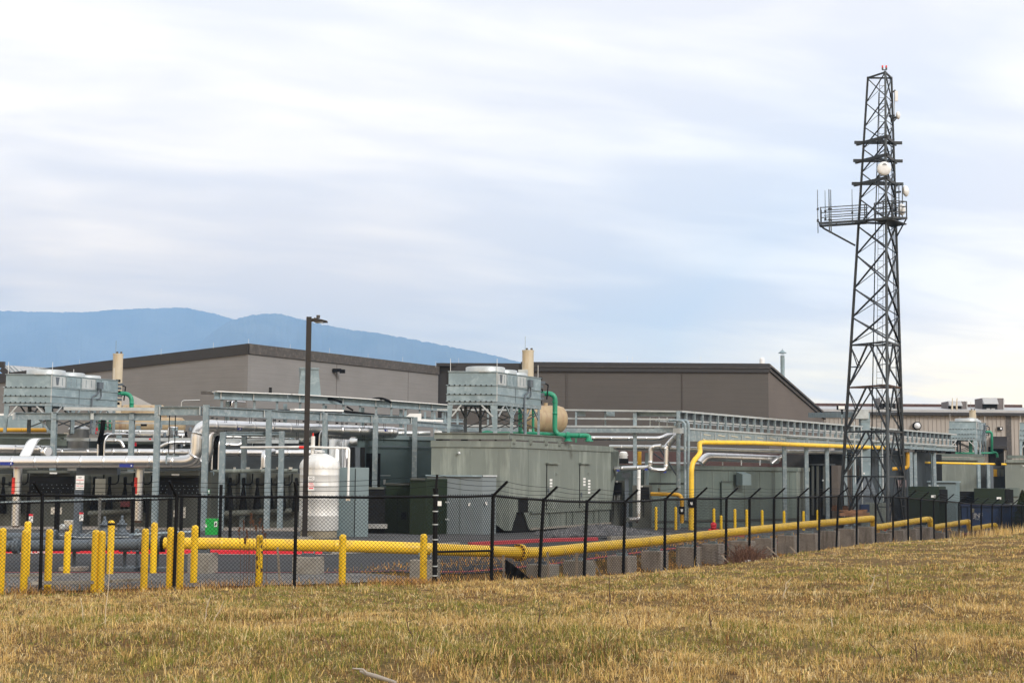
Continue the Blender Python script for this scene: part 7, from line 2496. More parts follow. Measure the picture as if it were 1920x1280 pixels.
# blue dumpster
Db_ = 95
db = thing('dumpster', 'dark blue steel dumpster with white lettering behind the fence, far right', 'dumpster', G(1803, Db_, -1))
zt_ = Zv(945, 1850, Db_)
MB().prism(foot(1803, 1915, Db_, 2.2, 70), -1.7, zt_ - .1).build('body', M['dblue'], db)
MB().bar(G(1801, Db_ - .05, zt_ - .06), G(1916, Db_ - .05, zt_ - .06), .2, .14).build('rim', mat('blue_rim', (.03, .05, .13), .5), db)
for u in (1817, 1876, 1903):
    MB().bar(G(u, Db_ - .04, -1.6), G(u, Db_ - .04, zt_ - .12), .12, .08).build('rib', M['dblue'], db)
p = Wp(1834, 966, Db_ - .03)
txt(db, 'lettering', 'JNF', p, .42, M['white'])
p = Wp(1833, 972.5, Db_ - .03)
txt(db, 'lettering', 'INC', p, .2, M['galv_light'])
MB().box(Wp(1823, 956.5, Db_ - .03), .12, .01, .13).build('sticker', mat('old_sticker', (.35, .32, .22), .7), db)
pb = thing('concrete_pier', 'pale grey concrete footing block at the tower foot', 'footing', Wp(1652, 960, 86))
MB().prism(foot(1621, 1663, 87.5, 1.4, 70), -1, Zv(942.5, 1640, 87.5)).build('block', mat('sage_block', (.20, .225, .195), .7, 0, .1, 1), pb)
MB().prism(foot(1661, 1672, 84, 1.1, 70), -1, Zv(943, 1667, 84)).build('block', M['conc2'], pb)
wh = thing('white_house_stub', 'small white pipes and fittings behind the tower foot', 'pipework', Wp(1600, 850, 101))
for u0, u1, v in ((1565, 1610, 839), (1567, 1612, 853)):
    MB().tube([Wp(u0, v, 101), Wp(u1, v, 101)], .10, 8).build('pipe_run', M['white'], wh)
# ------------------------------------------------------------------ lattice tower
DT = 82.0
tc0 = G(1645.0, DT, -.5)
TX, TY = tc0.x, DT
tow = thing('lattice_tower', 'tall dark three legged lattice radio tower behind the fence on the right', 'radio tower', (TX, TY, -.6))
zt_ = Zv(141, 1652, DT)
zb_ = -.6
TLEAN = .026


def tz(v):
    return Zv(v, 1650, DT)


def ta(z):
    return 1.40 + (3.85 - 1.40) * (zt_ - z) / (zt_ - zb_)


_sa = math.atan2(TX, TY)
OFF = [(ox * math.cos(_sa) + oy * math.sin(_sa), -ox * math.sin(_sa) + oy * math.cos(_sa)) for ox, oy in ((-.558, .149), (.149, -.558), (.409, .409))]


def tp_(i, z):
    a_ = ta(z)
    return Vector((TX + TLEAN * (z - zb_) + OFF[i][0] * a_, TY + OFF[i][1] * a_, z))


for i in range(3):
    N = 12
    for k in range(1):
        MB().tube([tp_(i, zb_ + (zt_ - zb_) * j / N) for j in range(N + 1)], [.105 - .042 * j / N for j in range(N + 1)], 10).build('leg', M['towerlight'] if i == 1 else M['tower'], tow)
lv = [tz(v) for v in (143, 189, 234, 275, 320, 369, 420, 474, 537, 591.5, 641.6)]
faces3 = ((0, 1), (1, 2), (0, 2))
for k, (z1, z0) in enumerate(zip(lv, lv[1:])):
    w = .070 + .055 * k / 10
    for fi, (i, j) in enumerate(faces3):
        ww = w * (1.0 if fi < 2 else .75)
        mt = M['tower'] if fi != 1 or k % 2 else M['towerlight']
        MB().bar(tp_(i, z0), tp_(j, z1), ww, ww * .5).build('brace', mt, tow)
        MB().bar(tp_(i, z1 - .05), tp_(j, z0 + .05), ww, ww * .5).build('brace', M['tower'], tow)
for i, j in faces3:
    MB().bar(tp_(i, lv[0]), tp_(j, lv[0]), .09, .09).build('girt', M['tower'], tow)
kz = [tz(v) for v in (645, 725, 809, 893, 1000)]
for k, (z1, z0) in enumerate(zip(kz, kz[1:])):
    for i, j in faces3:
        A, B = tp_(i, z1), tp_(j, z1)
        mid = A.lerp(B, .5)
        MB().bar(A, B, .085, .085).build('girt', M['tower'] if k != 1 else M['rust'], tow)
        for q, s_ in ((tp_(i, z0), -1), (tp_(j, z0), 1)):
            mm = mid + (B - A).normalized() * (.07 * s_)
            MB().bar(mm, q, .09, .08).build('brace', M['tower'], tow)
            hm = mm.lerp(q, .52)
            lg = tp_(i if s_ < 0 else j, z1)
            MB().bar(lg - Vector((0, 0, .1)), hm, .05, .045).build('brace', M['tower'], tow)
            lg2 = tp_(i if s_ < 0 else j, hm.z)
            MB().bar(lg2, hm, .05, .045).build('brace', M['tower'], tow)
    mids = [tp_(i, z1).lerp(tp_(j, z1), .5) for i, j in faces3]
    for p, q in zip(mids, mids[1:] + mids[:1]):
        MB().bar(p, q, .05, .05).build('plan_brace', M['tower'], tow)
MB().bar(tp_(0, tz(857)), tp_(1, tz(857)), .06, .06).build('girt', M['tower'], tow)
for v in (204, 286, 330, 380):
    a, b = tp_(1, tz(v)), tp_(0, tz(v)).lerp(tp_(2, tz(v)), .5)
    MB().bar(a, b, .05, .05).build('plan_brace', M['tower'], tow)
# climbing ladder inside
for dx in (-.16, .16):
    MB().bar((TX + .12 + dx, TY + .25, 0), (TX + .12 + dx + TLEAN * zt_, TY + .25, zt_ - .2), .022, .022).build('ladder_rail', M['towerlight'], tow)
rung = MB().bar((-.16, 0, 0), (.16, 0, 0), .02, .02).mesh('rung')
rung.materials.append(M['towerlight'])
torg = Vector(ROOT[tow.name])
z = 0.5
while z < zt_ - .3:
    o = bpy.data.objects.new('rung', rung)
    C.objects.link(o)
    o.parent = tow
    o.location = Vector((TX + .12 + TLEAN * z, TY + .25, z)) - torg
    z += .36
# cable run beside the ladder
MB().tube([(TX - .3, TY + .2, 1.5), (TX - .2 + TLEAN * tz(400), TY + .2, tz(400)), (TX - .1 + TLEAN * zt_, TY + .2, zt_ - 1)], .03, 6).build('feeder_cable', M['rubber'], tow)
for k in range(4):
    pts_c = [tp_(2, zb_ + 1 + (zt_ - zb_ - 2) * j / 10) + Vector((-.12 - .05 * k, -.03 * (k % 2) + random.uniform(-.01, .01), 0)) for j in range(11 - k)]
    MB().tube(pts_c, .014, 6).build('feeder_cable', M['rubber'], tow)
# triangular antenna mount frames
for v in (264, 298, 341):
    z = tz(v)
    ex = .42
    P = [tp_(i, z) for i in range(3)]
    for i, j in ((0, 1), (1, 2), (0, 2)):
        d_ = (P[j] - P[i]).normalized()
        e0 = .55 if i == 0 else .12
        e1 = .5 if j == 2 else .15
        MB().bar(P[i] - d_ * e0, P[j] + d_ * e1, .12, .17).build('mount_beam', M['tower'], tow)
        if i == 0 and j == 1:
            MB().box(P[i] - d_ * (e0 + .01), .05, .05, .07).build('beam_end', M['galv'], tow)
    MB().bar(P[0].lerp(P[1], .5), P[2], .07, .08).build('mount_beam', M['tower'], tow)
# long left platform with rails
zp = tz(414.5)
pL = tp_(0, zp)
ps, pe = G(1536, 80.5, zp), G(1625, 81.8, zp)
ps.z = Zv(419, 1536, 80.5)
w2 = Vector((.25, .95, 0))
for off_ in (Vector((0, 0, 0)), w2 * .9):
    MB().bar(ps + off_, pe + off_, .09, .13).build('platform_beam', M['tower'], tow)
for dz in (.33, .62, .92):
    MB().bar(ps + Vector((.08, 0, dz)), pe + Vector((0, 0, dz)), .045, .05).build('hand_rail', M['tower'], tow)
    MB().bar(ps + w2 * .9 + Vector((.25, 0, dz)), pe + w2 * .9 + Vector((.1, 0, dz)), .04, .045).build('hand_rail', M['tower'], tow)
for k in (.03, .96, 1.0):
    for off_ in (Vector((0, 0, 0)), w2 * .9):
        p = ps.lerp(pe, k) + off_
        MB().bar(p, p + Vector((0, 0, .95)), .05, .05).build('rail_post', M['tower'], tow)
for k in (.0, .35, .7, 1.0):
    p = ps.lerp(pe, k)
    MB().bar(p, p + w2 * .9, .06, .06).build('floor_bar', M['tower'], tow)
MB().tube([ps + Vector((.1, .3, -.05)), ps + Vector((.35, .3, -.25)), Wp(1603, 460, 81.8)], .055, 8).build('strut', M['tower'], tow)
MB().bar(pe, tp_(1, zp - .08), .12, .14).build('platform_beam', M['tower'], tow)
MB().bar(Wp(1603, 417, 82), Wp(1690, 420, 83), .10, .12).build('platform_beam', M['tower'], tow)
# right basket
bp_ = [Wp(1640, 413, 80.6), Wp(1673, 408, 80.2), Wp(1700, 409, 81.8), Wp(1672, 413, 82.8)]
for p, q in zip(bp_, bp_[1:] + bp_[:1]):
    MB().bar(p, q, .1, .12).build('basket_beam', M['tower'], tow)
    for dz in (.35, .68, .98):
        MB().bar(p + Vector((0, 0, dz)), q + Vector((0, 0, dz)), .045, .05).build('hand_rail', M['tower'], tow)
    MB().bar(p, p + Vector((0, 0, 1.0)), .06, .06).build('rail_post', M['tower'], tow)
    m_ = p.lerp(q, .5)
    MB().bar(m_, m_ + Vector((0, 0, 1.0)), .05, .05).build('rail_post', M['tower'], tow)
MB().prism([(p.x, p.y) for p in bp_], bp_[0].z - .03, bp_[0].z + .03).build('basket_floor', M['tower'], tow)
MB().bar(bp_[2], tp_(2, tz(441)), .06, .06).build('strut', M['tower'], tow)
MB().bar(bp_[0], tp_(1, tz(425)), .07, .07).build('strut', M['tower'], tow)
# short ladder at the basket
for u in (1685.5, 1692):
    MB().bar(Wp(u, 410, 82.4), Wp(u, 343, 82.4), .05, .05).build('antenna_post', M['towerlight'], tow)
for v in range(346, 405, 9):
    MB().bar(Wp(1674, v + 7, 82.3), Wp(1685, v + 7, 82.3), .025, .025).build('rung', M['towerlight'], tow)
# aviation lamps
al = thing('warning_lamp', 'pair of red warning lamps on a forked bracket at the tower top', 'warning lamp', Wp(1658, 138, DT))
MB().tube([Wp(1658.3, 141, DT - .3), Wp(1658.3, 133, DT - .3)], .025, 8).build('stem', M['tower'], al)
MB().bar(Wp(1654.5, 131.5, DT - .3), Wp(1662, 131.5, DT - .3), .03, .05).build('fork', M['tower'], al)
for u in (1654.8, 1661.8):
    c = Wp(u, 131, DT - .3)
    MB().tube([c, c + Vector((0, 0, .12))], .055, 10).build('base', M['fascia2'], al)
    MB().lathe([(.05, .12), (.055, .19), (.045, .25), (0, .26)], c, 12).build('red_lens', M['redlamp'], al)


def dish(c, r, direction, label, deep=.5, drum=True, group='white antennas on the tower'):
    d_ = Vector(direction).normalized()
    th = thing('dish_antenna', label, 'dish antenna', c, group)
    if drum:
        MB().lathe([(r * .96, -deep * r), (r, -deep * r * .9), (r, 0), (r * .98, .03), (r * .55, .06), (0, .07)], c, 30, d_).build('radome', M['dish'], th)
        MB().lathe([(r * .97, -deep * r), (r * .6, -deep * r * 1.35), (r * .2, -deep * r * 1.6), (0, -deep * r * 1.62)], c, 24, d_).build('reflector', M['dish'], th)
    else:
        MB().lathe([(0, -r * .5), (r * .5, -r * .42), (r * .85, -r * .18), (r, .0), (r * .97, r * .12), (r * .8, r * .36), (r * .45, r * .54), (0, r * .6)], c, 26, d_).build('radome', M['dish'], th)
    MB().tube([c - d_ * (deep * r * 1.5), c - d_ * (deep * r * 1.5 + .35)], .06, 8).build('mount', M['tower'], th)
    return th


dA = dish(Wp(1658.2, 316, 80.6), .395, (.02, -1, -.05), 'round white drum dish facing the viewer, under the middle mount frame', .5)
p = Wp(1658, 308.5, 80.6)
for k, w in ((-.04, .26), (.035, .15)):
    MB().bar(Vector((p.x - w / 2, 80.6 - .085, p.z + k)), Vector((p.x + w / 2, 80.6 - .085, p.z + k)), .02, .035).build('lettering', M['greypipe'], dA)
dish(Wp(1697.5, 358.5, 82.6), .34, (.95, -.5, .05), 'white domed dish turned right, above the basket', .5, False)
dish(Wp(1690, 393, 82.3), .36, (.8, -.6, 0), 'white dish half hidden behind the rails of the basket', .5, False)
dB = dish(Wp(1683.5, 216.5, 82.4), .24, (.9, -.4, 0), 'small white round radio unit on the right leg near the top', .5, False)
MB().bar(tp_(2, tz(219)), Wp(1682, 219, 82.4), .08, .1).build('arm', M['tower'], dB)
MB().bar(tp_(2, tz(226)), Wp(1682, 221, 82.4), .05, .05).build('arm', M['tower'], dB)
MB().tube([Wp(1677.5, 168, 82.5), Wp(1677, 226, 82.5)], .025, 6).build('pole', M['galv_light'], dB)
pa = thing('panel_antenna', 'flat white panel antenna on the right leg near the tower top', 'antenna', Wp(1680, 180, 82.4), 'white antennas on the tower')
MB().box(Wp(1680.5, 180.5, 82.3), .09, .05, .31).build('panel', M['dish'], pa, .01)
MB().bar(tp_(2, tz(169.5)), Wp(1679.5, 170, 82.4), .08, .09).build('bracket', M['tower'], pa)
for i, (u, v0, v1, D, r, lb) in enumerate(((1533.8, 437, 356, 80.3, .022, 'leftmost whip antenna at the outer end of the long platform'), (1547.6, 412, 357, 81, .018, 'thin whip antenna second from the outer end of the long platform'), (1555.3, 436.5, 355, 80.4, .032, 'thick whip antenna, left of a close pair on the long platform'),
                                           (1558.6, 437, 356, 80.5, .028, 'thick whip antenna, right of a close pair on the long platform'), (1598.3, 415, 355, 81.6, .02, 'lone whip antenna on the long platform, nearest the tower'))):
    th = thing('whip_antenna', lb, 'antenna', Wp(u, v0, D), 'whip antennas on the long platform')
    p, q = Wp(u, v0, D), Wp(u, v1, D)
    q = Vector((p.x, p.y, q.z))
    MB().tube([p, p.lerp(q, .5), q], [r * 1.15, r, r * .8], 6).build('whip', M['towerlight'], th)
    for k in (.3, .55):
        c = p.lerp(q, k if v0 > 430 else k - .28)
        MB().box(c, .05, .05, .05).build('clamp', M['tower'], th)
MB().bar(ps + Vector((0, 0, .9)), Wp(1532, 391, 80.3), .03, .04).build('outrigger', M['tower'], tow)
MB().bar(ps + Vector((0, 0, .08)), Wp(1532, 415, 80.3), .05, .06).build('outrigger', M['tower'], tow)
for i in range(3):
    p = tp_(i, -.5)
    MB().tube([(p.x, p.y, -1.2), (p.x, p.y, -.25)], .32, 16).build('footing', M['conc'], tow)
# ------------------------------------------------------------------ grass
def vcol_mat(name, rough=.8, trans=.25):
    mt = bpy.data.materials.new(name)
    mt.use_nodes = True
    t = NT(mt.node_tree)
    b = t.n['Principled BSDF']
    b.inputs['Roughness'].default_value = rough
    b.inputs['Specular IOR Level'].default_value = .15
    at = t.new('ShaderNodeAttribute', attribute_name='tint')
    t.l.new(at.outputs['Color'], b.inputs['Base Color'])
    tr = t.new('ShaderNodeBsdfTranslucent')
    t.l.new(at.outputs['Color'], tr.inputs['Color'])
    mx = t.new('ShaderNodeMixShader')
    mx.inputs[0].default_value = trans
    t.l.new(b.outputs[0], mx.inputs[1])
    t.l.new(tr.outputs[0], mx.inputs[2])
    t.l.new(mx.outputs[0], t.n['Material Output'].inputs['Surface'])
    return mt


GM = vcol_mat('dry_grass')


def vnoise(x, y, sc, seed):
    """cheap smooth value noise"""
    r = np.random.default_rng(seed)
    T = r.random((256, 256))
    X, Y = x / sc + 1000, y / sc + 1000
    xi, yi = np.floor(X).astype(int), np.floor(Y).astype(int)
    fx, fy = X - xi, Y - yi
    fx, fy = fx * fx * (3 - 2 * fx), fy * fy * (3 - 2 * fy)
    g = lambda a, b: T[a % 256, b % 256]
    return (g(xi, yi) * (1 - fx) + g(xi + 1, yi) * fx) * (1 - fy) + (g(xi, yi + 1) * (1 - fx) + g(xi + 1, yi + 1) * fx) * fy


def blades(name, x, y, z, h, w, tint, lean=.45, kind='stuff', label=None):
    n = len(x)
    an = rng.uniform(0, 2 * np.pi, n)
    ln = np.abs(rng.normal(0, lean, n))
    la = rng.uniform(0, 2 * np.pi, n)
    dx, dy = np.cos(an) * w / 2, np.sin(an) * w / 2
    lx, ly = np.cos(la) * ln * h, np.sin(la) * ln * h
    V = np.zeros((n, 5, 3))
    V[:, 0] = np.stack([x - dx, y - dy, z - .015], 1)
    V[:, 1] = np.stack([x + dx, y + dy, z - .015], 1)
    mz = h * .55
    V[:, 2] = np.stack([x + dx * .8 + lx * .35, y + dy * .8 + ly * .35, z + mz], 1)
    V[:, 3] = np.stack([x - dx * .8 + lx * .35, y - dy * .8 + ly * .35, z + mz], 1)
    V[:, 4] = np.stack([x + lx, y + ly, z + h * np.sqrt(np.maximum(.1, 1 - np.minimum(ln, .9) ** 2))], 1)
    base = (np.arange(n) * 5)[:, None]
    loops = np.concatenate([base + np.array([0, 1, 2, 3]), base + np.array([3, 2, 4])], 1).ravel().astype(np.int32)
    me = bpy.data.meshes.new(name)
    me.vertices.add(n * 5)
    me.vertices.foreach_set('co', V.ravel())
    me.loops.add(len(loops))
    me.loops.foreach_set('vertex_index', loops)
    me.polygons.add(n * 2)
    st = np.stack([np.arange(n) * 7, np.arange(n) * 7 + 4], 1).ravel().astype(np.int32)
    me.polygons.foreach_set('loop_start', st)
    try:
        me.polygons.foreach_set('loop_total', np.tile([4, 3], n).astype(np.int32))
    except Exception:
        pass
    me.update(calc_edges=True)
    at = me.color_attributes.new('tint', 'FLOAT_COLOR', 'POINT')
    c = np.ones((n, 5, 4), np.float32)
    c[:, :, :3] = tint[:, None, :]
    at.data.foreach_set('color', c.ravel())
    me.materials.append(GM)
    o = bpy.data.objects.new(name, me)
    C.objects.link(o)
    if label:
        tag(o, label, 'grass' if kind == 'stuff' else None, None, kind)
    return o


STRAW = np.array([.72, .49, .185])
TAN = np.array([.56, .36, .125])
PALE = np.array([.72, .56, .31])
GREEN = np.array([.16, .20, .035])
OLIVE = np.array([.34, .29, .065])
BROWN = np.array([.25, .125, .05])


def tints(x, y, n, g_amt=0.0, per=1):
    a = vnoise(x, y, 2.6, 1) * .6 + vnoise(x, y, .7, 2) * .4
    b = vnoise(x, y, 1.7, 3) * .5 + vnoise(x, y, .45, 4) * .5
    r = rng.random(n)
    t_ = STRAW[None] * np.ones((n, 1))
    m_ = r < .26
    t_[m_] = TAN
    m_ = r > .84
    t_[m_] = PALE
    gp = np.clip((a - .40 + g_amt) * 2.4, .04, .7)
    m_ = rng.random(n) < gp * .62
    t_[m_] = np.where(rng.random((m_.sum(), 1)) < .45, GREEN, OLIVE)
    bp2 = np.clip((b - .55) * 2.2, .03, .55)
    m_ = rng.random(n) < bp2 * .55
    t_[m_] = BROWN
    if per > 1:
        t_ = t_ * np.repeat(rng.uniform(.62, 1.28, (n // per + 1, 1)), per, 0)[:n]
        own = np.repeat(rng.random(n // per + 1), per)[:n]
        gr = (own < np.clip((a - .44 + g_amt) * 1.5, .02, .4)) & (rng.random(n) < .7)
        t_[gr] = np.where(rng.random((gr.sum(), 1)) < .5, GREEN, OLIVE)
        br = (own > .93) & (rng.random(n) < .75)
        t_[br] = BROWN * .8
        pa = (own > .84) & (own < .90) & (rng.random(n) < .8)
        t_[pa] = PALE * 1.1
    return np.clip(t_ * rng.uniform(.62, 1.22, (n, 1)), 0, .9)


def scatter(n, u0, u1, d0, d1, power):
    """tussocks over the field, density falling with distance; blades grouped round each tussock"""
    per = 9
    k = rng.random(n // per)
    D = (d0 ** power + k * (d1 ** power - d0 ** power)) ** (1 / power)
    u = rng.uniform(u0, u1, n // per)
    x, D = np.repeat((u - 960) / FPX * D, per), np.repeat(D, per)
    sp = .035 * np.maximum(1, D / 18)
    return x + rng.normal(0, 1, len(x)) * sp, D + rng.normal(0, 1, len(x)) * sp * 1.3


X, Y = [], []
for n, d0, d1, pw in ((300000, 10.0, 22, 1.2), (230000, 22, 36, .8), (150000, 36, 95, .3)):
    x, y = scatter(n, -480 if d1 < 40 else 780, 2420, d0, d1, pw)
    X.append(x)
    Y.append(y)
x, y = np.concatenate(X), np.concatenate(Y)
TT = tints(x, y, len(x), 0.0, 9)
TH = np.repeat(rng.uniform(.55, 1.0, len(x) // 9 + 1) + (rng.random(len(x) // 9 + 1) < .10) * rng.uniform(.5, 1.5, len(x) // 9 + 1), 9)[:len(x)]
t_, s_ = fence_ts(x, y)
keep = s_ > .12
thin = vnoise(x, y, 1.1, 8) * .55 + vnoise(x, y, .35, 9) * .45
keep &= ~((thin < .27) & (rng.random(len(x)) < .75))
# two bare, trodden patches near the camera
for pu, pD, ru in ((975, 13.4, .36), (240, 20.6, .34), (930, 18.7, .3), (560, 19.6, .42), (655, 19.4, .36), (470, 19.7, .28)):
    p = G(pu, pD, .9)
    d2 = ((x - p.x) / (ru * 1.6)) ** 2 + ((y - pD) / (ru * 2.2)) ** 2
    keep &= ~((d2 < 1) & (rng.random(len(x)) < .78))
x, y, t_, s_, TT, TH = x[keep], y[keep], t_[keep], s_[keep], TT[keep], TH[keep]
z = hz(x, y)
n = len(x)
hh = (.022 + .055 * vnoise(x, y, .9, 6) + .06 * vnoise(x, y, .28, 7) ** 1.5) * rng.uniform(.5, 1.45, n) * TH * .82
tall = rng.random(n) < .012
hh[tall] *= rng.uniform(1.4, 2.3, tall.sum())
nf = (s_ < .9)
hh[nf] *= 1.25
ww = rng.uniform(.004, .0085, n) * np.maximum(1, y / 16)
blades('grass', x, y, z, hh, ww, TT, 1.25, 'stuff', 'dry straw coloured meadow grass with green tufts filling the foreground')
# long matted tussocks round the dug hollows
QX, QY = [], []
for pu, pD, ru, nn in ((300, 20.6, .55, 900), (350, 20.4, .5, 700), (470, 19.7, .5, 700), (560, 19.6, .6, 1100), (660, 19.3, .6, 1100), (800, 20, .3, 250), (920, 19.0, .45, 500), (975, 13.6, .5, 900), (1040, 13.9, .5, 700), (1700, 24, .9, 900), (1100, 24, .5, 300), (1480, 30, .7, 400), (60, 21, .6, 500), (1560, 17, .5, 400)):
    p = G(pu, pD, .9)
    rr_q = ru * np.sqrt(rng.uniform(.35, 1.4, nn))
    aa = rng.uniform(0, 2 * np.pi, nn)
    QX.append(p.x + np.cos(aa) * rr_q * 1.5)
    QY.append(pD + np.sin(aa) * rr_q * 1.3)
x, y = np.concatenate(QX), np.concatenate(QY)
n = len(x)
tq = tints(x, y, n, .12)
tq[rng.random(n) < .3] = BROWN * .6
tq[rng.random(n) < .25] = GREEN * .6
blades('grass', x, y, hz(x, y), rng.uniform(.06, .2, n), rng.uniform(.005, .011, n), tq, 1.0, 'stuff', 'longer matted dark tussocks round the hollows in the field')
# straw inside the fence among the concrete blocks
k = 26000
tt_ = rng.uniform(2.0, 62, k)
so_ = -rng.uniform(.05, 5.2, k) ** 1
keep = rng.random(k) < np.clip(1.15 - np.abs(so_ + .4) / 4.8, .1, 1)
tt_, so_ = tt_[keep], so_[keep]
x = FC.x + FD.x * tt_ + FN.x * so_
y = FC.y + FD.y * tt_ + FN.y * so_
z = hz(x, y)
n = len(x)
blades('grass', x, y, z + .01, rng.uniform(.06, .2, n), rng.uniform(.008, .014, n) * np.maximum(1, y / 30), tints(x, y, n, -.12) * np.array([1.12, .88, .62]), .8, 'stuff', 'rank orange straw growing among the concrete blocks inside the fence')
# straw and weeds along the foot of the front fence
k = 9000
x = rng.uniform(-16.5, -1.7, k)
y = FC.y + (x - FC.x) * .026 + np.abs(rng.normal(0, .45, k)) - .1
keep = rng.random(k) < (.25 + .75 * (vnoise(x, y, 1.4, 12) > .5))
x, y = x[keep], y[keep]
z = hz(x, y)
n = len(x)
blades('grass', x, y, z, rng.uniform(.06, .26, n), rng.uniform(.008, .016, n), tints(x, y, n, -.2) * np.array([.95, .8, .75]), .5, 'stuff', 'ragged brown weeds along the foot of the front fence')
# tall pale culms on the right crest
k = 1500
uu = rng.uniform(1770, 2000, k)
tt_ = np.array([on_line(u_)[2] for u_ in uu])
so_ = rng.uniform(-.3, 3.0, k)
x = FC.x + FD.x * tt_ + FN.x * so_
y = FC.y + FD.y * tt_ + FN.y * so_
z = hz(x, y)
blades('grass', x, y, z, rng.uniform(.25, .75, k) * rng.uniform(.5, 1.1, k), rng.uniform(.012, .022, k), np.clip(tints(x, y, k, -.3) * 1.15, 0, .9), .22, 'stuff', 'tall pale grass stems along the crest at the far right')


# ------------------------------------------------------------------ single stalks, weeds, bush, conifer
def stalk(u, v0, v1, lean_px, label, mt, r=.006, bits=0, name='dry_stalk', cat='weed'):
    # stands where its foot is seen
    D = 12.0
    for _ in range(40):
        p = Wp(u, v0, D)
        if p.z <= hz1(p.x, D):
            break
        D += .35
    p = Wp(u, v0, D)
    p.z = hz1(p.x, D)
    q = Wp(u + lean_px, v1, D)
    m_ = p.lerp(q, .5) + Vector((random.uniform(-.02, .02), 0, 0))
    k = max(1.0, D / 15)
    mb = MB()
    mb.tube([p - Vector((0, 0, .05)), p.lerp(q, .25) + Vector((random.uniform(-.01, .01), 0, 0)), m_, q], [r * k, r * k, r * .8 * k, r * .45 * k], 6)
    th = thing(name, label, cat, p, 'single dry stalks in the grass')
    mb.build('stem', mt, th)
    for b in range(bits):
        kk = random.uniform(.35, .95)
        c = p.lerp(q, kk)
        e = c + Vector((random.uniform(-.12, .12), random.uniform(-.05, .05), random.uniform(.03, .14)))
        MB().tube([c, e], [r * .5 * k, r * .3 * k], 5).build('twig', mt, th)
    return th


pale_m = mat('pale_stalk', (.62, .50, .34), .8)
dark_m = mat('dark_stalk', (.10, .055, .035), .85)
brn_m = mat('brown_stalk', (.28, .17, .09), .85)
for u, v0, v1, l_, lb, mt, r, b in (
        (197, 1172, 1035, 10, 'tall pale stalk at the left, standing before the touching bollards', pale_m, .005, 2),
        (158, 1166, 1118, -8, 'short pale stalk left of the tall pale one', pale_m, .006, 0),
        (382, 1168, 1112, 14, 'pale bent stalks in the middle of the left field', pale_m, .006, 3),
        (398, 1170, 1125, 22, 'pale slanting stem right of the bent stalks', pale_m, .006, 1),
        (302, 1158, 1132, -6, 'brown stem on the dug brown patch at the left', brn_m, .006, 2),
        (560, 1176, 1138, 12, 'slim brown stem by the dark hollow, left of centre', brn_m, .006, 1),
        (776, 1206, 1158, -14, 'dark leaning twig in the grass below the yellow pipe end', dark_m, .007, 1),
        (806, 1240, 1212, 8, 'short pale stem right of the dark leaning twig', pale_m, .006, 0),
        (1010, 1176, 1140, 3, 'dark upright stalk with a knotty top in the middle of the field', dark_m, .008, 3),
        (1144, 1116, 1072, -1, 'thin dark stalk before the third fence post of the right run', dark_m, .006, 1),
        (1178, 1178, 1150, -6, 'short dark stem at the centre right of the field', dark_m, .006, 1),
        (1100, 1190, 1168, -14, 'brown bent stem right of the knotty stalk', brn_m, .006, 2),
        (1334, 1176, 1150, -4, 'thick dark stub of stem right of centre', dark_m, .011, 1),
        (1656, 1245, 1200, -30, 'long dark stem leaning left, lower right', dark_m, .006, 0),
        (1722, 1253, 1205, -6, 'tallest of the dark upright stems, lower right', dark_m, .009, 1),
        (1713, 1250, 1216, -4, 'dark stem just left of the tallest dark one', dark_m, .006, 0),
        (1732, 1252, 1222, -2, 'thin dark stem just right of the tallest dark one', dark_m, .006, 0),
        (1790, 1256, 1238, -14, 'short dark stem leaning left near the lower right corner', dark_m, .007, 0),
        (1810, 1252, 1236, -4, 'dark stub near the lower right corner', dark_m, .009, 0),
        (1858, 1270, 1256, -2, 'short white stub in the grass near the lower right corner', pale_m, .012, 0),
        (1562, 1180, 1158, -4, 'small pale stub left of the right field centre', pale_m, .010, 0),
        (1468, 1104, 1090, 6, 'pale twisted stem high in the right field', pale_m, .008, 2),
        (1630, 1086, 1076, 10, 'pale curled stem on the slope below the tower', pale_m, .007, 2),
        (1665, 1064, 1046, -4, 'brown stem on the slope below the tower', brn_m, .008, 1),
        (1756, 1150, 1130, -26, 'long pale stem leaning left on the right slope', pale_m, .005, 0)):
    stalk(u, v0, v1, l_, lb, mt, r, b)
# fallen branch at the bottom
fbn = thing('fallen_branch', 'bleached fallen branch lying in the grass at the bottom edge', 'branch', G(705, 12.9, .95))
pts_ = [(676, 1258), (690, 1263), (704, 1267), (720, 1272), (742, 1279)]
P = []
for u, v in pts_:
    D = 12.2
    for _ in range(30):
        p = Wp(u, v, D)
        if p.z <= hz1(p.x, D) + .07:
            break
        D += .1
    P.append(p)
MB().tube(P, [.012, .02, .022, .02, .016], 8).build('branch', mat('bleached_wood', (.42, .36, .30), .85), fbn)
MB().tube([P[1], P[1] + Vector((-.05, .02, .04)), P[1] + Vector((-.14, .0, .05))], [.012, .01, .006], 6).build('twig', bpy.data.materials['bleached_wood'], fbn)
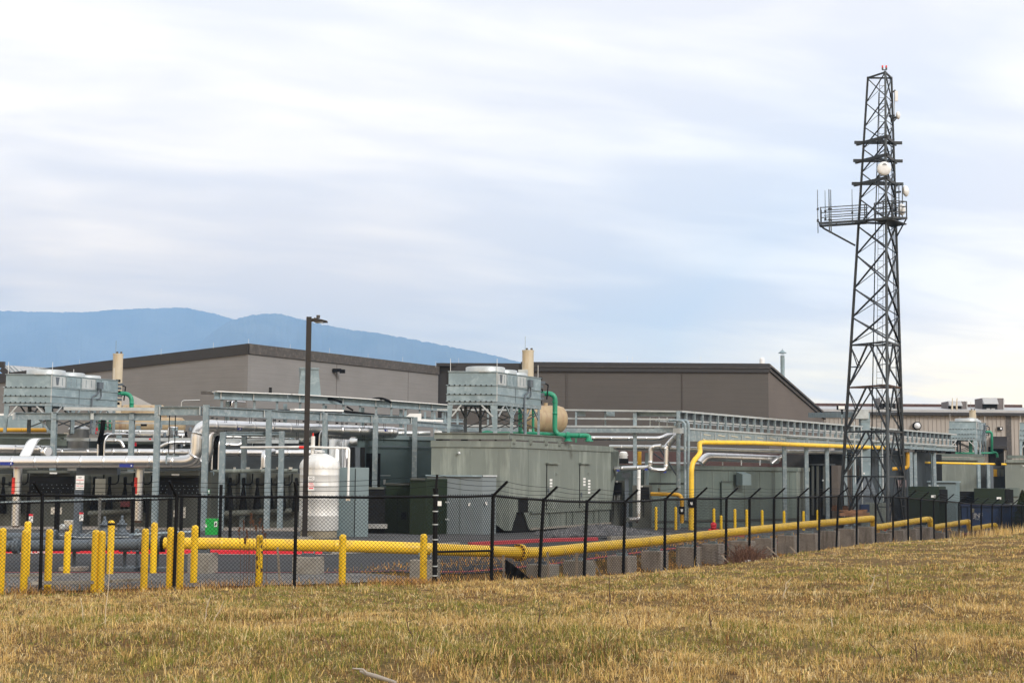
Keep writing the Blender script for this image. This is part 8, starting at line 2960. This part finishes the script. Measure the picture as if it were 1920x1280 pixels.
# dry dock weed with dark seed heads in front of the scuffed bollard
wd_ = thing('dock_weed', 'clump of dry brown dock with dark seed heads before the scuffed yellow bollard', 'weed', G(480, 34.4, .1))
r3 = np.random.default_rng(21)
seedm = mat('seed_head', (.16, .07, .035), .9)
for u, vt, vb in ((449, 988, 1088), (456, 975, 1090), (463, 993, 1088), (471, 962, 1090), (474, 975, 1090), (480, 985, 1090), (488, 970, 1090), (493, 983, 1088), (497, 998, 1088), (460, 1005, 1088)):
    p, q = G(u + r3.uniform(-3, 3), 34.35, .1), Wp(u, vt, 34.35)
    m_ = p.lerp(q, .5) + Vector((r3.uniform(-.05, .05), .0, 0))
    MB().tube([p, m_, q], [.006, .005, .004], 5).build('stem', seedm, wd_)
    sb_ = MB()
    L = r3.uniform(.12, .32)
    for k in range(16):
        c = q - (q - m_).normalized() * r3.uniform(0, L)
        rr2 = r3.uniform(.006, .016)
        sb_.box(c + Vector((r3.uniform(-.022, .022), r3.uniform(-.02, .02), 0)), rr2, rr2, rr2 * 1.4)
    sb_.build('seed_head', seedm, wd_)['kind'] = 'stuff'
# red-brown dry bush on the fence
bx, by, bt = on_line(1400, -.1)
bush = thing('dry_bush', 'tangled red brown dry bush against the fence foot', 'bush', (bx, by, hz1(bx, by)))
mb = MB()
for k in range(420):
    uu_ = r3.normal(1400, 20)
    D = dfence(min(max(uu_, 1340), 1470), r3.uniform(-.5, .7))
    p = G(uu_, D, 0)
    z0 = hz1(p.x, D)
    hgt = r3.uniform(.2, .62) * math.exp(-((uu_ - 1396) / 34) ** 2) + .08
    q = Vector((p.x + r3.normal(0, .28), D + r3.normal(0, .2), z0 + hgt))
    m_ = p.lerp(q, .5)
    m_.z = z0 + hgt * r3.uniform(.5, .9)
    mb.tube([(p.x, D, z0 - .03), m_, q], [.010, .009, .006], 4, False)
mb.build('twigs', mat('red_brown_twig', (.15, .07, .04), .9, 0, .5, 5), bush)['kind'] = 'stuff'
for k, (lo_, hi_) in enumerate(((1410, 1436),)):
    pass
# white litter by the bush
px_ = Wp(1400, 1060, dfence(1400, -.3))
tag(MB().box(Vector((px_.x, px_.y, hz1(px_.x, px_.y) + .05)), .12, .06, .04).build('litter', M['white']), 'scrap of white litter at the foot of the red brown bush', 'litter')
# small conifer cut by the right edge
cx_, cy_, ct_ = on_line(1914, .9)
con = thing('conifer', 'small dark conifer at the right edge behind the fence', 'tree', (cx_, cy_, hz1(cx_, cy_)))
zg = hz1(cx_, cy_)
ztop = Zv(921, 1914, cy_)
MB().tube([(cx_, cy_, zg - .1), (cx_, cy_, ztop - .2)], [.08, .02], 8).build('trunk', dark_m, con)
k = 5200
r_h = r3.random(k) ** .8
an = r3.uniform(0, 2 * np.pi, k)
H = ztop - zg
rad = np.interp(r_h, [0, .12, .5, .85, 1], [.62, .78, .55, .22, .03]) * (.75 + .4 * r3.random(k)) * (1 + .15 * np.sin(an * 5 + r_h * 20))
rin = rad * r3.uniform(.55, 1, k)
x = cx_ + np.cos(an) * rin
y = cy_ + np.sin(an) * rin
z = zg + r_h * H
tn_ = np.array([.030, .045, .016])[None] * r3.uniform(.5, 1.5, (k, 1))
tn_[r3.random(k) < .12] = np.array([.12, .07, .03])
o = blades('crown', x - cx_, y - cy_, z - zg, r3.uniform(.07, .17, k), r3.uniform(.02, .05, k), tn_, .6, None)
o.parent = con
o['kind'] = 'stuff'
